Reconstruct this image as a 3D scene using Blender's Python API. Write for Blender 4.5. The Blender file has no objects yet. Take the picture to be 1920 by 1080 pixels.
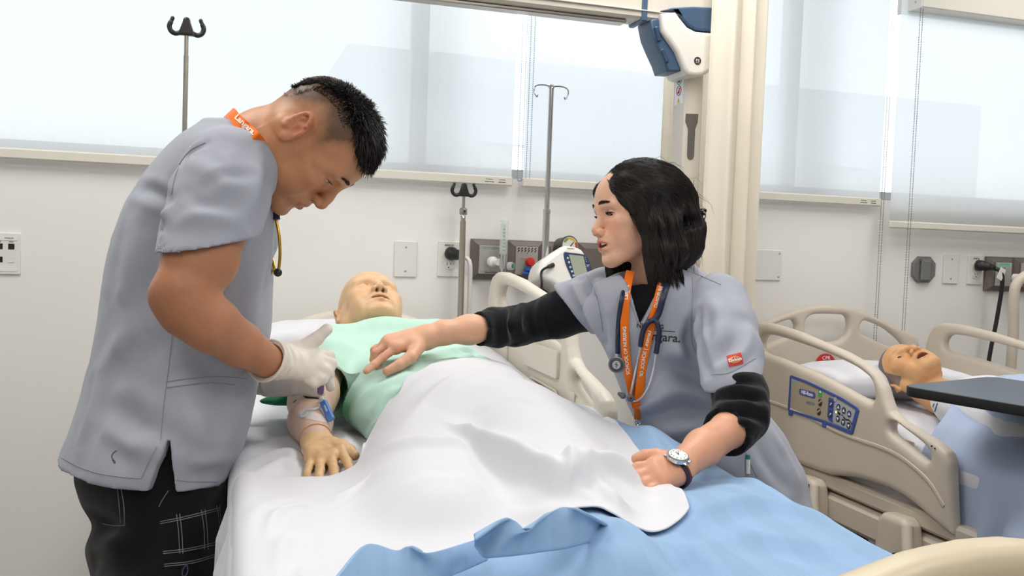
import bpy, math, random
import numpy as np
from mathutils import Matrix, Vector
from bpy_extras import mesh_utils

SC = bpy.context.scene
COL = SC.collection
rng = np.random.default_rng(7)

# ------------------------------------------------------------------ camera
FPX, CAM_D, CAM_H = 1700.0, 3.1, 1.35
_yaw, _pit, _rol = math.radians(17.2), math.radians(2.9), 0.036
FWD = np.array([math.sin(_yaw)*math.cos(_pit), math.cos(_yaw)*math.cos(_pit), -math.sin(_pit)])
_r0 = np.array([math.cos(_yaw), -math.sin(_yaw), 0.0]); _u0 = np.cross(_r0, FWD)
RGT = math.cos(_rol)*_r0 + math.sin(_rol)*_u0
UPV = -math.sin(_rol)*_r0 + math.cos(_rol)*_u0
CAM = np.array([0.0, -CAM_D, CAM_H])
cd = bpy.data.cameras.new('camera'); cam = bpy.data.objects.new('camera', cd); COL.objects.link(cam)
cd.sensor_fit = 'HORIZONTAL'; cd.sensor_width = 36.0; cd.lens = 36.0*FPX/1920.0
cd.clip_start = 0.02; cd.clip_end = 200
cam.matrix_world = Matrix([[RGT[0], UPV[0], -FWD[0], CAM[0]], [RGT[1], UPV[1], -FWD[1], CAM[1]],
                           [RGT[2], UPV[2], -FWD[2], CAM[2]], [0, 0, 0, 1]])
SC.camera = cam
def ray(px, py): return FWD + RGT*(px-960)/FPX - UPV*(py-540)/FPX
def at(px, py, d): return CAM + ray(px, py)*d            # point at depth d along the view axis
def onY(px, py, y):
    r = ray(px, py); return CAM + r*((y-CAM[1])/r[1])
def onX(px, py, x):
    r = ray(px, py); return CAM + r*((x-CAM[0])/r[0])
def onZ(px, py, z):
    r = ray(px, py); return CAM + r*((z-CAM[2])/r[2])

# ------------------------------------------------------------------ world, lamps, exposure
SC.view_settings.view_transform = 'Standard'
SC.view_settings.look = 'None'
SC.view_settings.gamma = 1.0
SC.view_settings.use_curve_mapping = False
SC.view_settings.exposure = 0.08
SC.cycles.max_bounces = 8
SC.cycles.transparent_max_bounces = 16
SC.cycles.sample_clamp_indirect = 4.0
SC.cycles.caustics_reflective = False
SC.cycles.caustics_refractive = False

world = bpy.data.worlds.new('overcast_sky'); SC.world = world; world.use_nodes = True
def build_world():
    nt = world.node_tree; nt.nodes.clear()
    out = nt.nodes.new('ShaderNodeOutputWorld'); bg = nt.nodes.new('ShaderNodeBackground')
    tc = nt.nodes.new('ShaderNodeTexCoord'); sx = nt.nodes.new('ShaderNodeSeparateXYZ')
    rp = nt.nodes.new('ShaderNodeValToRGB'); no = nt.nodes.new('ShaderNodeTexNoise')
    mx = nt.nodes.new('ShaderNodeMix'); mx.data_type = 'RGBA'; mx.blend_type = 'MULTIPLY'; mx.inputs[0].default_value = 0.12
    mr = nt.nodes.new('ShaderNodeMapRange'); mr.inputs[1].default_value = -1; mr.inputs[2].default_value = 1
    nt.links.new(tc.outputs['Generated'], sx.inputs[0]); nt.links.new(sx.outputs['Z'], mr.inputs[0])
    nt.links.new(mr.outputs[0], rp.inputs[0])
    e = rp.color_ramp.elements
    e[0].position = 0.47; e[0].color = (0.42, 0.42, 0.40, 1)
    e[1].position = 0.50; e[1].color = (0.98, 0.99, 1.0, 1)
    n = e.new(0.75); n.color = (0.93, 0.97, 1.0, 1); n = e.new(1.0); n.color = (0.88, 0.95, 1.0, 1)
    no.inputs['Scale'].default_value = 3.0; nt.links.new(tc.outputs['Generated'], no.inputs['Vector'])
    nt.links.new(rp.outputs[0], mx.inputs[6]); nt.links.new(no.outputs[0], mx.inputs[7])
    nt.links.new(mx.outputs[2], bg.inputs[0]); bg.inputs[1].default_value = 3.3
    nt.links.new(bg.outputs[0], out.inputs[0])
build_world()

def lamp(name, loc, sx, sy, power, col=(1, 0.965, 0.92), spread=180):
    l = bpy.data.lights.new(name, 'AREA'); l.shape = 'RECTANGLE'; l.size = sx; l.size_y = sy
    l.energy = power; l.color = col; l.spread = math.radians(spread)
    o = bpy.data.objects.new(name, l); COL.objects.link(o); o.location = loc
    o['label'] = None; del o['label']
    return o
# fluorescent troffers in the ceiling (all above the frame)
LAMPS = [((-0.6, -1.15), 19), ((1.2, -1.0), 21), ((3.0, -1.0), 13), ((-0.6, -3.2), 14), ((1.2, -3.2), 18), ((3.0, -3.2), 9), ((0.4, -5.0), 13)]
for _p, _w in LAMPS:
    lamp('ceiling_lamp_light', (_p[0], _p[1], 2.728), 0.55, 1.15, _w)

# ------------------------------------------------------------------ helpers: colour and materials
def lin(c):
    c = np.asarray(c, float)/255.0
    return np.where(c <= 0.04045, c/12.92, ((c+0.055)/1.055)**2.4)
def rgba(c): l = lin(c); return (float(l[0]), float(l[1]), float(l[2]), 1.0)
_mats = {}
def mat(name, col=(200, 200, 200), rough=0.5, metal=0.0, var=0.05, vscale=6.0, bump=0.0, bscale=200.0, spec=0.5,
        sss=0.0, sssr=(1.0, 0.35, 0.2), sheen=0.0, attr=None, coat=0.0, stretch=None, trans=0.0, bdist=0.001):
    if name in _mats: return _mats[name]
    m = bpy.data.materials.new(name); m.use_nodes = True; nt = m.node_tree; N = nt.nodes; L = nt.links
    b = N['Principled BSDF']
    b.inputs['Roughness'].default_value = rough; b.inputs['Metallic'].default_value = metal
    b.inputs['Specular IOR Level'].default_value = spec
    if trans: b.inputs['Transmission Weight'].default_value = trans
    if coat: b.inputs['Coat Weight'].default_value = coat; b.inputs['Coat Roughness'].default_value = 0.08
    if sheen: b.inputs['Sheen Weight'].default_value = sheen; b.inputs['Sheen Roughness'].default_value = 0.5
    if sss:
        b.inputs['Subsurface Weight'].default_value = sss; b.inputs['Subsurface Radius'].default_value = sssr
        b.inputs['Subsurface Scale'].default_value = 0.006
    tc = N.new('ShaderNodeTexCoord'); src = tc.outputs['Object']
    if stretch:
        mp = N.new('ShaderNodeMapping'); mp.inputs['Scale'].default_value = stretch; L.new(src, mp.inputs[0]); src = mp.outputs[0]
    base = None
    if attr:
        a = N.new('ShaderNodeAttribute'); a.attribute_name = attr; base = a.outputs['Color']
    if var > 0:
        no = N.new('ShaderNodeTexNoise'); no.inputs['Scale'].default_value = vscale; no.inputs['Detail'].default_value = 4
        L.new(src, no.inputs['Vector'])
        mr = N.new('ShaderNodeMapRange'); mr.inputs[1].default_value = 0.3; mr.inputs[2].default_value = 0.7
        mr.inputs[3].default_value = 1-var; mr.inputs[4].default_value = 1+var; L.new(no.outputs[0], mr.inputs[0])
        mx = N.new('ShaderNodeVectorMath'); mx.operation = 'SCALE'; L.new(mr.outputs[0], mx.inputs['Scale'])
        if base is None: mx.inputs[0].default_value = rgba(col)[:3]
        else: L.new(base, mx.inputs[0])
        base = mx.outputs[0]
    if base is None: b.inputs['Base Color'].default_value = rgba(col)
    else: L.new(base, b.inputs['Base Color'])
    if bump > 0:
        n2 = N.new('ShaderNodeTexNoise'); n2.inputs['Scale'].default_value = bscale; n2.inputs['Detail'].default_value = 3
        L.new(src, n2.inputs['Vector'])
        bp = N.new('ShaderNodeBump'); bp.inputs['Strength'].default_value = bump; bp.inputs['Distance'].default_value = bdist
        L.new(n2.outputs[0], bp.inputs['Height']); L.new(bp.outputs[0], b.inputs['Normal'])
    _mats[name] = m
    return m
def glow(name, col, strength):
    if name in _mats: return _mats[name]
    m = bpy.data.materials.new(name); m.use_nodes = True; b = m.node_tree.nodes['Principled BSDF']
    b.inputs['Base Color'].default_value = rgba(col); b.inputs['Emission Color'].default_value = rgba(col)
    b.inputs['Emission Strength'].default_value = strength; _mats[name] = m
    return m
def clear_plastic(name, col=(235, 240, 245), alpha=0.35, rough=0.08):
    if name in _mats: return _mats[name]
    m = bpy.data.materials.new(name); m.use_nodes = True; nt = m.node_tree; N = nt.nodes; L = nt.links
    b = N['Principled BSDF']; b.inputs['Base Color'].default_value = rgba(col); b.inputs['Roughness'].default_value = rough
    b.inputs['Alpha'].default_value = alpha
    no = N.new('ShaderNodeTexNoise'); no.inputs['Scale'].default_value = 60
    bp = N.new('ShaderNodeBump'); bp.inputs['Strength'].default_value = 0.1; bp.inputs['Distance'].default_value = 0.001
    L.new(no.outputs[0], bp.inputs['Height']); L.new(bp.outputs[0], b.inputs['Normal'])
    _mats[name] = m
    return m

# ------------------------------------------------------------------ helpers: objects
PM = {}                                         # world matrix of every root
def thing(name, label, cat, loc=(0, 0, 0), rot=None, group=None):
    o = bpy.data.objects.new(name, None); COL.objects.link(o); o.empty_display_size = 0.05
    M = Matrix.Translation(Vector([float(v) for v in loc]))
    if rot is not None: M = M @ rot.to_4x4()
    o.matrix_world = M; PM[o] = M
    tag(o, label, cat, group); return o
def tag(o, label=None, cat=None, group=None, kind=None):
    if label: o['label'] = label
    if cat: o['category'] = cat
    if group: o['group'] = group
    if kind: o['kind'] = kind
    return o
def link(name, me, m=None, parent=None, world=True):
    o = bpy.data.objects.new(name, me); COL.objects.link(o)
    if m is not None:
        for k in (m if isinstance(m, (list, tuple)) else [m]): me.materials.append(k)
    if parent is not None:
        o.parent = parent; M = PM.get(parent, Matrix.Identity(4)); PM[o] = M
        if world and M != Matrix.Identity(4): me.transform(M.inverted())
    else: PM[o] = Matrix.Identity(4)
    return o
def struct(o): o['kind'] = 'structure'; return o
def from_np(name, V, Fq, smooth=True, col=None, sharp=None):
    """V (n,3); Fq (m,4) quads or (m,3) tris, or python list of mixed faces."""
    me = bpy.data.meshes.new(name)
    V = np.ascontiguousarray(V, dtype=np.float32)
    if isinstance(Fq, np.ndarray):
        k = Fq.shape[1]; nf = len(Fq)
        me.vertices.add(len(V)); me.vertices.foreach_set('co', V.ravel())
        me.loops.add(nf*k); me.loops.foreach_set('vertex_index', np.ascontiguousarray(Fq, dtype=np.int32).ravel())
        me.polygons.add(nf); me.polygons.foreach_set('loop_start', np.arange(0, nf*k, k, dtype=np.int32))
        me.update(calc_edges=True); me.validate()
    else:
        me.from_pydata(V.tolist(), [], Fq); me.update()
    if smooth:
        me.polygons.foreach_set('use_smooth', np.ones(len(me.polygons), dtype=bool))
        if sharp: me.set_sharp_from_angle(angle=math.radians(sharp))
    if col is not None:
        a = me.color_attributes.new('Col', 'FLOAT_COLOR', 'POINT')
        c = np.ones((len(V), 4), np.float32); c[:, :3] = col; a.data.foreach_set('color', c.ravel())
    return me
def rotm(ax, deg): return Matrix.Rotation(math.radians(deg), 3, ax)
def unit(v): v = np.asarray(v, float); return v/(np.linalg.norm(v)+1e-12)
def frame_from(z, hint=(0, 0, 1)):
    z = unit(z); x = np.cross(hint, z)
    if np.linalg.norm(x) < 1e-6: x = np.cross((1, 0, 0), z)
    x = unit(x); return np.stack([x, np.cross(z, x), z], 1)        # columns
class MB:
    """collects shapes into one mesh"""
    def __init__(s): s.v = []; s.f = []; s.mi = []; s.m = 0
    def add(s, V, Fs):
        o = len(s.v); s.v += [tuple(float(c) for c in p) for p in V]
        for f in Fs: s.f.append(tuple(int(i)+o for i in f)); s.mi.append(s.m)
        return s
    def box(s, c, d, R=None, bev=0.0):
        c = np.asarray(c, float); h = np.asarray(d, float)/2
        if bev <= 0:
            P = np.array([[x, y, z] for x in (-1, 1) for y in (-1, 1) for z in (-1, 1)])*h
            Fs = [(0, 1, 3, 2), (4, 6, 7, 5), (0, 4, 5, 1), (2, 3, 7, 6), (0, 2, 6, 4), (1, 5, 7, 3)]
        else:
            b = min(bev, h.min()*0.95); P = []; Fs = []
            idx = {}
            for x in (-1, 1):
                for y in (-1, 1):
                    for z in (-1, 1):
                        for a in range(3):
                            q = np.array([x, y, z])*(h-b); q[a] = (x, y, z)[a]*h[a]; idx[(x, y, z, a)] = len(P); P.append(q)
            g = lambda x, y, z, a: idx[(x, y, z, a)]
            for sg in (-1, 1):
                for a in range(3):
                    u, w = (a+1) % 3, (a+2) % 3; q = []
                    for (su, sw) in ((-1, -1), (1, -1), (1, 1), (-1, 1)):
                        k = [0, 0, 0]; k[a] = sg; k[u] = su; k[w] = sw; q.append(g(*k, a))
                    Fs.append(tuple(q if sg > 0 else q[::-1]))
            for a in range(3):
                u, w = (a+1) % 3, (a+2) % 3
                for su in (-1, 1):
                    for sw in (-1, 1):
                        k0 = [0]*3; k1 = [0]*3; k0[a] = -1; k1[a] = 1; k0[u] = k1[u] = su; k0[w] = k1[w] = sw
                        q = (g(*k0, u), g(*k1, u), g(*k1, w), g(*k0, w)); Fs.append(q if su*sw > 0 else q[::-1])
            for x in (-1, 1):
                for y in (-1, 1):
                    for z in (-1, 1):
                        q = (g(x, y, z, 0), g(x, y, z, 1), g(x, y, z, 2)); Fs.append(q if x*y*z > 0 else q[::-1])
            P = np.array(P)
        if R is not None: P = P @ np.asarray(R, float).T
        return s.add(P+c, Fs)
    def tube(s, pts, r, n=12, cap=True, flat=None, closed=False):
        """sweep; r scalar or list; flat=(dir, factor)"""
        P = np.asarray(pts, float); k = len(P); r = np.full(k, r, float) if np.isscalar(r) else np.asarray(r, float)
        T = np.zeros_like(P)
        if closed: T = np.roll(P, -1, 0)-np.roll(P, 1, 0)
        else: T[1:-1] = P[2:]-P[:-2]; T[0] = P[1]-P[0]; T[-1] = P[-1]-P[-2]
        T /= np.linalg.norm(T, axis=1)[:, None]+1e-12
        x = np.cross(T[0], (0.13, 0.31, 0.94)); x = x/(np.linalg.norm(x)+1e-9); V = []
        a = np.arange(n)*2*math.pi/n
        for i in range(k):
            x = x-T[i]*(x@T[i]); x /= np.linalg.norm(x)+1e-12; y = np.cross(T[i], x)
            ring = np.outer(np.cos(a), x)*r[i]+np.outer(np.sin(a), y)*r[i]
            if flat is not None:
                fd = unit(flat[0]); ring = ring-np.outer(ring@fd, fd)*(1-flat[1])
            V.append(P[i]+ring)
        V = np.concatenate(V); Fs = []
        for i in range(k if closed else k-1):
            j = (i+1) % k
            for q in range(n): Fs.append((i*n+q, i*n+(q+1) % n, j*n+(q+1) % n, j*n+q))
        if cap and not closed: Fs.append(tuple(range(n-1, -1, -1))); Fs.append(tuple((k-1)*n+q for q in range(n)))
        return s.add(V, Fs)
    def cyl(s, a, b, r, r2=None, n=20): return s.tube([a, b], [r, r if r2 is None else r2], n)
    def lathe(s, prof, c, axis=(0, 0, 1), n=24):
        """prof [(r,h)...] along axis from c"""
        Fm = frame_from(axis, (0.3, 0.2, 0.9) if abs(unit(axis)[2]) < 0.9 else (1, 0, 0)); a = np.arange(n)*2*math.pi/n; V = []; Fs = []
        for r, h in prof: V.append(np.stack([np.cos(a)*r, np.sin(a)*r, np.full(n, h)], 1))
        V = np.concatenate(V) @ Fm.T+np.asarray(c, float); k = len(prof)
        for i in range(k-1):
            for q in range(n): Fs.append((i*n+q, i*n+(q+1) % n, (i+1)*n+(q+1) % n, (i+1)*n+q))
        Fs.append(tuple(range(n-1, -1, -1))); Fs.append(tuple((k-1)*n+q for q in range(n)))
        return s.add(V, Fs)
    def ball(s, c, r, n=12, R=None):
        r = np.array([r]*3 if np.isscalar(r) else r, float); V = []; Fs = []; m = max(4, n//2)
        for i in range(m+1):
            t = math.pi*i/m
            for q in range(n): V.append((math.sin(t)*math.cos(2*math.pi*q/n), math.sin(t)*math.sin(2*math.pi*q/n), math.cos(t)))
        for i in range(m):
            for q in range(n): Fs.append((i*n+q, (i+1)*n+q, (i+1)*n+(q+1) % n, i*n+(q+1) % n))
        V = np.array(V)*r
        if R is not None: V = V @ np.asarray(R, float).T
        return s.add(V+np.asarray(c, float), Fs)
    def grid(s, G):
        """G (a,b,3)"""
        a, b = G.shape[:2]; i = np.arange(a*b).reshape(a, b)
        q = np.stack([i[:-1, :-1], i[1:, :-1], i[1:, 1:], i[:-1, 1:]], -1).reshape(-1, 4)
        return s.add(G.reshape(-1, 3), q)
    def prism(s, poly, o, ux, uy, depth):
        """flat polygon [(x,y)] in plane o + x ux + y uy, thickness along ux x uy"""
        ux = unit(ux); uy = unit(uy); n = np.cross(ux, uy); o = np.asarray(o, float)
        A = [o+x*ux+y*uy for x, y in poly]; k = len(A); V = A+[p+n*depth for p in A]
        Fs = [tuple(range(k-1, -1, -1)), tuple(range(k, 2*k))]+[(i, (i+1) % k, k+(i+1) % k, k+i) for i in range(k)]
        return s.add(V, Fs)
    def build(s, name, m, parent=None, sharp=40, world=True, smooth=True):
        me = from_np(name, np.array(s.v), s.f, smooth=smooth, sharp=sharp)
        if any(s.mi): me.polygons.foreach_set('material_index', np.array(s.mi, dtype=np.int32))
        return link(name, me, m, parent, world)
def catmull(pts, n=8):
    P = np.asarray(pts, float); P = np.vstack([2*P[0]-P[1], P, 2*P[-1]-P[-2]]); out = []
    for i in range(1, len(P)-2):
        p0, p1, p2, p3 = P[i-1:i+3]
        for t in np.linspace(0, 1, n, endpoint=False):
            out.append(0.5*((2*p1)+(-p0+p2)*t+(2*p0-5*p1+4*p2-p3)*t*t+(-p0+3*p1-3*p2+p3)*t**3))
    out.append(P[-2]); return np.array(out)
def to_mesh(o):
    dg = bpy.context.evaluated_depsgraph_get(); me = bpy.data.meshes.new_from_object(o.evaluated_get(dg))
    d = o.data; bpy.data.objects.remove(o); bpy.data.curves.remove(d); return me
def place_mesh(me, o, ux, uy):
    """map local x,y,z of me to world frame (o, ux, uy, ux x uy)"""
    ux = unit(ux); uy = unit(uy); n = np.cross(ux, uy); o = np.asarray(o, float)
    me.transform(Matrix([[ux[0], uy[0], n[0], o[0]], [ux[1], uy[1], n[1], o[1]], [ux[2], uy[2], n[2], o[2]], [0, 0, 0, 1]]))
    return me
def plate(loops, thick, bev=0.0, bres=3):
    """filled 2D outline (first loop outer, others holes) -> mesh, z from -thick/2 to thick/2"""
    cu = bpy.data.curves.new('outline', 'CURVE'); cu.dimensions = '2D'; cu.fill_mode = 'BOTH'
    cu.extrude = max(thick/2-bev, 0.0001); cu.bevel_depth = bev; cu.bevel_resolution = bres; cu.offset = -bev
    for lp in loops:
        sp = cu.splines.new('POLY'); sp.points.add(len(lp)-1); sp.use_cyclic_u = True
        for i, p in enumerate(lp): sp.points[i].co = (p[0], p[1], 0, 1)
    o = bpy.data.objects.new('outline', cu); COL.objects.link(o); me = to_mesh(o)
    me.polygons.foreach_set('use_smooth', np.ones(len(me.polygons), dtype=bool)); me.set_sharp_from_angle(angle=math.radians(38))
    return me
def text_mesh(body, size, depth=0.0004, bold=0.0, align='CENTER', spacing=1.0, wid=1.0):
    cu = bpy.data.curves.new('lettering', 'FONT'); cu.body = body; cu.size = size; cu.extrude = depth; cu.align_x = align; cu.align_y = 'CENTER'
    cu.space_character = spacing; cu.resolution_u = 3; cu.offset = bold
    o = bpy.data.objects.new('lettering', cu); COL.objects.link(o); me = to_mesh(o)
    if wid != 1.0: me.transform(Matrix.Diagonal((wid, 1, 1, 1)))
    return me
def rrect(w, h, r, n=5, cx=0, cy=0):
    out = []
    for (sx, sy, a0) in ((1, 1, 0), (-1, 1, 90), (-1, -1, 180), (1, -1, 270)):
        for i in range(n+1):
            a = math.radians(a0+90*i/n); out.append((cx+sx*(w/2-r)+r*math.cos(a), cy+sy*(h/2-r)+r*math.sin(a)))
    return out
def smooth_loop(pts, n=6):
    """closed catmull"""
    P = [tuple(p) for p in pts]; k = len(P); out = []
    for i in range(k):
        p0, p1, p2, p3 = (np.array(P[(i+j-1) % k], float) for j in range(4))
        for t in np.linspace(0, 1, n, endpoint=False):
            out.append(tuple(0.5*((2*p1)+(-p0+p2)*t+(2*p0-5*p1+4*p2-p3)*t*t+(-p0+3*p1-3*p2+p3)*t**3)))
    return out
def sstep(a, b, x): t = np.clip((x-a)/(b-a), 0, 1); return t*t*(3-2*t)
def join_meshes(lst):
    import bmesh
    bm = bmesh.new()
    for me in lst: bm.from_mesh(me)
    out = bpy.data.meshes.new('joined'); bm.to_mesh(out); bm.free()
    for me in lst: bpy.data.meshes.remove(me)
    out.update()
    return out
# ------------------------------------------------------------------ organic modelling: distance fields meshed by surface nets
f32 = np.float32
class Field:
    """signed distance samples on a box grid; axes optionally those of a local frame (A: 3x3 columns, o: origin)"""
    def __init__(s, lo, hi, h, A=None, o=None):
        s.h = h; s.lo = np.asarray(lo, float); n = np.ceil((np.asarray(hi, float)-s.lo)/h).astype(int)+1
        s.n = n; s.V = np.full(n, 0.5, f32); s.A = np.eye(3) if A is None else np.asarray(A, float); s.o = np.zeros(3) if o is None else np.asarray(o, float)
        s.ax = [(s.lo[i]+h*np.arange(n[i])).astype(f32) for i in range(3)]
    def L(s, p): return (np.asarray(p, float)-s.o) @ s.A          # world -> local
    def _sl(s, lo, hi, pad):
        i0 = np.maximum(np.floor((lo-pad-s.lo)/s.h).astype(int), 0); i1 = np.minimum(np.ceil((hi+pad-s.lo)/s.h).astype(int)+1, s.n)
        if np.any(i1 <= i0): return None
        return tuple(slice(a, b) for a, b in zip(i0, i1))
    def _xyz(s, sl): return s.ax[0][sl[0]][:, None, None], s.ax[1][sl[1]][None, :, None], s.ax[2][sl[2]][None, None, :]
    def put(s, prim, k=0.01, op='u'):
        fn, lo, hi = prim; sl = s._sl(np.asarray(lo), np.asarray(hi), abs(k)+2.5*s.h)
        if sl is None: return s
        d = fn(*s._xyz(sl)).astype(f32); v = s.V[sl]
        if op == 'u':
            if k > 0: g = np.clip(0.5+0.5*(v-d)/k, 0, 1); s.V[sl] = v*(1-g)+d*g-k*g*(1-g)
            else: s.V[sl] = np.minimum(v, d)
        elif op == 's':
            if k > 0: g = np.clip(0.5-0.5*(v+d)/k, 0, 1); s.V[sl] = v*(1-g)-d*g+k*g*(1-g)
            else: s.V[sl] = np.maximum(v, -d)
        return s
    def mesh(s, smooth=1, keep=True):
        P, Q = nets(s.V, s.h); P = P+s.lo
        if np.linalg.det(s.A) < 0: Q = Q[:, ::-1]
        if keep: P, Q = largest(P, Q)
        for _ in range(smooth): P = relax(P, Q, 0.45)
        return P @ s.A.T+s.o, Q
def nets(V, h):
    S = V < 0; n = V.shape; c = [(0, 0, 0), (1, 0, 0), (0, 1, 0), (1, 1, 0), (0, 0, 1), (1, 0, 1), (0, 1, 1), (1, 1, 1)]
    sub = lambda a, o: a[o[0]:n[0]-1+o[0], o[1]:n[1]-1+o[1], o[2]:n[2]-1+o[2]]
    cnt = np.zeros((n[0]-1, n[1]-1, n[2]-1), np.uint8)
    for o in c: cnt += sub(S, o)
    I = np.argwhere((cnt > 0) & (cnt < 8)); vid = np.full(cnt.shape, -1, np.int32); vid[I[:, 0], I[:, 1], I[:, 2]] = np.arange(len(I))
    vals = np.stack([V[I[:, 0]+o[0], I[:, 1]+o[1], I[:, 2]+o[2]] for o in c], 1)
    acc = np.zeros((len(I), 3)); m = np.zeros(len(I)); ca = np.array(c, float)
    for a in range(8):
        for b in range(a+1, 8):
            if np.abs(ca[a]-ca[b]).sum() != 1: continue
            va, vb = vals[:, a], vals[:, b]; k = (va < 0) != (vb < 0)
            t = np.where(k, va/np.where(k, va-vb, 1), 0)[:, None]
            acc += np.where(k[:, None], ca[a]+t*(ca[b]-ca[a]), 0); m += k
    P = (I+acc/m[:, None])*h; Qs = []
    for ax in range(3):
        u, w = (ax+1) % 3, (ax+2) % 3
        lo = [slice(0, None)]*3; hi = [slice(0, None)]*3; lo[ax] = slice(0, -1); hi[ax] = slice(1, None)
        a = S[tuple(lo)]; b = S[tuple(hi)]; E = np.argwhere(a != b); ok = np.ones(len(E), bool)
        for q in (u, w): ok &= (E[:, q] > 0) & (E[:, q] < n[q]-1)
        E = E[ok]; s0 = a[E[:, 0], E[:, 1], E[:, 2]]
        def cell(du, dw):
            F = E.copy(); F[:, u] -= du; F[:, w] -= dw; return vid[F[:, 0], F[:, 1], F[:, 2]]
        q = np.stack([cell(1, 1), cell(0, 1), cell(0, 0), cell(1, 0)], 1); q[~s0] = q[~s0][:, ::-1]; Qs.append(q)
    Q = np.concatenate(Qs); return P, Q[(Q >= 0).all(1)]
def edges_of(Q):
    k = Q.shape[1]; return np.concatenate([Q[:, [i, (i+1) % k]] for i in range(k)])
def relax(P, Q, w=0.5, mask=None):
    E = edges_of(Q); n = len(P); d = np.bincount(E[:, 0], minlength=n)+np.bincount(E[:, 1], minlength=n); out = np.empty_like(P)
    for a in range(3):
        s = np.bincount(E[:, 0], P[E[:, 1], a], n)+np.bincount(E[:, 1], P[E[:, 0], a], n); out[:, a] = P[:, a]+w*(s/np.maximum(d, 1)-P[:, a])
    if mask is not None: out = P+(out-P)*mask[:, None]
    return out
def largest(P, Q):
    """keep the biggest connected piece"""
    lab = np.arange(len(P)); E = edges_of(Q)
    while True:
        m = np.minimum(lab[E[:, 0]], lab[E[:, 1]]); new = lab.copy(); np.minimum.at(new, E[:, 0], m); np.minimum.at(new, E[:, 1], m); new = new[new]
        if (new == lab).all(): break
        lab = new
    k = lab == np.bincount(lab).argmax(); idx = np.cumsum(k)-1; return P[k], idx[Q[k[Q].all(1)]]
def normals(P, Q):
    fn = np.cross(P[Q[:, 2]]-P[Q[:, 0]], P[Q[:, -1]]-P[Q[:, 1]]) if Q.shape[1] == 4 else np.cross(P[Q[:, 1]]-P[Q[:, 0]], P[Q[:, 2]]-P[Q[:, 0]])
    N = np.zeros_like(P)
    for i in range(Q.shape[1]):
        for a in range(3): N[:, a] += np.bincount(Q[:, i], fn[:, a], len(P))
    return N/(np.linalg.norm(N, axis=1)[:, None]+1e-12)
# ---- primitives: (function, lo, hi)
def ell(c, r, R=None):
    c = np.asarray(c, float); r = np.asarray(r, float)*np.ones(3)
    if R is None:
        def fn(x, y, z):
            a, b, e = (x-c[0])/r[0], (y-c[1])/r[1], (z-c[2])/r[2]; k0 = np.sqrt(a*a+b*b+e*e); k1 = np.sqrt((a/r[0])**2+(b/r[1])**2+(e/r[2])**2)+1e-9
            return k0*(k0-1)/k1
        return fn, c-r, c+r
    R = np.asarray(R, float); ext = np.abs(R) @ r
    def fn(x, y, z):
        X, Y, Z = x-c[0], y-c[1], z-c[2]
        a = (X*R[0, 0]+Y*R[1, 0]+Z*R[2, 0])/r[0]; b = (X*R[0, 1]+Y*R[1, 1]+Z*R[2, 1])/r[1]; e = (X*R[0, 2]+Y*R[1, 2]+Z*R[2, 2])/r[2]
        k0 = np.sqrt(a*a+b*b+e*e); k1 = np.sqrt((a/r[0])**2+(b/r[1])**2+(e/r[2])**2)+1e-9
        return k0*(k0-1)/k1
    return fn, c-ext, c+ext
def rc(a, b, ra, rb=None, flat=None):
    """round cone a->b; flat=(unit dir, f): cross-section squeezed to f along dir"""
    a = np.asarray(a, float); b = np.asarray(b, float); rb = ra if rb is None else rb; ba = b-a; L2 = float(ba@ba)+1e-12
    def fn(x, y, z):
        X, Y, Z = x-a[0], y-a[1], z-a[2]; t = np.clip((X*ba[0]+Y*ba[1]+Z*ba[2])/L2, 0, 1); X = X-t*ba[0]; Y = Y-t*ba[1]; Z = Z-t*ba[2]
        q = X*X+Y*Y+Z*Z
        if flat is not None: nn = flat[0]; q = q+(X*nn[0]+Y*nn[1]+Z*nn[2])**2*(1/flat[1]**2-1); return (np.sqrt(q)-(ra+(rb-ra)*t))*(0.5+0.5*flat[1])
        return np.sqrt(q)-(ra+(rb-ra)*t)
    m = max(ra, rb); return fn, np.minimum(a, b)-m, np.maximum(a, b)+m
def rbox(c, h, r, R=None):
    c = np.asarray(c, float); h = np.asarray(h, float); R = np.eye(3) if R is None else np.asarray(R, float); ext = np.abs(R) @ h
    def fn(x, y, z):
        X, Y, Z = x-c[0], y-c[1], z-c[2]; q = [np.abs(X*R[0, i]+Y*R[1, i]+Z*R[2, i])-(h[i]-r) for i in range(3)]
        o = np.sqrt(sum(np.maximum(v, 0)**2 for v in q)); return o+np.minimum(np.maximum(np.maximum(q[0], q[1]), q[2]), 0)-r
    return fn, c-ext, c+ext
def chain(F, pts, rad, k=0.01, flat=None, loc=True):
    """smooth union of round cones through world points"""
    P = [F.L(p) if loc else np.asarray(p, float) for p in pts]
    fl = None if flat is None else ((np.asarray(flat[0], float) @ F.A) if loc else np.asarray(flat[0], float), flat[1])
    G = F.put
    for i in range(len(P)-1): G(rc(P[i], P[i+1], rad[i], rad[i+1], fl), k)
    return F
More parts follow.
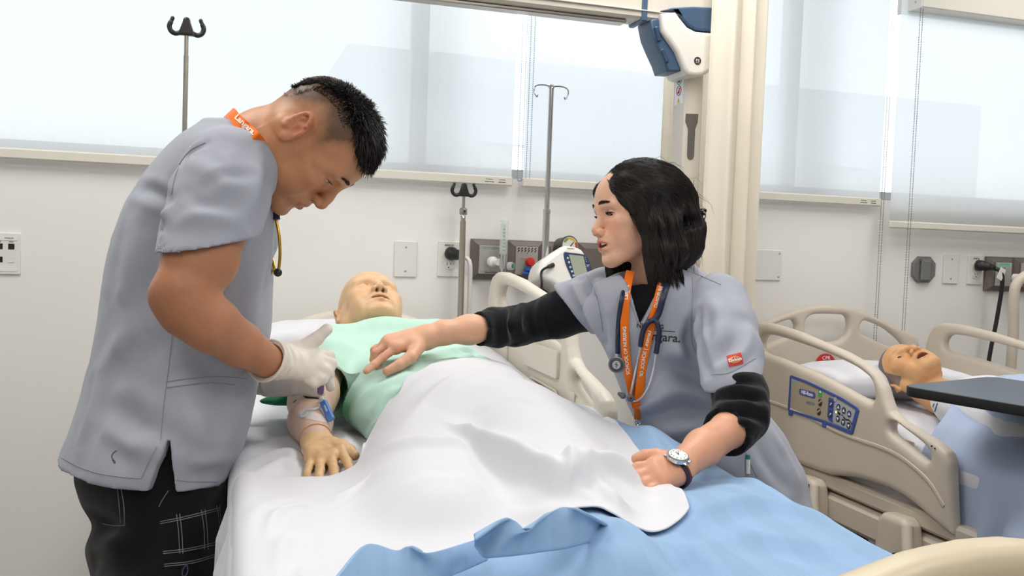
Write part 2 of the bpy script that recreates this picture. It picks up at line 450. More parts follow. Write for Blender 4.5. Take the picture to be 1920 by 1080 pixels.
def rows_loft(rows, persp=True):
    """rows: (v, u centre, half u, w centre, half w) sorted by v; stack of superellipses along local y; u = local x, w = local z"""
    T = np.array(sorted(rows), float); v0, v1 = T[0, 0], T[-1, 0]
    tt = np.linspace(v0, v1, 400); from_t = [np.interp(tt, T[:, 0], T[:, i]) for i in range(1, 5)]
    ker = np.hanning(41); ker /= ker.sum()
    from_t = [np.convolve(np.pad(q, 20, mode='edge'), ker, 'valid') for q in from_t]
    def fn(x, y, z):
        zc = np.interp(np.broadcast_to(y, np.broadcast(y, z).shape).ravel(), tt, from_t[2]).reshape(np.broadcast(y, z).shape).astype(f32) if persp else None
        sc = zc/z if persp else 1.0; Y = y*sc; X = x*sc; Yb = np.ascontiguousarray(np.broadcast_to(Y, np.broadcast(Y, z).shape))
        cu, au, cw, aw = (np.interp(Yb.ravel(), tt, q).reshape(Yb.shape).astype(f32) for q in from_t)
        a = np.abs((X-cu)/au); b = np.abs((z-cw)/aw); k = (a**2.3+b**2.3)**(1/2.3); d = (k-1)*np.minimum(au, aw)*0.9
        return np.maximum(d, np.maximum(v0-Y, Y-v1))
    m = T; lo = np.array([(T[:, 1]-T[:, 2]).min(), v0, (T[:, 3]-T[:, 4]).min()]); hi = np.array([(T[:, 1]+T[:, 2]).max(), v1, (T[:, 3]+T[:, 4]).max()]); return fn, lo-0.12*persp*np.array((1, 1, 0)), hi+0.12*persp*np.array((1, 1, 0))
def halfspace(n, c, lo, hi):
    n = unit(n); k = float(n@np.asarray(c, float))
    return (lambda x, y, z: (x*n[0]+y*n[1]+z*n[2]-k)+0*(x+y+z)), np.asarray(lo, float), np.asarray(hi, float)
# ---- cloth folds
def seg_d(P, a, b):
    ba = b-a; t = np.clip(((P-a)@ba)/(ba@ba+1e-12), 0, 1); D = P-a-t[:, None]*ba; return np.linalg.norm(D, axis=1), t
def folds(P, N, lst):
    """lst: (list of world points, width, height): ridge (or groove when negative) with soft shoulders, fading at its ends"""
    D = np.zeros(len(P))
    for pts, w, a in lst:
        Pt = [np.asarray(p, float) for p in pts]; n = len(Pt)-1; best = np.full(len(P), 9.0); tt = np.zeros(len(P))
        for i in range(n):
            d, t = seg_d(P, Pt[i], Pt[i+1]); k = d < best; best[k] = d[k]; tt[k] = (i+t[k])/n
        q = best/w; e = np.sin(np.pi*np.clip(0.12+0.76*tt, 0, 1)); D += a*e*(np.exp(-q*q)-0.35*np.exp(-((q-1.9)/0.9)**2))
    v = CAM-P; v /= np.linalg.norm(v, axis=1)[:, None]; D = D*sstep(-0.15, 0.3, (N*v).sum(1))      # only the outer face that the fold was laid on
    return P+N*D[:, None]
def vnoise(P, s, seed=0):
    """smooth value noise, vectorised"""
    r = np.random.default_rng(seed); T = r.uniform(-1, 1, (32, 32, 32)); Q = np.asarray(P)*s; I = np.floor(Q).astype(int); F_ = Q-I; F_ = F_*F_*(3-2*F_); o = 0
    for dx in (0, 1):
        for dy in (0, 1):
            for dz in (0, 1):
                w = np.where(dx, F_[:, 0], 1-F_[:, 0])*np.where(dy, F_[:, 1], 1-F_[:, 1])*np.where(dz, F_[:, 2], 1-F_[:, 2])
                o = o+w*T[(I[:, 0]+dx) % 32, (I[:, 1]+dy) % 32, (I[:, 2]+dz) % 32]
    return o
def add_mesh(parts):
    """concatenate (P, Q, C) blocks"""
    P, Q, C, o = [], [], [], 0
    for p, q, c in parts: P.append(p); Q.append(q+o); C.append(np.broadcast_to(c, (len(p), 3))); o += len(p)
    return np.concatenate(P), np.concatenate(Q), np.concatenate(C)
def lerp3(a, b, t): return np.asarray(a)*(1-t[:, None])+np.asarray(b)*t[:, None]
def camd(r, u, f): return r*RGT+u*UPV+f*FWD
def head_axes(Fd, Ud):
    Fd = unit(Fd); Ud = unit(Ud-(Ud@Fd)*Fd); return np.stack([np.cross(Fd, Ud), Fd, Ud], 1)

# ------------------------------------------------------------------ heads (local: x = own right, y = face, z = up, origin between the ears at eye height)
def head_field(A, o, sc, h, kind, neck=None, lo=(-0.1, -0.125, -0.17), hi=(0.1, 0.14, 0.125)):
    """kind: dict of shape tweaks"""
    g = lambda k, d=0.0: kind.get(k, d)
    F = Field(np.array(lo), np.array(hi), h/sc, A*sc, o)          # the local unit is a full-size head
    F.A = A*sc; F.L = lambda p: ((np.asarray(p, float)-o) @ A)/sc
    S2 = lambda fn, *a: [fn(s, *a) for s in (-1, 1)]
    jw = g('jaw', 1.0); ch = g('chin', 0.0)
    F.put(ell((0, -0.006, 0.029), (0.0735, 0.0925, 0.080)), 0.01)                        # braincase
    F.put(ell((0, 0.030, 0.030), (0.064, 0.061, 0.062)), 0.02)                           # forehead
    F.put(ell((0, 0.032, -0.025), (0.060*jw, 0.053, 0.058)), 0.02)                       # mid face
    F.put(ell((0, 0.040, -0.066), (0.047*jw, 0.044, 0.038)), 0.025)                      # lower face
    for s in (-1, 1):
        F.put(rc((s*0.052*jw, -0.002, -0.052), (s*0.020, 0.072+ch, -0.094), 0.018, 0.016), 0.02)   # jaw line
        F.put(rc((s*0.056*jw, -0.004, -0.02), (s*0.053*jw, -0.002, -0.055), 0.018, 0.017), 0.02)
        F.put(ell((s*0.044, 0.058, -0.022), (0.021, 0.022, 0.017)), 0.018)               # cheekbone
        F.put(ell((s*0.038, 0.055, -0.05), (0.022, 0.024, 0.024)), 0.02)                 # cheek
        F.put(rc((s*0.010, 0.0835, 0.0185), (s*0.042, 0.073, 0.019), 0.0095+g('brow'), 0.008), 0.012)  # brow ridge
        F.put(rc((s*0.045, 0.068, 0.017), (s*0.056, 0.048, 0.0), 0.009, 0.009), 0.012)
    F.put(ell((0, 0.079+ch, -0.099), (0.020, 0.018, 0.0145)), 0.016)                     # chin
    F.put(ell((0, 0.0775, -0.064), (0.027, 0.0195, 0.019)), 0.015); F.put(ell((0, 0.080, -0.050), (0.022, 0.0165, 0.013)), 0.012)   # muzzle
    for s in (-1, 1):                                                                    # eye sockets, balls, lids
        F.put(ell((s*0.0315, 0.0905, 0.0005), (0.0175, 0.0125, 0.0105)), 0.010, 's')
        F.put(ell((s*0.0315, 0.0665, 0.0), (0.0155, 0.0152, 0.0138)), 0.004)
    nb = g('nose', 1.0); nl = g('nosel', 0.0)
    br = g('bridge'); F.put(rc((0, 0.086+br*0.6, 0.012), (0, 0.0985+nl*0.6+br, -0.018), 0.0075*nb, 0.0085*nb), 0.010)             # bridge
    F.put(rc((0, 0.0985+nl*0.6+br, -0.018), (0, 0.1040+nl, -0.0320+g('nosez')), 0.0085*nb, 0.0105*nb), 0.008)       # tip
    for s in (-1, 1):
        F.put(ell((s*0.0125*nb, 0.0965+nl*0.6, -0.0365), (0.0082*nb, 0.0105, 0.0075)), 0.005)         # wing
    F.put(rc((0, 0.099, -0.040), (0, 0.1045+nl*0.8, -0.0385), 0.005, 0.005), 0.004)
    for s in (-1, 1): F.put(ell((s*0.0075*nb, 0.1000+nl*0.7, -0.0435), (0.0036, 0.0058, 0.0042)), 0.002, 's')   # nostrils
    lf = g('lipf'); mo = g('open', 0.0); lp = g('lips', 1.0)
    up, lw = -0.0575+mo*0.12, -0.0695-mo*0.6
    for s in (-1, 1):                                                                    # lips
        F.put(rc((s*0.004, 0.0942+lf, up), (s*0.017, 0.0885+lf, up-0.003), 0.0053*lp, 0.0042*lp), 0.004)
        F.put(rc((s*0.017, 0.0885+lf, up-0.003), (s*0.0255, 0.080, (up+lw)/2-0.001), 0.0042*lp, 0.0024), 0.004)
        F.put(rc((0, 0.0925+lf, lw), (s*0.014, 0.0880+lf, lw+0.0015), 0.0062*lp, 0.0050*lp), 0.004)
        F.put(rc((s*0.014, 0.0880+lf, lw+0.0015), (s*0.0245, 0.080, (up+lw)/2), 0.0050*lp, 0.0024), 0.004)
    cm = (up+lw)/2+0.0005
    if mo: F.put(ell((0, 0.088, cm), (0.0215, 0.030, 0.0022+mo*0.42)), 0.002, 's')
    for s in (-1, 1): F.put(rc((0, 0.0985, cm), (s*0.0225, 0.087, cm-0.0005), 0.0011, 0.0009), 0.002, 's')
    F.put(ell((0, 0.099, -0.083), (0.016, 0.007, 0.0055)), 0.008, 's')                   # under the lip
    F.put(rc((0, 0.1010, -0.047), (0, 0.1005, -0.052), 0.0018, 0.0022), 0.004, 's')      # philtrum
    for s in (-1, 1):                                                                    # lid fold and eye opening
        cl = g('closed', 0.0); ez = -0.0005-0.004*cl
        F.put(rc((s*0.0195, 0.0795, 0.0052), (s*0.0315, 0.0838, 0.0085), 0.0009, 0.0011), 0.002, 's'); F.put(rc((s*0.0315, 0.0838, 0.0085), (s*0.045, 0.0745, 0.0052), 0.0011, 0.0009), 0.002, 's')
        if cl < 0.9:
            op = 0.0052*(1-cl)
            F.put(ell((s*0.0318, 0.0815, ez), (0.0132, 0.0098, op)), 0.0015, 's')
        else: F.put(rc((s*0.019, 0.0785, -0.004), (s*0.0315, 0.0833, -0.0062), 0.0008, 0.0008), 0.0015, 's'); F.put(rc((s*0.0315, 0.0833, -0.0062), (s*0.045, 0.0745, -0.0035), 0.0008, 0.0008), 0.0015, 's')
    # ears
    for s in (-1, 1):
        Re = np.asarray(rotm('Z', -s*22)) @ np.asarray(rotm('X', 12)); c = np.array((s*0.0745, -0.014, -0.006))
        W = lambda q: c+Re @ np.array((s*q[0], q[1], q[2]))
        F.put(ell(W((0.002, 0.0, 0.0)), (0.0045, 0.0165, 0.029), Re), 0.008)
        ring = [W((0.0075*(0.6+0.4*math.sin(a*0.5)), -0.0165*math.cos(a)*(-1), 0.0275*math.sin(a)+0.003)) for a in np.linspace(math.radians(10), math.radians(205), 9)]
        ring = [W((0.0085, 0.0135*math.cos(a)-0.001, 0.0265*math.sin(a)+0.0025)) for a in np.radians(np.linspace(20, 215, 10))]
        for i in range(len(ring)-1): F.put(rc(ring[i], ring[i+1], 0.0034, 0.0032), 0.003)
        r2 = [W((0.0055, 0.006*math.cos(a)-0.003, 0.016*math.sin(a)+0.0015)) for a in np.radians(np.linspace(70, 230, 6))]
        for i in range(len(r2)-1): F.put(rc(r2[i], r2[i+1], 0.0028, 0.0026), 0.003)
        F.put(ell(W((0.004, 0.002, -0.0255)), (0.0045, 0.007, 0.008), Re), 0.004)        # lobe
        F.put(ell(W((0.0045, 0.013, -0.004)), (0.004, 0.0038, 0.0065), Re), 0.004)       # tragus
        F.put(ell(W((0.0085, 0.0055, -0.004)), (0.006, 0.0068, 0.0095), Re), 0.003, 's') # bowl
        F.put(ell(W((0.009, 0.003, 0.014)), (0.0038, 0.0045, 0.0075), Re), 0.003, 's')
    if neck is not None: neck(F)
    return F
def head_local(P, A, o, sc): return ((P-o) @ A)/sc
def skin_colors(P, A, o, sc, base, lip, warm, under=None):
    q = head_local(P, A, o, sc); x, y, z = q[:, 0], q[:, 1], q[:, 2]; ax = np.abs(x); b = lin(base); C = np.tile(b, (len(P), 1))
    C *= (1+0.05*vnoise(q, 60, 3)+0.04*vnoise(q, 170, 4))[:, None]
    ck = np.exp(-((ax-0.042)/0.020)**2-((y-0.075)/0.03)**2-((z+0.032)/0.020)**2); C = lerp3(C, lin(warm), 0.42*ck)
    ns = np.exp(-(ax/0.016)**2-((y-0.108)/0.012)**2-((z+0.034)/0.012)**2); C = lerp3(C, lin(warm), 0.35*ns)
    er = np.exp(-((ax-0.083)/0.012)**2-((y+0.014)/0.022)**2-((z+0.002)/0.035)**2); C = lerp3(C, lin(warm), 0.55*er)
    lm = sstep(0.0, 1.0, 1.35-np.sqrt((ax/0.0265)**2+((z+0.0635)/(0.0122-0.006*np.clip(ax/0.027, 0, 1)))**2+((y-0.095)/0.02)**2)*1.05); C = lerp3(C, lin(lip), np.clip(lm*1.6, 0, 0.85))
    return q, C

def poly_sd(loops, X, Y):
    """2D signed distance (negative inside) of an outline with holes, on arrays"""
    D = np.full(X.shape, 1e9); W = np.zeros(X.shape, bool)
    for lp in loops:
        A = np.asarray(lp, float); B_ = np.roll(A, -1, 0)
        for a, b in zip(A, B_):
            e = b-a; L2 = e @ e
            if L2 < 1e-14: continue
            t = np.clip(((X-a[0])*e[0]+(Y-a[1])*e[1])/L2, 0, 1); D = np.minimum(D, (X-a[0]-t*e[0])**2+(Y-a[1]-t*e[1])**2)
            if a[1] != b[1]: W ^= ((a[1] <= Y) != (b[1] <= Y)) & (X < a[0]+(Y-a[1])*e[0]/(e[1] if e[1] else 1e-12))
    return np.where(W, -1, 1)*np.sqrt(D)
def soft_plate(loops, thick, r, h=0.005):
    """moulded plate: outline with holes, thickness, rounded rims of radius r"""
    A = np.concatenate([np.asarray(l, float) for l in loops]); lo = A.min(0)-3*h; hi = A.max(0)+3*h
    F = Field((lo[0], lo[1], -thick/2-3*h), (hi[0], hi[1], thick/2+3*h), h); X, Y = np.meshgrid(F.ax[0].astype(float), F.ax[1].astype(float), indexing='ij'); d2 = poly_sd(loops, X, Y)[:, :, None]; z = np.abs(F.ax[2])[None, None, :]-(thick/2-r)
    a = np.maximum(d2+r, 0); b = np.maximum(z, 0); F.V = (np.sqrt(a*a+b*b)+np.minimum(np.maximum(d2+r, z), 0)-r).astype(f32)
    P, Q = F.mesh(2); return from_np('plate', P, Q)
# ------------------------------------------------------------------ materials of the room
M_WALL = mat('wall_paint', (240, 239, 236), 0.6, var=0.015, vscale=2.0, bump=0.12, bscale=350)
M_CEIL = mat('ceiling_tile', (232, 231, 228), 0.8, var=0.03, vscale=30, bump=0.2, bscale=120)
M_FLOOR = mat('vinyl_floor', (150, 148, 143), 0.35, var=0.06, vscale=5)
M_WHITEPL = mat('white_plastic', (232, 231, 227), 0.35, var=0.01)
M_ALU = mat('window_aluminium', (196, 198, 200), 0.35, metal=0.6, var=0.03)
M_BAR = mat('blind_bar_paint', (226, 222, 212), 0.4, var=0.015)
M_CREAM = mat('cream_plastic', (219, 212, 198), 0.4, var=0.02, vscale=3, bump=0.06, bscale=500)
M_BEIGE = mat('beige_plastic', (205, 194, 180), 0.42, var=0.03, vscale=3, bump=0.1, bscale=500)
M_DARKPL = mat('dark_plastic', (28, 29, 31), 0.42, var=0.05)
M_CHROME = mat('chrome', (205, 205, 207), 0.14, metal=1.0, var=0.02)
M_STEEL = mat('satin_steel', (172, 165, 155), 0.34, metal=0.85, var=0.05, vscale=20)
M_NAVY = mat('navy_plastic', (58, 84, 112), 0.4, var=0.03)
M_RED = mat('red_plastic', (200, 38, 40), 0.4, var=0.03)
M_BLUE = mat('blue_plastic', (38, 84, 168), 0.4, var=0.03)
M_INK = mat('black_ink', (24, 24, 26), 0.6, var=0.0)
M_GREYINK = mat('grey_ink', (150, 150, 150), 0.6, var=0.0)
M_WINK = mat('white_ink', (244, 243, 240), 0.55, var=0.0)

# ------------------------------------------------------------------ room shell
X0, X1, Y0, ZC = -2.6, 5.2, -6.2, 2.75
def box_struct(name, c, d, m): b = MB(); b.box(c, d); return struct(b.build(name, m))
box_struct('floor', ((X0+X1)/2, Y0/2, -0.05), (X1-X0+0.4, -Y0+0.4, 0.1), M_FLOOR)
box_struct('ceiling', ((X0+X1)/2, Y0/2, ZC+0.05), (X1-X0+0.4, -Y0+0.4, 0.1), M_CEIL)
box_struct('wall_left', (X0-0.06, Y0/2, ZC/2), (0.12, -Y0, ZC), M_WALL)
box_struct('wall_right', (X1+0.06, Y0/2, ZC/2), (0.12, -Y0, ZC), M_WALL)
box_struct('wall_front', ((X0+X1)/2, Y0-0.06, ZC/2), (X1-X0+0.24, 0.12, ZC), M_WALL)
WX0, WX1, WZ0, WZ1 = -2.3, 4.9, 1.575, 2.62              # one ribbon window along the head wall
b = MB()
WT = 0.22
b.box(((X0+X1)/2, WT/2, WZ0/2), (X1-X0+0.24, WT, WZ0)); b.box(((X0+X1)/2, WT/2, (WZ1+ZC)/2), (X1-X0+0.24, WT, ZC-WZ1))
b.box(((X0+WX0)/2-0.06, WT/2, (WZ0+WZ1)/2), (WX0-X0+0.12, WT, WZ1-WZ0)); b.box(((X1+WX1)/2+0.06, WT/2, (WZ0+WZ1)/2), (X1-WX1+0.12, WT, WZ1-WZ0))
struct(b.build('wall_back', M_WALL))
bb = MB(); bb.box(((X0+X1)/2, -0.008, 0.05), (X1-X0, 0.016, 0.1), bev=0.004); struct(bb.build('baseboard_back', mat('baseboard_vinyl', (120, 118, 114), 0.5)))
# window lights: frame + pane each
def glass_mat():
    m = bpy.data.materials.new('window_glass'); m.use_nodes = True; nt = m.node_tree; nt.nodes.clear()
    o = nt.nodes.new('ShaderNodeOutputMaterial'); t = nt.nodes.new('ShaderNodeBsdfTransparent'); g = nt.nodes.new('ShaderNodeBsdfGlossy')
    mx = nt.nodes.new('ShaderNodeMixShader'); fr = nt.nodes.new('ShaderNodeFresnel'); fr.inputs[0].default_value = 1.3
    no = nt.nodes.new('ShaderNodeTexNoise'); no.inputs['Scale'].default_value = 1.2
    rp = nt.nodes.new('ShaderNodeValToRGB'); rp.color_ramp.elements[0].color = (0.93, 0.955, 0.97, 1); rp.color_ramp.elements[1].color = (0.94, 0.965, 0.98, 1)
    nt.links.new(no.outputs[0], rp.inputs[0]); nt.links.new(rp.outputs[0], t.inputs[0])
    g.inputs['Roughness'].default_value = 0.02
    nt.links.new(fr.outputs[0], mx.inputs[0]); nt.links.new(t.outputs[0], mx.inputs[1]); nt.links.new(g.outputs[0], mx.inputs[2]); nt.links.new(mx.outputs[0], o.inputs[0])
    return m
M_GLASS = glass_mat()
mull = [WX0, -0.9, 0.62, 2.14, 3.5, WX1]
for i in range(5):
    a, c = mull[i], mull[i+1]
    w = struct(thing('window_%d' % (i+1), None, None, ((a+c)/2, 0.12, WZ0)))
    f = MB()
    for (x0, x1, z0, z1) in ((a, c, WZ0, WZ0+0.04), (a, c, WZ1-0.04, WZ1), (a, a+0.03, WZ0+0.04, WZ1-0.04), (c-0.03, c, WZ0+0.04, WZ1-0.04)):
        f.box(((x0+x1)/2, 0.12, (z0+z1)/2), (x1-x0, 0.06, z1-z0), bev=0.004)
    f.build('frame', M_ALU, w)
    p = MB(); p.box(((a+c)/2, 0.12, (WZ0+WZ1)/2), (c-a-0.056, 0.006, WZ1-WZ0-0.076)); p.build('pane', M_GLASS, w)
# building across the street: grey front with bright window bands
bd = thing('building', 'pale grey building across the street seen faintly through blinds', 'building', (6, 14, -6))
M_FAC = mat('grey_facade', (228, 230, 232), 0.8, var=0.06, vscale=0.7)
M_FACW = mat('white_cladding', (238, 240, 242), 0.6, var=0.02)
f = MB(); f.box((9.5, 17, -0.5), (15, 5, 11)); f.build('wall', M_FAC, bd)
for k, (px, z0, z1) in enumerate([(5.2, 2.3, 3.0), (5.2, 3.3, 4.6), (9.3, 2.3, 3.0), (9.3, 3.3, 4.6), (13.4, 2.3, 3.0), (13.4, 3.3, 4.6)]):
    p = MB(); p.box((px, 14.46, (z0+z1)/2), (1.0, 0.12, z1-z0), bev=0.02); p.build('cladding_panel', M_FACW, bd)
ground = MB(); ground.box((4, 30, -6.3), (120, 56, 0.3)); struct(ground.build('ground', mat('street_asphalt', (140, 140, 138), 0.9, var=0.1)))
# ceiling lamps' housings (out of frame)
for _p, _w in LAMPS:
    t = thing('ceiling_light', 'white recessed ceiling troffer '+{-0.6: 'on the left side of the ceiling', 0.4: 'over the middle', 1.2: 'over the gap between the beds', 3.0: 'on the right side of the ceiling'}[_p[0]]+(' near the window wall' if _p[1] > -2 else (' behind the camera' if _p[1] > -4 else ' at the back of the room')), 'light', (_p[0], _p[1], 2.75), group='ceiling troffers above the frame')
    f = MB()
    for sx in (-1, 1): f.box((_p[0]+sx*0.295, _p[1], 2.74), (0.03, 1.22, 0.02), bev=0.003)
    for sy in (-1, 1): f.box((_p[0], _p[1]+sy*0.595, 2.74), (0.56, 0.03, 0.02), bev=0.003)
    f.build('frame', M_WHITEPL, t)

# ------------------------------------------------------------------ roller blinds
def blind_mat():
    m = bpy.data.materials.new('blind_fabric'); m.use_nodes = True; nt = m.node_tree; nt.nodes.clear(); N = nt.nodes; L = nt.links
    o = N.new('ShaderNodeOutputMaterial'); tr = N.new('ShaderNodeBsdfTranslucent'); df = N.new('ShaderNodeBsdfDiffuse'); tp = N.new('ShaderNodeBsdfTransparent')
    tc = N.new('ShaderNodeTexCoord'); mp = N.new('ShaderNodeMapping'); mp.inputs['Scale'].default_value = (40, 1, 2); no = N.new('ShaderNodeTexNoise'); no.inputs['Scale'].default_value = 4
    L.new(tc.outputs['Object'], mp.inputs[0]); L.new(mp.outputs[0], no.inputs['Vector'])
    rp = N.new('ShaderNodeValToRGB'); rp.color_ramp.elements[0].color = (0.84, 0.86, 0.87, 1); rp.color_ramp.elements[1].color = (0.9, 0.91, 0.915, 1)
    L.new(no.outputs[0], rp.inputs[0]); L.new(rp.outputs[0], tr.inputs[0])
    df.inputs[0].default_value = (0.8, 0.81, 0.8, 1); tp.inputs[0].default_value = (1, 1, 1, 1)
    a = N.new('ShaderNodeMixShader'); a.inputs[0].default_value = 0.22; L.new(tr.outputs[0], a.inputs[1]); L.new(df.outputs[0], a.inputs[2])
    c = N.new('ShaderNodeMixShader'); c.inputs[0].default_value = 0.07; L.new(a.outputs[0], c.inputs[1]); L.new(tp.outputs[0], c.inputs[2])
    L.new(c.outputs[0], o.inputs[0]); return m
M_BLIND = blind_mat()
def bead_strand(b, p0, p1, step=0.0065, r=0.0021):
    p0 = np.array(p0, float); p1 = np.array(p1, float); n = int(np.linalg.norm(p1-p0)/step)
    for i in range(n+1): b.ball(p0+(p1-p0)*i/max(n, 1), r, 6)
def chain_loop(name, x, y, ztop, zbot, gap, m, parent, dx=0.0):
    b = MB()
    bead_strand(b, (x-gap/2, y, ztop), (x-gap/2+dx, y, zbot+gap/2)); bead_strand(b, (x+gap/2, y, ztop), (x+gap/2+dx, y, zbot+gap/2))
    for i in range(1, 6):
        a = math.pi+math.pi*i/6; b.ball((x+dx+gap/2*math.cos(a), y, zbot+gap/2+gap/2*math.sin(a)), 0.0021, 6)
    o = b.build(name, m, parent); o['kind'] = 'stuff'; return o
M_BEADB = mat('blue_grey_beads', (120, 150, 178), 0.4); M_BEADG = mat('grey_beads', (96, 98, 100), 0.4)
def blind(x0, x1, z0, y, label, printed=True, barh=0.034):
    t = thing('roller_blind', label, 'blind', ((x0+x1)/2, y, z0))
    n = 40; G = np.zeros((n, 12, 3)); xs = np.linspace(x0+0.004, x1-0.004, n)
    for j, z in enumerate(np.linspace(z0+barh*0.7, 2.62, 12)): G[:, j] = np.stack([xs, np.full(n, y)+0.0012*np.sin(xs*5+z), np.full(n, z)], 1)
    f = MB(); f.grid(G); f.build('blind_fabric', M_BLIND, t)
    h = MB(); h.box(((x0+x1)/2, y-0.002, z0+barh/2), (x1-x0, 0.016, barh), bev=0.005); bar = h.build('hem_bar', M_BAR, t)
    r = MB(); r.cyl((x0, y+0.012, 2.64), (x1, y+0.012, 2.64), 0.028); r.build('roller_tube', M_WHITEPL, t)
    if printed:
        L_ = MB()
        for k, (dx, w) in enumerate(((-0.105, 0.036), (-0.055, 0.028))):
            me = text_mesh('Rollease' if k == 0 else 'acmeda', 0.0075, 0.0002); place_mesh(me, (x1+dx+w/2, y-0.0102, z0+barh*0.62), (1, 0, 0), (0, 0, 1))
            link('lettering', me, M_INK, bar)
            me = plate([rrect(w*0.95, 0.0022, 0.0008)], 0.0004); place_mesh(me, (x1+dx+w/2, y-0.0102, z0+barh*0.36), (1, 0, 0), (0, 0, 1)); link('print_line', me, M_INK, bar)
    return t
bl1 = blind(-1.35, 0.938, 1.545, -0.03, 'long white roller blind on the left behind the man')
bl2 = blind(0.972, 2.49, 1.545, -0.03, 'white roller blind behind the woman and the beige curtain')
bl4 = blind(2.503, 4.4, 1.46, -0.07, 'white roller blind at far right hanging below a valance', printed=False, barh=0.03)
chain_loop('bead_chain', 0.962, -0.036, 2.6, 1.565, 0.016, M_BEADB, bl1)
chain_loop('bead_chain', 0.992, -0.036, 2.6, 1.565, 0.014, M_BEADB, bl2)
chain_loop('bead_chain', 2.497, -0.035, 2.6, 1.0, 0.012, M_BEADG, bl2)
v = MB(); v.box((3.52, -0.075, 2.475), (1.95, 0.13, 0.31), bev=0.004); v.build('valance', M_BAR, bl4)
v = MB(); v.box((2.541, -0.075, 2.475), (0.008, 0.136, 0.315), bev=0.002)
for zz in (2.345, 2.345): v.ball((2.536, -0.11, zz), 0.004, 8)
v.build('end_cap', M_WHITEPL, bl4)
chain_loop('bead_chain', 2.556, -0.125, 2.33, 0.96, 0.012, M_BEADG, bl4)

# ------------------------------------------------------------------ wall plates and outlets
def wall_rect(p0, p1, y=0.0):
    a = onY(*p0, y); c = onY(*p1, y); return (a[0]+c[0])/2, (a[2]+c[2])/2, abs(c[0]-a[0]), abs(a[2]-c[2])
def plate_body(t, x, z, w, h, m, th=0.007, name='cover_plate'):
    me = plate([rrect(w, h, 0.004)], th, 0.0025); place_mesh(me, (x, -th/2, z), (1, 0, 0), (0, 0, 1)); return link(name, me, m, t)
def screw(t, x, z, m=None, y=-0.0075):
    s = MB(); s.lathe([(0.0032, 0), (0.0032, 0.0008), (0.002, 0.0014)], (x, y, z), (0, -1, 0), 10); return s.build('screw', m or M_STEEL, t)
def bit(t, name, x, z, w, h, m, y=-0.0074, d=0.001, r=None):
    me = plate([rrect(w, h, r if r else min(w, h)*0.2, 3)], d, 0); place_mesh(me, (x, y-d/2, z), (1, 0, 0), (0, 0, 1)); return link(name, me, m, t)
def wtext(t, s, size, x, z, m, y=-0.0078, wid=1.0, d=0.0002):
    me = text_mesh(s, size, d, wid=wid); place_mesh(me, (x, y, z), (1, 0, 0), (0, 0, 1)); return link('lettering', me, m, t)
# blank plate
x, z, w, h = wall_rect((740, 451), (780, 520)); w = 0.078; h = 0.124
t = thing('blank_plate', 'white blank wall plate left of the power outlet behind the patient', 'plate', (x, 0, z)); plate_body(t, x, z, w, h, M_WHITEPL)
screw(t, x, z+0.041); screw(t, x, z-0.041)
# duplex outlet + plug
def outlet(x, z, label, plug_label, cord_pts, up=True):
    t = thing('power_outlet', label, 'outlet', (x, 0, z)); plate_body(t, x, z, 0.078, 0.124, M_WHITEPL)
    for s in (-1, 1):
        f = bit(t, 'socket_face', x, z+s*0.021, 0.032, 0.03, M_WHITEPL, d=0.003, r=0.012)
        for dx, hh in ((-0.006, 0.009), (0.006, 0.007)): bit(f, 'slot', x+dx, z+s*0.021+0.004, 0.002, hh, M_INK, y=-0.0104, d=0.0004, r=0.0004)
        bit(f, 'slot', x, z+s*0.021-0.008, 0.005, 0.005, M_INK, y=-0.0104, d=0.0004, r=0.0023)
    wtext(t, '4ENP-23', 0.009, x, z+0.048, M_INK)
    p = thing('power_plug', plug_label, 'plug', (x, -0.01, z+0.021))
    b = MB(); b.lathe([(0.021, 0), (0.023, 0.004), (0.023, 0.022), (0.02, 0.027), (0.0185, 0.03), (0.0185, 0.046), (0.0145, 0.052), (0.0145, 0.056), (0.0125, 0.058), (0.0125, 0.07), (0.006, 0.076)], (x, -0.0108, z+0.021), (0.42, -0.9, -0.1), 24)
    b.build('plug_body', M_DARKPL, p)
    return t, p
x, z, _, _ = wall_rect((820, 451), (858, 520))
t, p = outlet(x+0.003, z, 'white duplex power outlet beside the IV pole behind the patient', 'black round plug in the outlet behind the patient', None)
b = MB(); b.tube(catmull([(x+0.035, -0.068, z+0.013), (x+0.06, -0.08, z-0.01), (x+0.068, -0.06, z-0.12), (x+0.066, -0.05, z-0.4), (x+0.06, -0.05, z-0.8), (x+0.05, -0.06, 0.3)], 8), 0.008); b.build('cord', M_WHITEPL, p)
# data plate, left
x, z, w, h = wall_rect((-18, 437), (33, 513))
t = thing('data_plate', 'white data port plate with black jacks at left edge of the wall', 'plate', (x, 0, z)); w = 0.122; h = 0.127; x = -0.629-w/2+0.01
plate_body(t, x, z, w, h, M_WHITEPL)
bit(t, 'label_window', x+0.022, z+0.047, 0.062, 0.014, mat('label_paper', (236, 236, 232), 0.5)); wtext(t, 'PWHS-5P', 0.006, x+0.03, z+0.047, M_INK, y=-0.0088)
for (dx, dz) in ((0.036, 0.022), (0.004, 0.022), (0.004, -0.018), (-0.03, 0.022), (-0.03, -0.018)):
    bit(t, 'jack', x+dx, z+dz, 0.017, 0.017, M_INK, r=0.001)
wtext(t, 'PHN', 0.006, x+0.036, z+0.036, M_INK); wtext(t, 'D2', 0.006, x+0.004, z+0.036, M_INK)
bit(t, 'blank_insert', x+0.036, z-0.018, 0.017, 0.017, M_WHITEPL, d=0.0015, r=0.001)
bit(t, 'label_window', x+0.022, z-0.047, 0.062, 0.014, mat('label_paper'), r=0.002)
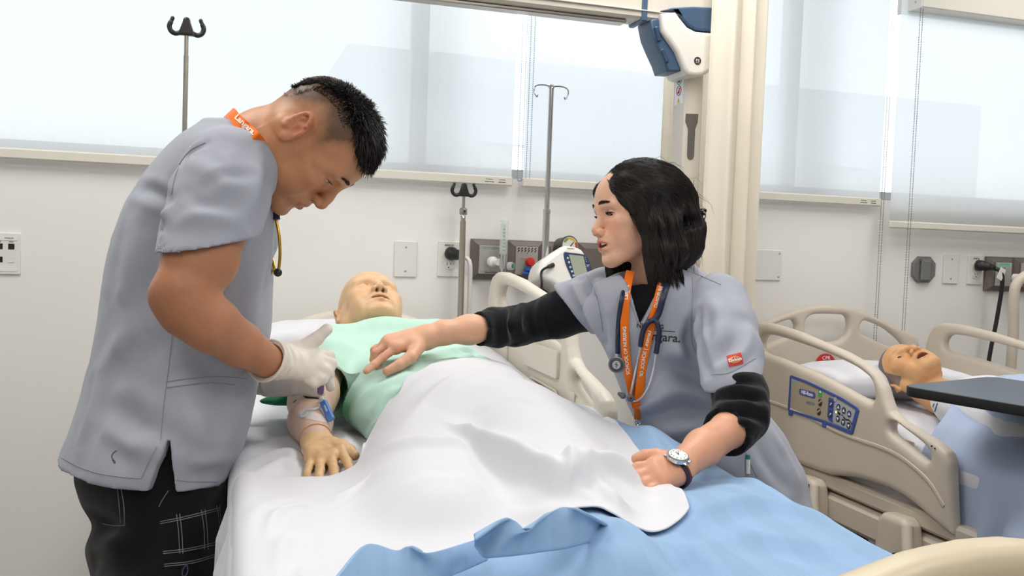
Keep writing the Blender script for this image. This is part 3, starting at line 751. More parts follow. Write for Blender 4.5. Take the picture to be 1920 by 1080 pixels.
# blank plate right of curtain
x, z, w, h = wall_rect((1405, 467), (1462, 526))
t = thing('access_plate', 'square white access plate with corner screws right of the curtain', 'plate', (x, 0, z)); plate_body(t, x, z, w, h, M_WHITEPL)
for sx in (-1, 1):
    for sz in (-1, 1): screw(t, x+sx*(w/2-0.012), z+sz*(h/2-0.014))
# octagonal grey socket
x, z, w, h = wall_rect((1709, 480), (1748, 530))
t = thing('grey_receptacle', 'grey octagonal receptacle cover on the wall above the far bed', 'receptacle', (x, 0, z)); M_GREYPL = mat('grey_enamel', (118, 118, 118), 0.45)
c = 0.028; me = plate([[(-w/2+c, -h/2), (w/2-c, -h/2), (w/2, -h/2+c), (w/2, h/2-c), (w/2-c, h/2), (-w/2+c, h/2), (-w/2, h/2-c), (-w/2, -h/2+c)]], 0.016, 0.004); place_mesh(me, (x, -0.008, z), (1, 0, 0), (0, 0, 1)); link('cover_plate', me, M_GREYPL, t)
b = MB(); b.box((x, -0.022, z-0.004), (0.05, 0.016, 0.085), bev=0.006); lid = b.build('hinged_lid', M_GREYPL, t)
b = MB(); b.cyl((x-0.027, -0.02, z+0.038), (x+0.027, -0.02, z+0.038), 0.006, n=12); b.build('hinge', M_GREYPL, t)
for sx in (-1, 1):
    for sz in (-1, 1): screw(t, x+sx*(w/2-0.016), z+sz*(h/2-0.028), y=-0.0162)
x, z, w, h = wall_rect((1771, 478), (1792, 530))
t = thing('blank_plate', 'white blank wall plate between grey receptacle and far outlet', 'plate', (x, 0, z)); plate_body(t, x, z, 0.078, 0.124, M_WHITEPL); screw(t, x, z+0.041); screw(t, x, z-0.041)
x, z, w, h = wall_rect((1814, 480), (1840, 532))
t, p = outlet(x, z, 'white power outlet above the far bed beside the second gas panel', 'black round plug in the outlet above the far bed', None)
b = MB(); b.tube(catmull([(x+0.03, -0.066, z+0.013), (x+0.055, -0.085, z-0.005), (x+0.066, -0.085, z-0.06), (x+0.06, -0.075, z-0.2), (x+0.03, -0.07, z-0.45), (x+0.02, -0.07, 0.35)], 8), 0.0085); b.build('cord', M_DARKPL, p)
b = MB(); b.box((x+0.05, -0.092, z-0.012), (0.03, 0.003, 0.05), np.array(rotm('Y', 25)), bev=0.001); b.build('cord_tag', M_WHITEPL, p)

# ------------------------------------------------------------------ gas panels
M_GAS = mat('brushed_brown_grey', (118, 108, 103), 0.5, metal=0.15, var=0.08, vscale=8, stretch=(30, 1, 1))
M_GASP = mat('satin_grey_plate', (188, 186, 182), 0.35, metal=0.5, var=0.03)
M_CLEARP = clear_plastic('clear_acrylic', (236, 244, 244), 0.38)
def gas_panel(x0, x1, z0, z1, label, n):
    t = thing('gas_panel', label, 'gas panel', ((x0+x1)/2, 0, (z0+z1)/2))
    b = MB(); b.box(((x0+x1)/2, -0.007, (z0+z1)/2), (x1-x0, 0.014, z1-z0), bev=0.002); b.build('back_plate', M_GAS, t)
    w = (x1-x0)/n
    for i in range(n):
        cx = x0+w*(i+0.5); cz = (z0+z1)/2
        fr = MB(); g = 0.004                                    # sloping frame round each outlet
        A = [(-w/2+g, -0.07), (w/2-g, -0.07), (w/2-g, 0.07), (-w/2+g, 0.07)]; B = [(-0.046, -0.052), (0.046, -0.052), (0.046, 0.052), (-0.046, 0.052)]
        V = [(cx+a, -0.0142, cz+c*(z1-z0)/0.147) for a, c in A]+[(cx+a, -0.026, cz+c) for a, c in B]
        fr.add(V, [(k, (k+1) % 4, 4+(k+1) % 4, 4+k) for k in range(4)]+[(4, 5, 6, 7)]); fr.build('outlet_frame', M_GAS, t, smooth=False)
    return t, w
xa, xb = 0.80, 1.336
t, w = gas_panel(xa, xb, 1.213, 1.357, 'brown grey medical gas panel behind the woman and monitor', 4)
cz = 1.285
def gas_plate(t, cx, cz, name, top, m_top):
    b = MB(); b.box((cx, -0.029, cz), (0.084, 0.008, 0.1), bev=0.002); f = b.build('outlet_plate', M_GASP, t)
    if top: wtext(f, top, 0.0135, cx, cz+0.041, m_top, y=-0.0334)
    screw(f, cx, cz+0.028, y=-0.033); screw(f, cx, cz-0.036, y=-0.033)
    return f
M_GREENINK = mat('green_ink', (60, 140, 105), 0.6, var=0)
c0 = xa+w*0.5
f = gas_plate(t, c0, cz, 'oxygen', 'OXYGEN', M_GREENINK)
bit(f, 'lettering_band', c0, cz-0.044, 0.078, 0.011, mat('pale_grey_print', (165, 165, 160), 0.5, var=0), y=-0.0332, d=0.0004); wtext(f, 'BeaconMedaes', 0.008, c0+0.004, cz-0.044, M_INK, y=-0.034)
c1 = xa+w*1.5
f = gas_plate(t, c1, cz, 'medair', None, None)
for k in range(6):
    for r_ in range(2):
        b = MB(); b.prism([(0, 0), (0.004, 0), (0.008, 0.008), (0.004, 0.008)], (c1-0.036+k*0.0125, -0.0332, cz+0.031+r_*0.009), (1, 0, 0), (0, 0, 1), 0.0004)
        b.build('hazard_stripe', M_INK, f)
wtext(f, 'MEDICAL AIR', 0.008, c1, cz+0.006, M_GREYINK, y=-0.0334)
b = MB(); b.lathe([(0.0135, 0), (0.0155, 0.003), (0.0155, 0.018), (0.0135, 0.021), (0.0, 0.022)], (c1+0.004, -0.045, cz-0.004), (0.1, -0.98, 0.12), 20); b.build('red_knob', M_RED, t)
b = MB(); b.lathe([(0.012, 0), (0.012, 0.02)], (c1+0.004, -0.031, cz-0.004), (0, -1, 0), 14); b.build('knob_stem', M_STEEL, t)
b = MB(); b.box((c1+0.006, -0.05, cz-0.031), (0.036, 0.03, 0.018), bev=0.006); b.box((c1+0.006, -0.05, cz-0.044), (0.05, 0.028, 0.014), bev=0.005); b.build('blue_fitting', M_BLUE, t)
c2 = xa+w*2.5
f = gas_plate(t, c2, cz, 'vacuum', None, None); bit(f, 'yellow_label', c2-0.02, cz+0.041, 0.03, 0.014, mat('yellow_print', (214, 178, 70), 0.5, var=0), y=-0.0331, d=0.0002)
def flowmeter(x, y, z, label, tall=0.14, mirror=1):
    t = thing('flowmeter', label, 'flowmeter', (x, y, z))
    b = MB(); b.lathe([(0.0165, 0), (0.0185, 0.006), (0.0185, 0.02), (0.012, 0.024), (0.012, 0.045)], (x-0.035*mirror, y+0.022, z), (0.35*mirror, -0.93, 0), 18); b.build('adapter', M_WHITEPL, t)
    b = MB(); b.cyl((x, y-0.012, z-0.022), (x, y-0.012, z+0.026), 0.0165, n=18); b.cyl((x, y-0.012, z-0.04), (x, y-0.012, z-0.022), 0.009, 0.013, n=14); b.build('valve_body', M_CHROME, t)
    b = MB(); b.cyl((x, y-0.012, z+0.026), (x, y-0.012, z+tall), 0.0145, 0.0135, n=18); tb = b.build('flow_tube', M_CLEARP, t)
    b = MB(); b.cyl((x, y-0.012, z+0.026), (x, y-0.012, z+tall-0.008), 0.005, 0.006, n=12)
    b.build('inner_tube', clear_plastic('inner_tube_acrylic', (190, 205, 200), 0.5), tb)
    for k in range(7):
        r = MB(); r.box((x-0.004, y-0.0268, z+0.042+k*0.012), (0.008, 0.0006, 0.0016)); r.build('scale_mark', M_GREENINK, tb)
    b = MB(); b.lathe([(0.0148, 0), (0.0148, 0.005), (0.012, 0.007)], (x, y-0.012, z+tall), (0, 0, 1), 18); b.build('tube_cap', M_CLEARP, t)
    b = MB(); b.lathe([(0.01, 0), (0.0145, 0.002), (0.0145, 0.016), (0.012, 0.019)], (x+0.018*mirror, y-0.018, z-0.012), (0.6*mirror, -0.8, 0), 18); k = b.build('control_knob', M_CLEARP, t)
    b = MB(); b.lathe([(0.0085, 0), (0.0085, 0.0006)], np.array((x+0.018*mirror, y-0.018, z-0.012))+0.019*unit((0.6*mirror, -0.8, 0)), (0.6*mirror, -0.8, 0), 14); b.build('knob_label', M_GREENINK, k)
    b = MB(); b.cyl((x, y-0.012, z-0.07), (x, y-0.012, z-0.04), 0.004, 0.006, n=10); b.build('nipple', M_WHITEPL, t)
    return t
flowmeter(c0+0.03, -0.075, cz-0.006, 'clear oxygen flowmeter with white adapter on gas panel behind patient')
# vacuum regulator dial above the monitor
g = onY(1068, 462, -0.09)
t = thing('vacuum_gauge', 'round vacuum gauge dial peeking above the vital signs monitor', 'gauge', g)
nrm = unit((0.25, -0.93, 0.12))
b = MB(); b.lathe([(0.02, -0.055), (0.036, -0.05), (0.036, -0.006), (0.0385, -0.004), (0.0385, 0.002), (0.034, 0.003)], g, nrm, 28); b.build('gauge_case', mat('charcoal_plastic', (70, 68, 66), 0.4), t)
b = MB(); b.lathe([(0.0335, 0.0031), (0.0335, 0.0036)], g, nrm, 28); fc = b.build('dial_face', mat('dial_ivory', (228, 226, 216), 0.5), t)
Fm = frame_from(nrm, (0, 0, 1)); ux, uy = Fm[:, 0], Fm[:, 1]
if uy[2] < 0: uy = -uy; ux = -ux
for a0, a1, c in ((150, 110, (120, 140, 90)), (110, 70, (214, 182, 80)), (70, 30, (214, 182, 80)), (30, -20, (190, 60, 50)), (-20, -60, (150, 40, 40))):
    pts = []
    for i in range(7): a = math.radians(a0+(a1-a0)*i/6); pts.append((0.032*math.cos(a), 0.032*math.sin(a)))
    for i in range(6, -1, -1): a = math.radians(a0+(a1-a0)*i/6); pts.append((0.023*math.cos(a), 0.023*math.sin(a)))
    b = MB(); b.prism(pts, g+nrm*0.0038, ux, uy, 0.0003); b.build('dial_zone', mat('dial_%d_%d' % (c[0], a0), c, 0.5, var=0), fc)
b = MB(); b.box(g+nrm*0.0046+ux*0.004+uy*0.004, (0.03, 0.003, 0.0008), np.stack([unit(ux+uy), unit(uy-ux), nrm], 1)); b.build('needle', M_INK, t)
b = MB(); b.cyl(g-nrm*0.05, (g[0], -0.03, g[2]-0.03), 0.014); b.cyl((g[0], -0.03, g[2]-0.03), (g[0], -0.03, cz-0.02), 0.016); b.build('regulator_stem', M_DARKPL, t)
# second gas panel, far right
xs = onY(1846, 480, 0)[0]
t, w = gas_panel(xs, xs+0.42, 1.215, 1.362, 'brown grey medical gas panel at far right above the second bed', 3)
cc = xs+w*0.5+0.006; f = gas_plate(t, cc, 1.288, 'oxygen', 'OXYGEN', M_GREENINK); bit(f, 'green_band', cc, 1.288+0.041, 0.07, 0.016, mat('pale_green_print', (150, 205, 178), 0.5, var=0), y=-0.0331, d=0.0002)
cc2 = xs+w*1.5; f = gas_plate(t, cc2, 1.288, 'air', 'AIR', M_INK)
b = MB(); b.lathe([(0.012, 0), (0.018, 0.003), (0.018, 0.035), (0.013, 0.04)], (cc2-0.01, -0.05, 1.272), (0.9, -0.35, 0), 18); b.build('red_knob', M_RED, t)
flowmeter(cc+0.06, -0.08, 1.275, 'clear flowmeter on the far right gas panel beside red knob', 0.13)
# ------------------------------------------------------------------ patient lift gantry
t = thing('patient_lift', 'cream free-standing ceiling lift gantry with navy joint cover and upright', 'patient lift', (1.46, -0.4, 0))
YG = -0.40
M_LIFT = mat('lift_enamel', (203, 197, 186), 0.4, var=0.015); M_LIFTW = mat('lift_white_cover', (226, 223, 216), 0.35, var=0.01)
def outl(pts, y, xr=0, zr=0): return [(onY(px, py, y)[0]-xr, onY(px, py, y)[2]-zr) for px, py in pts]
# upright
pc = onY(1299, 250, YG); xc = pc[0]
b = MB(); b.box((xc, YG+0.045, 1.0), (0.066, 0.09, 1.92), bev=0.006); col_ = b.build('upright', M_LIFT, t)
b = MB(); b.box((xc, YG+0.0, 0.03), (0.09, 0.75, 0.05), bev=0.01); b.build('foot', M_LIFT, t)
# slot recess in the front face
sl = outl([(1286, 213), (1309, 214), (1308, 229), (1303, 243), (1301, 292), (1299, 298), (1294, 300), (1289, 297), (1288, 290), (1290, 243), (1285, 228)], YG)
me = plate([sl], 0.003, 0.0006); place_mesh(me, (0, YG-0.0005, 0), (1, 0, 0), (0, 0, 1)); link('slot', me, mat('slot_grey', (92, 88, 86), 0.4), t)
# arrow pictogram
p0 = onY(1292, 352, YG); q = MB()
q.prism([(-0.008, 0.014), (0.008, 0.014), (0.008, -0.006), (0.013, -0.006), (0, -0.02), (-0.013, -0.006), (-0.008, -0.006)], (p0[0], YG-0.0004, p0[2]), (1, 0, 0), (0, 0, 1), 0.0003); q.build('arrow_mark', M_GREYINK, t)
q = MB(); q.prism([(-0.0065, 0.012), (0.0065, 0.012), (0.0065, -0.007), (0.0, -0.016), (-0.0065, -0.007)], (p0[0], YG-0.0008, p0[2]), (1, 0, 0), (0, 0, 1), 0.0003); q.build('arrow_inner', M_LIFT, t)
for dx in (-0.014, 0.016): q = MB(); q.box((p0[0]+dx, YG-0.0004, p0[2]), (0.001, 0.0006, 0.055)); q.build('arrow_line', M_INK, t)
# sticker with three pictograms on the left face
XL = xc-0.033
s0 = onX(1267, 170, XL-0.0006); b = MB(); b.box((XL-0.0006, YG+0.045, s0[2]), (0.0008, 0.06, 0.098), bev=0.0002); st = b.build('sticker', mat('sticker_white', (224, 229, 236), 0.4, var=0), t)
for k, (dz, c) in enumerate(((0.032, (40, 150, 110)), (-0.004, (196, 54, 60)))):
    b = MB(); b.tube([(XL-0.0014, YG+0.045+0.0155*math.cos(a), s0[2]+dz+0.0155*math.sin(a)) for a in np.linspace(0, 2*math.pi, 25)[:-1]], 0.0014, 6, closed=True); b.build('icon_ring', mat('icon_%d' % k, c, 0.5, var=0), st)
    b = MB(); b.box((XL-0.0014, YG+0.043, s0[2]+dz), (0.0006, 0.004, 0.018)); b.box((XL-0.0014, YG+0.048, s0[2]+dz-0.005), (0.0006, 0.009, 0.007)); b.build('icon_figure', M_INK, st)
b = MB(); b.box((XL-0.002, YG+0.045, s0[2]-0.004), (0.0006, 0.003, 0.026), np.array(rotm('X', 45))); b.build('icon_bar', mat('icon_1'), st)
b = MB(); b.prism([(-0.011, -0.009), (0.011, -0.009), (0, 0.011)], (XL-0.0012, YG+0.045, s0[2]-0.037), (0, 1, 0), (0, 0, 1), -0.0004); b.build('warning_triangle', mat('warning_yellow', (240, 205, 60), 0.5, var=0), st)
b = MB(); b.box((XL-0.0022, YG+0.045, s0[2]-0.037), (0.0005, 0.002, 0.009)); b.build('warning_mark', M_INK, st)
# joint cover: white shell, navy cap, navy arm
sh = outl([(1240, 24), (1268, 22), (1276, 33), (1290, 50), (1305, 58), (1345, 62), (1345, 128), (1330, 136), (1318, 142), (1302, 144), (1288, 140), (1281, 128), (1268, 96), (1254, 76), (1241, 58)], YG-0.048)
me = plate([sh], 0.142, 0.014); place_mesh(me, (0, YG+0.022, 0), (1, 0, 0), (0, 0, 1)); link('joint_shell', me, M_LIFTW, t)
cp = outl([(1240, 20), (1260, 14), (1300, 12), (1345, 14), (1345, 60), (1306, 56), (1291, 48), (1278, 33), (1270, 20)], YG-0.04)
me = plate([cp], 0.126, 0.006); place_mesh(me, (0, YG+0.022, 0), (1, 0, 0), (0, 0, 1)); link('joint_cap', me, M_NAVY, t)
ar = outl([(1219, 38), (1224, 34), (1240, 34), (1243, 58), (1256, 78), (1270, 100), (1283, 132), (1270, 135), (1252, 134), (1246, 116), (1234, 90), (1225, 68)], YG-0.03)
me = plate([ar], 0.1, 0.008); place_mesh(me, (0, YG+0.02, 0), (1, 0, 0), (0, 0, 1)); arm_ = link('joint_arm', me, M_NAVY, t)
for (a, c) in (((1229, 50), (1236, 78)), ((1240, 92), (1250, 118))):
    p = onY(*a, YG-0.03); r = onY(*c, YG-0.03); b = MB(); mid = (p+r)/2; dd = r-p; L_ = np.linalg.norm(dd); ux = dd/L_
    b.box((mid[0], YG-0.031, mid[2]), (L_, 0.012, 0.016), np.stack([ux, (0, 1, 0), np.cross(ux, (0, 1, 0))], 1), bev=0.004); b.build('arm_latch', mat('navy_dark', (44, 66, 92), 0.4), arm_)
g = onY(1308, 114, YG-0.05); b = MB(); b.lathe([(0.0125, 0), (0.0125, 0.002)], (g[0], YG-0.0485, g[2]), (0, -1, 0), 24); lg = b.build('round_badge', mat('badge_black', (30, 32, 38), 0.35, var=0), t)
wtext(lg, 'FS', 0.012, g[0], g[2]+0.001, M_WINK, y=YG-0.0509, wid=1.25); b = MB(); b.box((g[0], YG-0.0509, g[2]-0.006), (0.014, 0.0004, 0.0008)); b.build('badge_line', M_WINK, lg)
# beam
z0 = onY(1100, 24, YG-0.03)[2]; BX0 = 0.3; BX1 = onY(1330, 40, YG)[0]
b = MB(); b.box(((BX0+BX1)/2, YG+0.02, z0+0.052), (BX1-BX0, 0.095, 0.1), bev=0.008); b.box(((BX0+BX1)/2, YG-0.03, z0+0.028), (BX1-BX0, 0.008, 0.004), bev=0.001); b.build('beam', M_LIFT, t)
xb = onY(1209, 20, YG-0.03)[0]; b = MB(); b.box((xb, YG+0.02, z0+0.05), (0.02, 0.105, 0.112), bev=0.004); b.build('beam_band', M_NAVY, t)
b = MB(); b.box(((BX0+xb-0.05)/2, YG+0.02, z0-0.004), (xb-0.05-BX0, 0.05, 0.012), bev=0.003); b.build('running_rail', M_STEEL, t)
# second upright far off to the left, outside the frame, carries the other end of the beam
b = MB(); b.box((BX0-0.0, YG+0.045, 2.14), (0.066, 0.09, 0.12), bev=0.006); b.build('end_block', M_LIFT, t)

# ------------------------------------------------------------------ privacy curtains
def curtain(label, path, z0, z1, nf, amp, seed, col, sub=22):
    t = thing('privacy_curtain', label, 'curtain', (path[0][0], path[0][1], z0))
    r = np.random.default_rng(seed); P = np.asarray(path, float)
    L_ = np.r_[0, np.cumsum(np.linalg.norm(np.diff(P, axis=0), axis=1))]; n = nf*sub; s = np.linspace(0, L_[-1], n)
    cx = np.interp(s, L_, P[:, 0]); cy = np.interp(s, L_, P[:, 1]); dx = np.gradient(cx); dy = np.gradient(cy); nn = np.stack([-dy, dx], 1); nn /= np.linalg.norm(nn, axis=1)[:, None]
    ph = np.cumsum(1+0.5*np.interp(np.linspace(0, nf, n), np.arange(nf+1), r.uniform(-1, 1, nf+1)))*2*math.pi/sub; am = np.interp(np.linspace(0, nf, n), np.arange(nf+1), r.uniform(0.6, 1.25, nf+1))*amp
    zs = np.linspace(z0, z1, 30); G = np.zeros((n, 30, 3))
    for j, z in enumerate(zs):
        k = (z-z0)/(z1-z0); a = am*(1.05-0.35*k); w = a*(np.sin(ph+0.25*math.sin(3*k))+0.18*np.sin(2*ph+1))
        G[:, j, 0] = cx+nn[:, 0]*w; G[:, j, 1] = cy+nn[:, 1]*w; G[:, j, 2] = z
    b = MB(); b.grid(G); o = b.build('curtain_fabric', col, t, sharp=None); md = o.modifiers.new('solid', 'SOLIDIFY'); md.thickness = 0.0025
    for i in range(0, n, sub):
        h = MB(); h.cyl((cx[i], cy[i], z1-0.01), (cx[i], cy[i], z1+0.05), 0.003, n=8); h.build('curtain_hook', M_STEEL, t)
    tr = MB(); tr.tube([(x, y, z1+0.06) for x, y in P], 0.014, 8); tr.build('track', M_ALU, t)
    return t
def cloth_mat(name, col, transl=0.0, rough=0.85, bump=0.25, bscale=900, var=0.03, vscale=8):
    m = mat(name, col, rough, var=var, vscale=vscale, bump=bump, bscale=bscale, spec=0.15, sheen=0.12)
    if transl:
        nt = m.node_tree; o = nt.nodes['Material Output']; p = nt.nodes['Principled BSDF']; tr = nt.nodes.new('ShaderNodeBsdfTranslucent'); tr.inputs[0].default_value = rgba(col)
        mx = nt.nodes.new('ShaderNodeMixShader'); mx.inputs[0].default_value = transl; nt.links.new(p.outputs[0], mx.inputs[1]); nt.links.new(tr.outputs[0], mx.inputs[2]); nt.links.new(mx.outputs[0], o.inputs[0])
    return m
M_CURT = cloth_mat('curtain_cream', (253, 248, 238), 0.5)
a = onY(1330, 100, -0.52); c = onY(1442, 100, -0.52)
curtain('cream privacy curtain hanging in front of the lift upright', [(a[0]+0.015, -0.50), ((a[0]+c[0])/2, -0.54), (c[0]-0.02, -0.52)], 0.3, 2.6, 3, 0.026, 3, M_CURT)
a = onY(1236, 200, -0.13); c = onY(1290, 200, -0.13)
curtain('second cream curtain showing as a sliver behind the lift upright', [(a[0]+0.01, -0.15), (c[0]+0.1, -0.15)], 0.3, 2.6, 5, 0.014, 5, M_CURT)

# ------------------------------------------------------------------ IV poles
def black_hook(t, p):
    x, y, z = p; b = MB()
    me = plate([[(-0.021, -0.024), (0.021, -0.024), (0.017, -0.012), (0.010, 0.008), (0.0085, 0.016), (0.005, 0.0205), (0, 0.022), (-0.005, 0.0205), (-0.0085, 0.016), (-0.010, 0.008), (-0.017, -0.012)]], 0.02, 0.005)
    place_mesh(me, (x, y, z), (1, 0, 0), (0, 0, 1)); h = link('hook_body', me, M_DARKPL, t)
    for s in (-1, 1):
        b = MB(); b.tube(catmull([(x+s*0.012, y, z-0.016), (x+s*0.026, y, z-0.021), (x+s*0.037, y, z-0.016), (x+s*0.0415, y, z-0.004), (x+s*0.038, y, z+0.007), (x+s*0.034, y, z+0.016)], 6), [0.0062]*25+[0.005]*6, 10)
        b.ball((x+s*0.034, y, z+0.017), 0.0052, 10); b.build('hook', M_DARKPL, h)
def bed_pole(label, ptop, xb, yb, zb, collar=True):
    t = thing('iv_pole', label, 'IV pole', (xb, yb, zb))
    top = np.array(ptop); zc = top[2]-0.075
    b = MB(); b.cyl(top+(0, 0, -0.02), (top[0], top[1], zc), 0.0052, n=12); b.build('upper_rod', M_STEEL, t)
    black_hook(t, top)
    if collar:
        b = MB(); b.lathe([(0.012, -0.012), (0.0135, -0.006), (0.0135, 0.008), (0.01, 0.012)], (top[0], top[1], zc), (0, 0, 1), 18); b.box((top[0], top[1]-0.012, zc), (0.018, 0.012, 0.018), bev=0.004); b.build('lock_collar', M_STEEL, t)
        b = MB(); b.lathe([(0.004, 0), (0.004, 0.003)], (top[0], top[1]-0.018, zc), (0, -1, 0), 10); b.build('lock_button', M_DARKPL, t)
        b = MB(); b.lathe([(0.0085, -0.024), (0.0095, -0.02), (0.0095, 0.0), (0.0085, 0.002)], (top[0], top[1], zc-0.016), (0, 0, 1), 16); b.build('ferrule', M_CHROME, t)
        b = MB(); b.cyl((top[0], top[1], zc-0.035), (xb, yb, zb), 0.0105, n=14); b.build('lower_tube', M_STEEL, t)
    else:
        b = MB(); b.cyl((top[0], top[1], zc), (xb, yb, zb), 0.0062, n=14); b.build('lower_tube', M_STEEL, t)
    return t
tp = onY(870, 355, -0.085); bp = onY(867, 590, -0.085)
bed_pole('telescopic steel IV pole with black hooks standing right behind the patient', tp, bp[0]-0.004, -0.085, 0.62)
tp = onY(350, 49, -0.6); bp = onY(343, 243, -0.6)
t = bed_pole('thin steel IV pole with black hooks rising behind the man', tp, bp[0], -0.6, 0.06, False)
b = MB(); x, y = bp[0], -0.6
for k in range(5): a = k*2*math.pi/5; b.tube([(x, y, 0.07), (x+0.22*math.cos(a), y+0.22*math.sin(a), 0.05)], [0.016, 0.01], 8); b.ball((x+0.22*math.cos(a), y+0.22*math.sin(a), 0.025), 0.025, 10)
b.build('star_base', M_STEEL, t)
# chrome stand with monitor
YS = -0.26
tp = onY(1034, 163, YS); bp = onY(1021, 470, YS)
t = thing('monitor_stand', 'chrome pole stand with wire hooks carrying the vital signs monitor', 'stand', (bp[0], YS, 0))
b = MB(); b.cyl((tp[0], YS, tp[2]-0.4), (bp[0], YS, 0.08), 0.0115, n=16); b.build('lower_tube', M_CHROME, t)
b = MB(); b.cyl((tp[0], YS, tp[2]), (tp[0], YS, tp[2]-0.42), 0.0085, n=14); b.build('upper_rod', M_CHROME, t)
b = MB(); b.lathe([(0.011, 0), (0.0125, 0.006), (0.0125, 0.018), (0.009, 0.022)], (tp[0], YS, tp[2]-0.42), (0, 0, 1), 16); b.build('collar', M_CHROME, t)
for s in (-1, 1):
    b = MB(); b.tube(catmull([(tp[0], YS, tp[2]+0.001), (tp[0]+s*0.03, YS, tp[2]+0.004), (tp[0]+s*0.055, YS, tp[2]-0.002), (tp[0]+s*0.059, YS, tp[2]-0.02), (tp[0]+s*0.05, YS, tp[2]-0.036), (tp[0]+s*0.046, YS, tp[2]-0.03)], 7), 0.0024, 8); b.build('wire_hook', M_CHROME, t)
b = MB(); b.lathe([(0.012, 0), (0.009, 0.008), (0.005, 0.012)], (tp[0], YS, tp[2]-0.004), (0, 0, 1), 14); b.build('pole_cap', M_CHROME, t)
for k in range(5):
    a = k*2*math.pi/5+0.3; b = MB(); b.tube([(bp[0], YS, 0.1), (bp[0]+0.2*math.cos(a), YS+0.2*math.sin(a), 0.065)], [0.018, 0.012], 8); l_ = b.build('base_leg', M_DARKPL, t)
    b = MB(); b.lathe([(0.024, -0.01), (0.028, -0.006), (0.028, 0.006), (0.024, 0.01)], (bp[0]+0.2*math.cos(a), YS+0.2*math.sin(a), 0.029), (-math.sin(a), math.cos(a), 0), 14); b.cyl((bp[0]+0.2*math.cos(a), YS+0.2*math.sin(a), 0.03), (bp[0]+0.2*math.cos(a), YS+0.2*math.sin(a), 0.07), 0.007, n=8); b.build('caster', M_DARKPL, l_)
zb = onY(1010, 545, YS)[2]
b = MB(); b.box((bp[0]+0.02, YS, zb+0.02), (0.06, 0.05, 0.012), bev=0.003); b.box((bp[0], YS-0.02, zb-0.02), (0.05, 0.006, 0.06), bev=0.002); b.box((bp[0]+0.03, YS-0.02, zb-0.02), (0.05, 0.006, 0.006)); b.build('bracket', M_DARKPL, t)
b = MB()
for k in range(3): b.tube(catmull([(bp[0]-0.04+0.03*k, YS-0.03, zb+0.005), (bp[0]-0.03+0.03*k, YS-0.05, zb-0.03), (bp[0]-0.015+0.03*k, YS-0.03, zb+0.0)], 6), 0.003, 6)
b.build('cable_hook', M_DARKPL, t)
# monitor: case outlined in its own tilted plane
mc = onY(1060, 500, YS-0.07)
nrm = unit((0.10, -0.95, 0.28)); ux = unit(np.cross((0, 0, 1), -nrm)); ux = unit(np.cross(nrm, np.cross(ux, nrm))); ux = ux if ux[0] > 0 else -ux; uy = np.cross(nrm, ux); uy = uy if uy[2] > 0 else -uy
def inpl(pts, c=mc, n=nrm):
    out = []
    for px, py in pts:
        r = ray(px, py); k = ((c-CAM)@n)/(r@n); p = CAM+r*k-c; out.append((p@ux, p@uy))
    return out
t = thing('vital_signs_monitor', 'white vital signs monitor with navy framed grey screen beside the woman', 'monitor', mc-(0, 0, 0.09))
case = smooth_loop(inpl([(1013, 498), (1022, 484), (1044, 468), (1062, 459), (1088, 464), (1099, 476), (1108, 500), (1115, 522), (1108, 538), (1088, 545), (1060, 547), (1036, 532), (1012, 520)]), 5)
me = plate([case], 0.1, 0.018, 4); place_mesh(me, mc-nrm*0.05, ux, uy); link('case', me, mat('monitor_white', (233, 231, 226), 0.35, var=0.01), t)
bz = smooth_loop(inpl([(1057, 474), (1066, 474), (1090, 477), (1099, 481), (1106, 498), (1112, 518), (1104, 523), (1086, 526), (1074, 524), (1066, 508), (1059, 490)]), 4)
me = plate([bz], 0.006, 0.002); place_mesh(me, mc+nrm*0.002, ux, uy); bz_ = link('bezel', me, mat('bezel_navy', (40, 52, 92), 0.35, var=0.01), t)
sc_ = inpl([(1065, 478), (1092, 481), (1101, 518), (1077, 522)]); me = plate([sc_], 0.003, 0.0006); place_mesh(me, mc+nrm*0.0056, ux, uy); link('screen', me, mat('lcd_grey', (152, 160, 142), 0.25, var=0.03), t)
for k, p in enumerate([(1063, 485), (1065.5, 493), (1068, 502), (1071, 510), (1074, 518)]):
    q = inpl([p])[0]; b = MB(); b.ball(mc+nrm*0.006+ux*q[0]+uy*q[1], (0.0042, 0.0042, 0.0025), 10, np.stack([ux, uy, nrm], 1)); b.build('side_button', mat('pale_blue_button', (176, 200, 226), 0.35, var=0), bz_)
for k, p in enumerate([(1096, 483), (1097, 487), (1098, 491)]):
    q = inpl([p])[0]; b = MB(); b.ball(mc+nrm*0.0056+ux*q[0]+uy*q[1], (0.0018, 0.0018, 0.001), 8); b.build('indicator', M_WINK, bz_)
q = inpl([(1101, 499)])[0]; me = text_mesh('57', 0.010, 0.0002); place_mesh(me, mc+nrm*0.0056+ux*q[0]+uy*q[1], ux, uy); link('lettering', me, M_WINK, bz_)
q = inpl([(1070, 466)])[0]; me = text_mesh('WelchAllyn', 0.006, 0.0002); place_mesh(me, mc+nrm*0.0006+ux*q[0]+uy*q[1], ux, uy); link('lettering', me, M_INK, t)
b = MB(); b.tube(catmull([mc+ux*(-0.055)+uy*0.0+nrm*0.004, mc+ux*(-0.075)-uy*0.008+nrm*0.02, mc+ux*(-0.088)-uy*0.02, mc+ux*(-0.09)-uy*0.06, mc+ux*(-0.085)-uy*0.1-nrm*0.03], 7), 0.004, 8); b.tube([mc+ux*(-0.045)+uy*0.004+nrm*0.001, mc+ux*(-0.066)-uy*0.004+nrm*0.012], [0.008, 0.006], 10); b.build('cable', M_DARKPL, t)
b = MB(); b.tube([mc-nrm*0.09, np.array((bp[0], YS, mc[2]-0.02))], 0.014, 10); b.build('mount_arm', M_DARKPL, t)
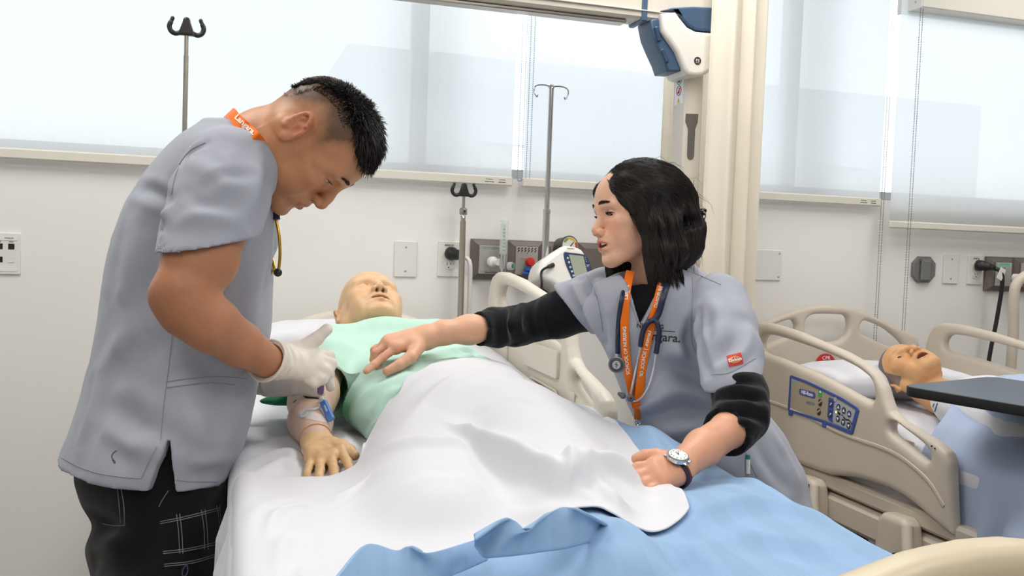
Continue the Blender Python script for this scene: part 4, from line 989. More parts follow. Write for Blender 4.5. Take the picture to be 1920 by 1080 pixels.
# curved beige helper pole at the right edge behind the far bed
p = [onY(1925, 515, -0.35), onY(1908, 530, -0.35), onY(1901, 560, -0.35), onY(1899, 640, -0.35), onY(1894, 690, -0.35)]
p[-1][2] = 0.6; p[-1][0] = p[-2][0]-0.012
t = thing('grab_pole', 'curved beige tubular pole at the right edge behind the far bed', 'pole', p[-1])
b = MB(); b.tube(catmull([p[0]+(0.12, 0, 0.0), p[0]+(0.02, 0, 0.004)]+p[1:], 8), 0.019, 16); b.build('bent_tube', M_BEIGE, t)
b = MB(); b.box((p[-1][0], -0.35, 0.33), (0.05, 0.05, 0.6), bev=0.008); b.build('socket', M_BEIGE, t)
# ------------------------------------------------------------------ hospital beds
def mirror_loop(l): return [(-x, z) for x, z in reversed(l)]
HB_OUT = [(-0.432, 0.5), (0.432, 0.5), (0.432, 0.96), (0.432, 1.0), (0.424, 1.022), (0.405, 1.036), (0.373, 1.048), (0.285, 1.08), (0.225, 1.104), (0.161, 1.128), (0.1, 1.144), (0.041, 1.151)]
HB_OUT = HB_OUT+[(-x, z) for x, z in reversed(HB_OUT[2:])]
HB_MID = smooth_loop([(-0.102, 1.036), (-0.103, 1.085), (-0.084, 1.108), (-0.05, 1.116), (0.04, 1.116), (0.078, 1.110), (0.092, 1.085), (0.09, 1.055), (0.073, 1.026), (0.038, 1.011), (-0.045, 1.008), (-0.088, 1.016)], 4)
HB_SIDE = smooth_loop([(0.144, 1.062), (0.150, 1.082), (0.175, 1.093), (0.262, 1.063), (0.33, 1.02), (0.357, 0.992), (0.347, 0.981), (0.279, 0.996), (0.204, 1.022), (0.155, 1.042)], 4)
def headboard(name, parent, cx, y, dz, m, outer=None, holes=True, th=0.042):
    lp = [outer or HB_OUT]
    if holes: lp += [HB_MID, HB_SIDE, mirror_loop(HB_SIDE)]
    me = soft_plate([[(x, z+dz) for x, z in l] for l in lp], th, 0.018); place_mesh(me, (cx, y, 0), (1, 0, 0), (0, 0, 1)); return link(name, me, m, parent)
SR_OUT = [(0.0, 0.70), (0.0, 0.954), (0.006, 1.005), (0.02, 1.048), (0.045, 1.082), (0.09, 1.097), (0.165, 1.099), (0.32, 1.086), (0.435, 1.069), (0.564, 1.050), (0.66, 1.027), (0.712, 1.005), (0.746, 0.972), (0.766, 0.935), (0.785, 0.908), (0.822, 0.89), (0.903, 0.872), (0.971, 0.855), (1.003, 0.84), (1.017, 0.815), (1.02, 0.774), (1.029, 0.709), (1.04, 0.628),
          (0.978, 0.646), (0.9, 0.672), (0.855, 0.683), (0.80, 0.688), (0.711, 0.686), (0.631, 0.678), (0.535, 0.658), (0.39, 0.652), (0.2, 0.653), (0.04, 0.66), (0.01, 0.675)]
SR_H1 = smooth_loop([(0.10, 1.015), (0.112, 1.042), (0.144, 1.057), (0.24, 1.057), (0.435, 1.040), (0.59, 1.018), (0.66, 1.0), (0.698, 0.98), (0.714, 0.948), (0.711, 0.925), (0.695, 0.918), (0.62, 0.93), (0.48, 0.956), (0.36, 0.971), (0.23, 0.984), (0.125, 0.992)], 4)
SR_H2 = smooth_loop([(0.785, 0.868), (0.803, 0.879), (0.845, 0.867), (0.905, 0.848), (0.938, 0.83), (0.946, 0.81), (0.932, 0.799), (0.899, 0.807), (0.848, 0.824), (0.806, 0.838), (0.786, 0.85)], 4)
def side_rail(parent, X, y0, dz, side, m, panel=True, label_tag=True):
    """head-end siderail; outline in (distance towards the foot, height); side +1 = rail's outer face looks to +X"""
    lp = [[(s, z+dz) for s, z in l] for l in (SR_OUT, SR_H1, SR_H2)]
    me = soft_plate(lp, 0.044, 0.018); place_mesh(me, (X, y0, 0), (0, -1, 0), (0, 0, 1)); r = link('side_rail', me, m, parent)
    P = lambda s, z, off: (X+off, y0-s, z+dz)
    xo = side*0.0225
    # moulded ridge along the outer face, and the skirt below it
    b = MB(); b.tube(catmull([P(0.03, 0.83, xo), P(0.2, 0.829, xo), P(0.39, 0.822, xo), P(0.585, 0.8, xo), P(0.77, 0.797, xo), P(0.86, 0.784, xo), P(0.95, 0.75, xo), P(1.01, 0.70, xo)], 6), 0.0065, 8, flat=((1, 0, 0), 0.35)); b.build('moulded_ridge', m, r)
    if panel:
        lb = [(0.312, 0.94), (0.40, 0.934), (0.487, 0.923), (0.58, 0.91), (0.654, 0.893), (0.660, 0.886), (0.638, 0.813), (0.63, 0.808), (0.5, 0.815), (0.31, 0.817), (0.303, 0.822), (0.305, 0.935)]
        inn = [(0.313, 0.931), (0.40, 0.925), (0.487, 0.914), (0.58, 0.901), (0.646, 0.886), (0.627, 0.819), (0.5, 0.825), (0.315, 0.825)]
        def pl(loops, th, off, name, mm, par):
            me = plate([[(-s*1.0 if side < 0 else s, z) for s, z in l] for l in loops], th, min(0.0012, th/3), 2)
            place_mesh(me, (X+xo+side*off, y0, dz), (0, 1 if side < 0 else -1, 0), (0, 0, 1)); return link(name, me, mm, par)
        cpn = pl([lb, inn], 0.004, 0.001, 'control_panel', mat('panel_blue', (62, 84, 160), 0.4, var=0.01), r)
        pl([inn], 0.002, 0.0006, 'panel_face', mat('panel_tan', (172, 160, 140), 0.4, var=0.02), r)
        pl([rrect(0.086, 0.020, 0.008, cx=0.405, cy=0.894)], 0.0014, 0.002, 'maker_badge', mat('panel_blue'), r)
        def tx(s, size, sx, z, mm, off=0.003, rot=0):
            me = text_mesh(s, size, 0.0002, bold=0.0003); me.transform(Matrix.Rotation(rot, 4, 'Z')); place_mesh(me, P(sx, z, xo+side*off), (0, -side*side if side < 0 else 1, 0) if False else ((0, -1, 0) if side < 0 else (0, 1, 0)), (0, 0, 1)); link('lettering', me, mm, r)
        tx('Hill-Rom', 0.0175, 0.405, 0.894, M_WINK)
        tx('ADVANTA', 0.009, 0.425, 0.868, mat('pale_metal_print', (150, 152, 146), 0.4, var=0)); pl([rrect(0.045, 0.014, 0.004, cx=0.423, cy=0.867)], 0.001, 0.0016, 'model_plate', mat('pale_metal_print'), r)
        pl([rrect(0.02, 0.026, 0.003, cx=0.472, cy=0.906)], 0.001, 0.0018, 'green_sticker', mat('sticker_green', (70, 170, 84), 0.5, var=0), r)
        pl([[(0.466, 0.908), (0.478, 0.908), (0.472, 0.916)]], 0.0008, 0.0026, 'sticker_arrow', M_WINK, r)
        for k in range(2):
            pl([rrect(0.02, 0.024, 0.0095, cx=0.474-0.004*k, cy=0.876-0.03*k)], 0.001, 0.0018, 'angle_gauge', mat('gauge_dark', (50, 46, 44), 0.5, var=0), r)
            pl([[(0.466-0.004*k, 0.870-0.03*k), (0.484-0.004*k, 0.882-0.03*k), (0.480-0.004*k, 0.886-0.03*k), (0.464-0.004*k, 0.876-0.03*k)]], 0.0008, 0.0026, 'gauge_bar', mat('panel_tan'), r)
        pl([rrect(0.034, 0.012, 0.004, cx=0.333, cy=0.921)], 0.001, 0.0016, 'small_icon', mat('icon_grey_blue', (150, 165, 172), 0.5, var=0), r)
        kb = [(0.545, 0.897), (0.565, 0.897), (0.62, 0.886), (0.642, 0.878), (0.626, 0.822), (0.61, 0.82), (0.55, 0.826), (0.54, 0.834)]
        kb0 = [(0.515, 0.898), (0.52, 0.902), (0.546, 0.898), (0.541, 0.826), (0.522, 0.829), (0.513, 0.84)]
        pl([kb0], 0.0014, 0.0016, 'lockout_strip', mat('panel_blue'), r); pl([kb], 0.0014, 0.0016, 'keypad', mat('keypad_grey', (172, 178, 190), 0.4, var=0), r)
        for k in range(2):
            pl([rrect(0.017, 0.024, 0.006, cx=0.529, cy=0.882-0.032*k)], 0.0012, 0.0026, 'lockout_button', mat('button_navy', (44, 52, 84), 0.4, var=0), r)
            pl([[(0.523, 0.876-0.032*k), (0.534, 0.884-0.032*k), (0.53, 0.888-0.032*k)]], 0.0008, 0.0034, 'button_mark', M_WINK, r)
        for k in range(3):
            for u in range(2):
                cx, cz = 0.566+0.026*k, (0.879 if u == 0 else 0.843)-0.0055*k
                pl([rrect(0.018, 0.021, 0.0085, cx=cx, cy=cz)], 0.0014, 0.0026, 'arrow_button', mat('button_navy'), r)
                q = 1 if u == 0 else -1; tri = [(cx-0.0055, cz-0.004*q), (cx+0.0055, cz-0.004*q), (cx, cz+0.006*q)]; pl([tri if q > 0 else tri[::-1]], 0.0008, 0.0036, 'button_arrow', M_WINK, r)
        pl([rrect(0.006, 0.006, 0.0028, cx=0.556, cy=0.862)], 0.001, 0.003, 'pilot_light', glow('amber_pilot', (255, 200, 110), 2.0), r)
        pl([[(0.563, 0.858), (0.577, 0.855), (0.577, 0.863), (0.563, 0.866)]], 0.0006, 0.0026, 'bed_icon', M_INK, r)
        pl([[(0.59, 0.852), (0.605, 0.845), (0.617, 0.848), (0.632, 0.838), (0.634, 0.841), (0.618, 0.852), (0.605, 0.850), (0.591, 0.857)]], 0.0006, 0.0026, 'bed_icon', M_INK, r)
        pl([rrect(0.005, 0.005, 0.0024, cx=0.585, cy=0.858)], 0.0006, 0.0026, 'bed_icon', M_INK, r); pl([rrect(0.013, 0.015, 0.006, cx=0.549, cy=0.900)], 0.001, 0.003, 'lamp_key', mat('keypad_grey'), r)
        for s, z in ((0.318, 0.812), (0.50, 0.809)): pl([rrect(0.022, 0.014, 0.005, cx=s, cy=z)], 0.004, 0.0008, 'panel_tab', mat('panel_blue'), r)
        for k in range(2): b = MB(); b.ball(P(0.955+0.012*k, 0.847-0.004*k, xo), 0.0025, 8); b.build('rail_hole', M_INK, r)
    # inner face: raised box, grip recess, small panel
    xi = -side*0.0225
    def inn_(s0, s1, z0, z1, off, th, name, mm, rr=0.008):
        me = plate([rrect(s1-s0, z1-z0, rr, cx=0, cy=0)], th, min(0.003, th/3), 2); place_mesh(me, P((s0+s1)/2, (z0+z1)/2, xi-side*off), (0, -1 if side > 0 else 1, 0), (0, 0, 1)); 
        return link(name, me, mm, r)
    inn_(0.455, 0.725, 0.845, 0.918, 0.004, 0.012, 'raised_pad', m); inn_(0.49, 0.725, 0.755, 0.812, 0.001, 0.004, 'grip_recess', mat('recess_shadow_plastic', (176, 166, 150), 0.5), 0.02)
    b = MB(); b.tube(catmull([P(0.488, 0.79, xi-side*0.004), P(0.495, 0.812, xi-side*0.004), P(0.53, 0.817, xi-side*0.004), P(0.69, 0.813, xi-side*0.004), P(0.722, 0.806, xi-side*0.004), P(0.728, 0.78, xi-side*0.004)], 6), 0.004, 8); b.build('grip_edge', m, r)
    inn_(0.79, 0.84, 0.74, 0.83, 0.0005, 0.003, 'inset_panel', m, 0.004); inn_(0.15, 0.27, 0.80, 0.905, 0.002, 0.008, 'inner_cover', m, 0.01)
    return r
def bed_base(t, cx, y0, y1, zd, m):
    """deck, lift arms, base, casters"""
    b = MB(); b.box((cx, (y0+y1)/2, zd-0.03), (0.78, y0-y1, 0.05), bev=0.01); b.build('deck', m, t)
    for s in (-1, 1):
        b = MB(); b.box((cx+s*0.36, (y0+y1)/2, zd-0.11), (0.06, y0-y1-0.1, 0.09), bev=0.015); b.build('side_beam', M_BEIGE, t)
        for yy in (y0-0.45, y0-0.86):
            me = soft_plate([[(-0.075, -0.10), (0.05, -0.12), (0.07, -0.08), (0.062, 0.0), (0.05, 0.06), (0.03, 0.075), (-0.05, 0.07), (-0.068, 0.05), (-0.075, -0.02)]], 0.06, 0.016, 0.006); place_mesh(me, (cx+s*0.415, yy, zd-0.10), (0, -1, 0), (0, 0, 1)); rb = link('rail_bracket', me, M_BEIGE, t)
            if yy > y0-0.6: b = MB(); b.box((cx+s*0.4465, yy+0.01, zd-0.065), (0.006, 0.085, 0.05), bev=0.002); b.build('angle_window', M_DARKPL, rb)
            b = MB(); b.tube(catmull([(cx+s*0.44, yy-0.05, zd-0.04), (cx+s*0.452, yy-0.07, zd-0.10), (cx+s*0.452, yy-0.095, zd-0.15), (cx+s*0.44, yy-0.15, zd-0.15)], 6), 0.016, 10); b.build('rail_link', M_BEIGE, t)
            b = MB(); b.cyl((cx+s*0.39, yy-0.03, zd-0.15), (cx+s*0.455, yy-0.03, zd-0.15), 0.03, n=16); b.build('pivot', M_DARKPL, t)
        b = MB(); b.box((cx+s*0.3, (y0+y1)/2, 0.26), (0.08, y0-y1-0.2, 0.08), bev=0.015); b.build('base_beam', mat('base_grey', (96, 92, 88), 0.5), t)
        b = MB(); b.tube([(cx+s*0.27, y0-0.35, zd-0.12), (cx+s*0.27, y0-0.75, 0.28)], 0.028, 10); b.build('lift_arm', mat('base_grey'), t)
        b = MB(); b.tube([(cx+s*0.27, y1+0.35, zd-0.12), (cx+s*0.27, y1+0.75, 0.28)], 0.028, 10); b.build('lift_arm', mat('base_grey'), t)
        b = MB(); b.tube(catmull([(cx+s*0.43, y0-1.0, zd-0.2), (cx+s*0.46, y0-1.02, zd-0.24), (cx+s*0.46, y0-1.2, zd-0.27), (cx+s*0.43, y0-1.22, zd-0.26)], 5), 0.008, 8); b.build('release_handle', M_STEEL, t)
        for yy in (y0-0.25, y1+0.25):
            b = MB(); b.lathe([(0.05, -0.018), (0.065, -0.012), (0.065, 0.012), (0.05, 0.018)], (cx+s*0.3, yy, 0.0655), (1, 0, 0), 20); b.box((cx+s*0.3, yy, 0.16), (0.05, 0.06, 0.13), bev=0.01); b.build('caster', M_DARKPL, t)
def mattress(t, cx, w, y0, y1, ztop, th, m):
    b = MB(); n = 30; ys = np.linspace(y0, y1, n); prof = rrect(w, th, 0.04, 5); V = []
    k = len(prof); Fs = []
    for i, y in enumerate(ys):
        zt = ztop(y); V += [(cx+px, y, zt-th/2+pz) for px, pz in prof]
    for i in range(n-1):
        for q in range(k): Fs.append((i*k+q, i*k+(q+1) % k, (i+1)*k+(q+1) % k, (i+1)*k+q))
    Fs.append(tuple(range(k))); Fs.append(tuple((n-1)*k+q for q in range(k-1, -1, -1))); b.add(V, Fs); return b.build('mattress', m, t)
# ---------------- far bed
FX, FY0, FDZ = 2.2, -0.12, 0.0
fz = lambda y: 0.82+0.05*float(sstep(-1.1, -0.3, y))
t = thing('hospital_bed', 'beige hospital bed at right with blue control panel on its siderail', 'bed', (FX, -1.2, 0), group=None)
FAR_BED = t
hb = headboard('headboard', t, FX, -0.12, 0.0, M_BEIGE)
side_rail(t, FX-0.385, -0.19, 0.0, -1, M_BEIGE); side_rail(t, FX+0.455, -0.15, 0.0, 1, M_BEIGE, panel=False)
bed_base(t, FX, -0.2, -2.3, 0.66, M_BEIGE); mattress(t, FX+0.03, 0.74, -0.16, -2.3, fz, 0.15, mat('mattress_vinyl', (196, 202, 208), 0.5))
headboard('footboard', t, FX, -2.36, -0.1, M_BEIGE, holes=False)
# CPR release
c = onY(1548, 679, -0.145)
b = MB(); b.lathe([(0.045, 0), (0.045, 0.004), (0.043, 0.005)], (c[0], -0.1425, c[2]-0.012), (0, -1, 0), 28); cp = b.build('cpr_label', mat('cpr_red', (186, 36, 36), 0.45, var=0.02), t)
wtext(cp, 'CPR', 0.02, c[0], c[2]+0.016, M_WINK, y=-0.1482); me = plate([rrect(0.042, 0.034, 0.004)], 0.001, 0); place_mesh(me, (c[0], -0.1482, c[2]-0.012), (1, 0, 0), (0, 0, 1)); link('cpr_icon', me, M_WINK, cp)
me = plate([rrect(0.022, 0.016, 0.007)], 0.001, 0); place_mesh(me, (c[0], -0.149, c[2]-0.008), (1, 0, 0), (0, 0, 1)); link('cpr_figure', me, M_INK, cp)
# ---------------- main bed
BX, BDZ = 0.41, 0.155
MZ0 = 0.962
mz = lambda y: MZ0+0.045*float(sstep(-0.85, -0.25, y))
MZ = np.vectorize(mz)
t = thing('hospital_bed', 'cream hospital bed in front carrying the mannequin patient', 'bed', (BX, -1.25, 0))
MAIN_BED = t
headboard('headboard', t, BX, -0.14, -0.035, M_CREAM)
side_rail(t, BX+0.425, -0.19, BDZ, 1, M_CREAM, panel=False)
bed_base(t, BX, -0.2, -2.33, 0.8, M_CREAM); mattress(t, BX, 0.78, -0.17, -2.33, mz, 0.15, mat('mattress_vinyl'))
FB = [(-0.43, 0.55), (0.43, 0.55), (0.44, 0.9), (0.438, 0.98), (0.425, 1.03), (0.40, 1.056), (0.36, 1.074), (0.31, 1.081), (0.26, 1.081), (0.2, 1.074), (0.12, 1.053), (0.05, 1.036), (0.0, 1.032)]
FB = FB+[(-x, z) for x, z in reversed(FB[2:-1])]
headboard('footboard', t, BX, -2.42, 0.0, mat('footboard_tan', (206, 192, 166), 0.42, var=0.02, bump=0.08, bscale=500), outer=FB, holes=False, th=0.05)
# ------------------------------------------------------------------ overbed table
z = 1.03; A = onZ(1689, 722, z)[:2]; Bq = onZ(1850, 706, z)[:2]; ux = unit(np.r_[Bq-A, 0]); uy = np.array((ux[1], -ux[0], 0)); W_ = 0.42; L_ = 0.86
t = thing('overbed_table', 'dark blue grey overbed table slab with black edge over far bed', 'table', (*(A+ux[:2]*0.2+uy[:2]*0.75), 0))
me = plate([rrect(W_, L_, 0.035, 6, W_/2, -L_/2)], 0.026, 0.004); place_mesh(me, (A[0], A[1], z-0.013), ux, -uy)
M_SLATE = mat('slate_laminate', (78, 90, 104), 0.35, var=0.03); ob = link('table_top', me, [M_SLATE, mat('black_edge', (20, 21, 24), 0.45)], t)
for p in me.polygons: p.material_index = 0 if p.normal.z > 0.6 else 1
pc_ = np.array((*(A+ux[:2]*0.2+uy[:2]*0.74), 0))
b = MB(); b.box(pc_+(0, 0, 0.52), (0.06, 0.09, 0.94), bev=0.01); b.build('column', M_BEIGE, t)
b = MB(); b.box(pc_+(0, 0, 0.05), (0.5, 0.06, 0.05), bev=0.012); b.box(pc_+(0.0, 0.0, 0.05), (0.06, 0.5, 0.05), bev=0.012); b.build('base', M_BEIGE, t)
# ------------------------------------------------------------------ people: shared helpers
from mathutils.bvhtree import BVHTree
class Surf:
    """camera-ray lookups on a mesh, for laying seams, lettering and folds on it"""
    def __init__(s, P, Q): s.b = BVHTree.FromPolygons([tuple(p) for p in P.tolist()], [tuple(q) for q in Q.tolist()])
    def hit(s, px, py, d0=0.3):
        r = ray(px, py); r = r/np.linalg.norm(r); h = s.b.ray_cast(Vector(CAM+r*d0), Vector(r), 9.0)
        return (None, None) if h[0] is None else (np.array(h[0]), np.array(h[1])*(-1 if np.array(h[1])@r > 0 else 1))
    def near(s, p):
        h = s.b.find_nearest(Vector(p)); return np.array(h[0]), np.array(h[1])
    def line(s, pts, n=6, off=0.0006):
        out = []; last = None
        for px, py in catmull([(a, b, 0) for a, b in pts], n)[:, :2]:
            p, nn = s.hit(px, py)
            if p is not None and (last is None or np.linalg.norm(p-last) < 0.08): out.append(p+nn*off); last = p
        return out
    def fold(s, pts, w, a): return (s.line(pts, 4, 0.0), w, a)
def seam(S, pts, name, m, parent, r=0.0008, n=6):
    L_ = S.line(pts, n, 0.0003)
    if len(L_) < 2: return None
    b = MB(); b.tube(L_, r, 5); return b.build(name, m, parent)
def decal(S, me, cpx, ang, ppm, m, name, parent, off=0.0008, flip=1, sub=0):
    """lay a flat mesh (metres) on surface S around pixel cpx; ang = image rotation of its x axis, ppm = pixels per metre"""
    ca, sa = math.cos(math.radians(ang)), math.sin(math.radians(ang)); n = len(me.vertices); co = np.empty(n*3); me.vertices.foreach_get('co', co); co = co.reshape(-1, 3); out = []
    z0 = co[:, 2].min(); last = None
    for x, y, z in co:
        px = cpx[0]+(x*ca*flip-y*sa)*ppm; py = cpx[1]-(x*sa*flip+y*ca)*ppm; p, nn = S.hit(px, py)
        if p is None: p, nn = last if last is not None else (at(px, py, 1.8), -FWD)
        last = (p, nn); out.append(p+nn*(off+(z-z0)))
    me.vertices.foreach_set('co', np.array(out).ravel()); me.update(); return link(name, me, m, parent)
def quad_patch(w, h, nx=6, ny=6, r=0):
    xs = np.linspace(-w/2, w/2, nx); ys = np.linspace(-h/2, h/2, ny); G = np.array([[(x, y, 0) for y in ys] for x in xs]); b = MB(); b.grid(G); return from_np('patch', np.array(b.v), b.f)
def eye_mesh(c, gaze, r, iris=(52, 32, 22), n=28):
    g = unit(gaze); Fm = frame_from(g); V = []; Cc = []; ths = list(np.linspace(0, 0.60, 11))+list(np.linspace(0.64, math.pi, 12)); Fs = []
    for t in ths:
        for k in range(n):
            a = 2*math.pi*k/n; bul = 1.0+0.06*max(0, 1-t/0.5); V.append(np.asarray(c)+r*bul*(Fm @ np.array((math.sin(t)*math.cos(a), math.sin(t)*math.sin(a), math.cos(t)))))
            Cc.append(lin((10, 8, 8)) if t < 0.2 else (lin(iris) if t < 0.54 else (lin((28, 20, 18)) if t < 0.61 else lin((206, 198, 190)))))
    for i in range(len(ths)-1):
        for k in range(n): Fs.append((i*n+k, (i+1)*n+k, (i+1)*n+(k+1) % n, i*n+(k+1) % n))
    return np.array(V), np.array(Fs), np.array(Cc)
M_EYE = mat('eye_wet', attr='Col', rough=0.22, var=0.0, coat=0.15)
M_SKIN = mat('skin', attr='Col', rough=0.48, var=0.03, vscale=300, bump=0.12, bscale=900, sss=0.12, spec=0.4, bdist=0.0006)
M_HAIR = mat('black_hair', (30, 24, 22), 0.42, var=0.25, vscale=60, spec=0.45)
M_HAIRBASE = mat('hair_underlayer', (17, 15, 14), 0.75, var=0.25, vscale=60, spec=0.2)
M_BROWHAIR = mat('brow_hair', (24, 18, 16), 0.6, var=0.1)
def strands(paths, r0, name, m, parent, n=3):
    """many tapering hairs in one mesh; paths: list of (k,3)"""
    Vs, Fs, o = [], [], 0
    for P in paths:
        P = np.asarray(P, float); k = len(P); T = np.gradient(P, axis=0); T /= np.linalg.norm(T, axis=1)[:, None]+1e-12
        x = np.cross(T, (0.3, 0.2, 0.93)); x /= np.linalg.norm(x, axis=1)[:, None]+1e-9; y = np.cross(T, x); rr = r0*np.clip(1.15-np.linspace(0, 1, k)**2.5, 0.12, 1)
        a = np.arange(n)*2*math.pi/n
        V = P[:, None, :]+rr[:, None, None]*(np.cos(a)[None, :, None]*x[:, None, :]+np.sin(a)[None, :, None]*y[:, None, :]); Vs.append(V.reshape(-1, 3))
        i = np.arange(k-1)[:, None]*n; q = np.arange(n)[None, :]; qn = (q+1) % n
        Fs.append(np.stack([i+q, i+qn, i+n+qn, i+n+q], -1).reshape(-1, 4)+o); o += k*n
    me = from_np(name, np.concatenate(Vs), np.concatenate(Fs)); ob = link(name, me, m, parent); ob['kind'] = 'stuff'; return ob
def face_extras(A, o, sc, gaze, parent, closed=False, cl=0.0, iris=(52, 32, 22), lash=0.008, sides=(-1, 1), brow=True, browh=0.0, mat_=None):
    W = lambda q: o+A @ (np.asarray(q, float)*sc)
    r = np.random.default_rng(11)
    for s in sides:
        if not closed:
            V, Fs, C = eye_mesh(W((s*0.0315, 0.0668, -0.0003)), gaze, 0.0130*sc, iris); link('eye', from_np('eye', V, Fs, col=C), M_EYE, parent)
        ps = []
        for k in range(26):
            t = k/25; x = 0.0195+0.0255*t; y = 0.0800+0.0040*math.sin(math.pi*min(1, t*1.1))-0.0065*t**2; z = (0.0048*(1-cl)*math.sin(math.pi*t)+0.0004-0.0042*cl if not closed else -0.0045-0.0018*math.sin(math.pi*t))
            d = unit((0.35*(t-0.35), 1.0, 0.15 if not closed else -0.45)); l = lash*(0.7+0.5*t); b0 = np.array((s*x, y-0.001, z)); dd = np.array((s*d[0], d[1], d[2]))
            ps.append([W(b0+dd*l*u+np.array((0, 0, 0.002*u*u if not closed else -0.001*u))) for u in (0, 0.35, 0.7, 1)])
        if not closed:
            b = MB(); b.tube([p[0] for p in ps], 0.00075*sc, 6); b.build('lash_line', M_BROWHAIR, parent)
        if lash > 0: strands(ps, 0.00030*sc, 'eyelashes', M_BROWHAIR, parent)
        if brow:
            ps = []
            for k in range(300):
                t = r.uniform(0, 1); x = 0.010+0.041*t; yb = 0.0955-0.021*t**2.2-0.002*t; z = 0.0190+0.0055*math.sin(math.pi*min(t*0.9+0.1, 1))-0.002*t+r.uniform(-0.0034, 0.0034)*(1.05-0.6*t)*min(1, 0.35+2.2*t)+browh
                b0 = np.array((s*x, yb-0.0015, z)); dd = unit(np.array((s*(0.4+0.6*t), 0.15-0.4*t, 0.55-0.75*t))); ps.append([W(b0), W(b0+dd*0.004+(0, 0.0012, 0)), W(b0+dd*0.0075)])
            strands(ps, 0.00030*sc, 'eyebrow', M_BROWHAIR, parent)
def hand_sdf(F, wrist, mcps, fingers, thumb, rw=0.024, rf=0.0088, inflate=0.0, pk=0.010):
    """wrist point, 4 knuckle points, 4 lists of further joints, thumb joint list (root first); all world points"""
    L = F.L; w = np.asarray(wrist, float); mc = [np.asarray(p, float) for p in mcps]; across = unit(mc[0]-mc[3]); e = inflate
    wp = [w+across*rw*k for k in (0.55, 0.2, -0.2, -0.55)]
    for i in range(4):
        F.put(rc(L(wp[i]), L(mc[i]), 0.0145+e, 0.0112+e), pk)
        if i < 3: F.put(rc(L((wp[i]+mc[i])/2), L((wp[i+1]+mc[i+1])/2), 0.0135+e, 0.0135+e), pk); F.put(rc(L(mc[i]), L(mc[i+1]), 0.0105+e, 0.0105+e), pk)
    for i, f in enumerate(fingers):
        P = [mc[i]]+[np.asarray(p, float) for p in f]; sc_ = (1.0, 1.04, 0.98, 0.86)[i]; R_ = [rf*1.12*sc_, rf*1.0*sc_, rf*0.93*sc_, rf*0.80*sc_]
        for k in range(len(P)-1): F.put(rc(L(P[k]), L(P[k+1]), R_[k]+e, R_[k+1]+e), 0.0035)
    T = [np.asarray(p, float) for p in thumb]; R_ = [0.0155, 0.0125, 0.0108, 0.0088]
    for k in range(len(T)-1): F.put(rc(L(T[k]), L(T[k+1]), R_[k]+e, R_[k+1]+e), 0.007 if k == 0 else 0.0035)
def pts(*l): return [at(*p) for p in l]
def bounds(P, pad): P = np.asarray(P); return P.min(0)-pad, P.max(0)+pad
CAMA = np.stack([RGT, UPV, FWD], 1)                         # camera-aligned axes for torso lofts
def cam_rows(rows):
    """(py, px left, px right, depth, half depth) -> rows for rows_loft in camera-aligned metres about CAM"""
    return [(-(py-540)*d/FPX, ((a+b)/2-960)*d/FPX, (b-a)/2*d/FPX, d, hd) for py, a, b, d, hd in rows]
# ------------------------------------------------------------------ the man (near left, bending over the bed)
M_SCRUB = cloth_mat('grey_scrub_cloth', (164, 168, 180), 0.0, 0.8, 0.3, 1100, 0.02)
M_SCRUBSEAM = mat('scrub_seam', (146, 149, 160), 0.8, var=0.0)
M_BLACKCL = cloth_mat('black_trouser_cloth', (17, 17, 19), 0.0, 0.85, 0.3, 900, 0.1)
M_THREAD = mat('grey_thread', (120, 120, 124), 0.8, var=0.05)
M_GLOVE = mat('nitrile_glove', (226, 219, 209), 0.42, var=0.02, bump=0.25, bscale=120, spec=0.35, sss=0.1, bdist=0.002)
M_ORANGE = cloth_mat('orange_lanyard', (244, 120, 26), 0.0, 0.6, 0.25, 1500, 0.02)
M_LETTER = mat('cream_lettering', (250, 240, 225), 0.6, var=0)
man = thing('person', 'man with faded black hair bending over bed in grey scrub top and white gloves', 'person', (-0.13, -1.5, 0.0))
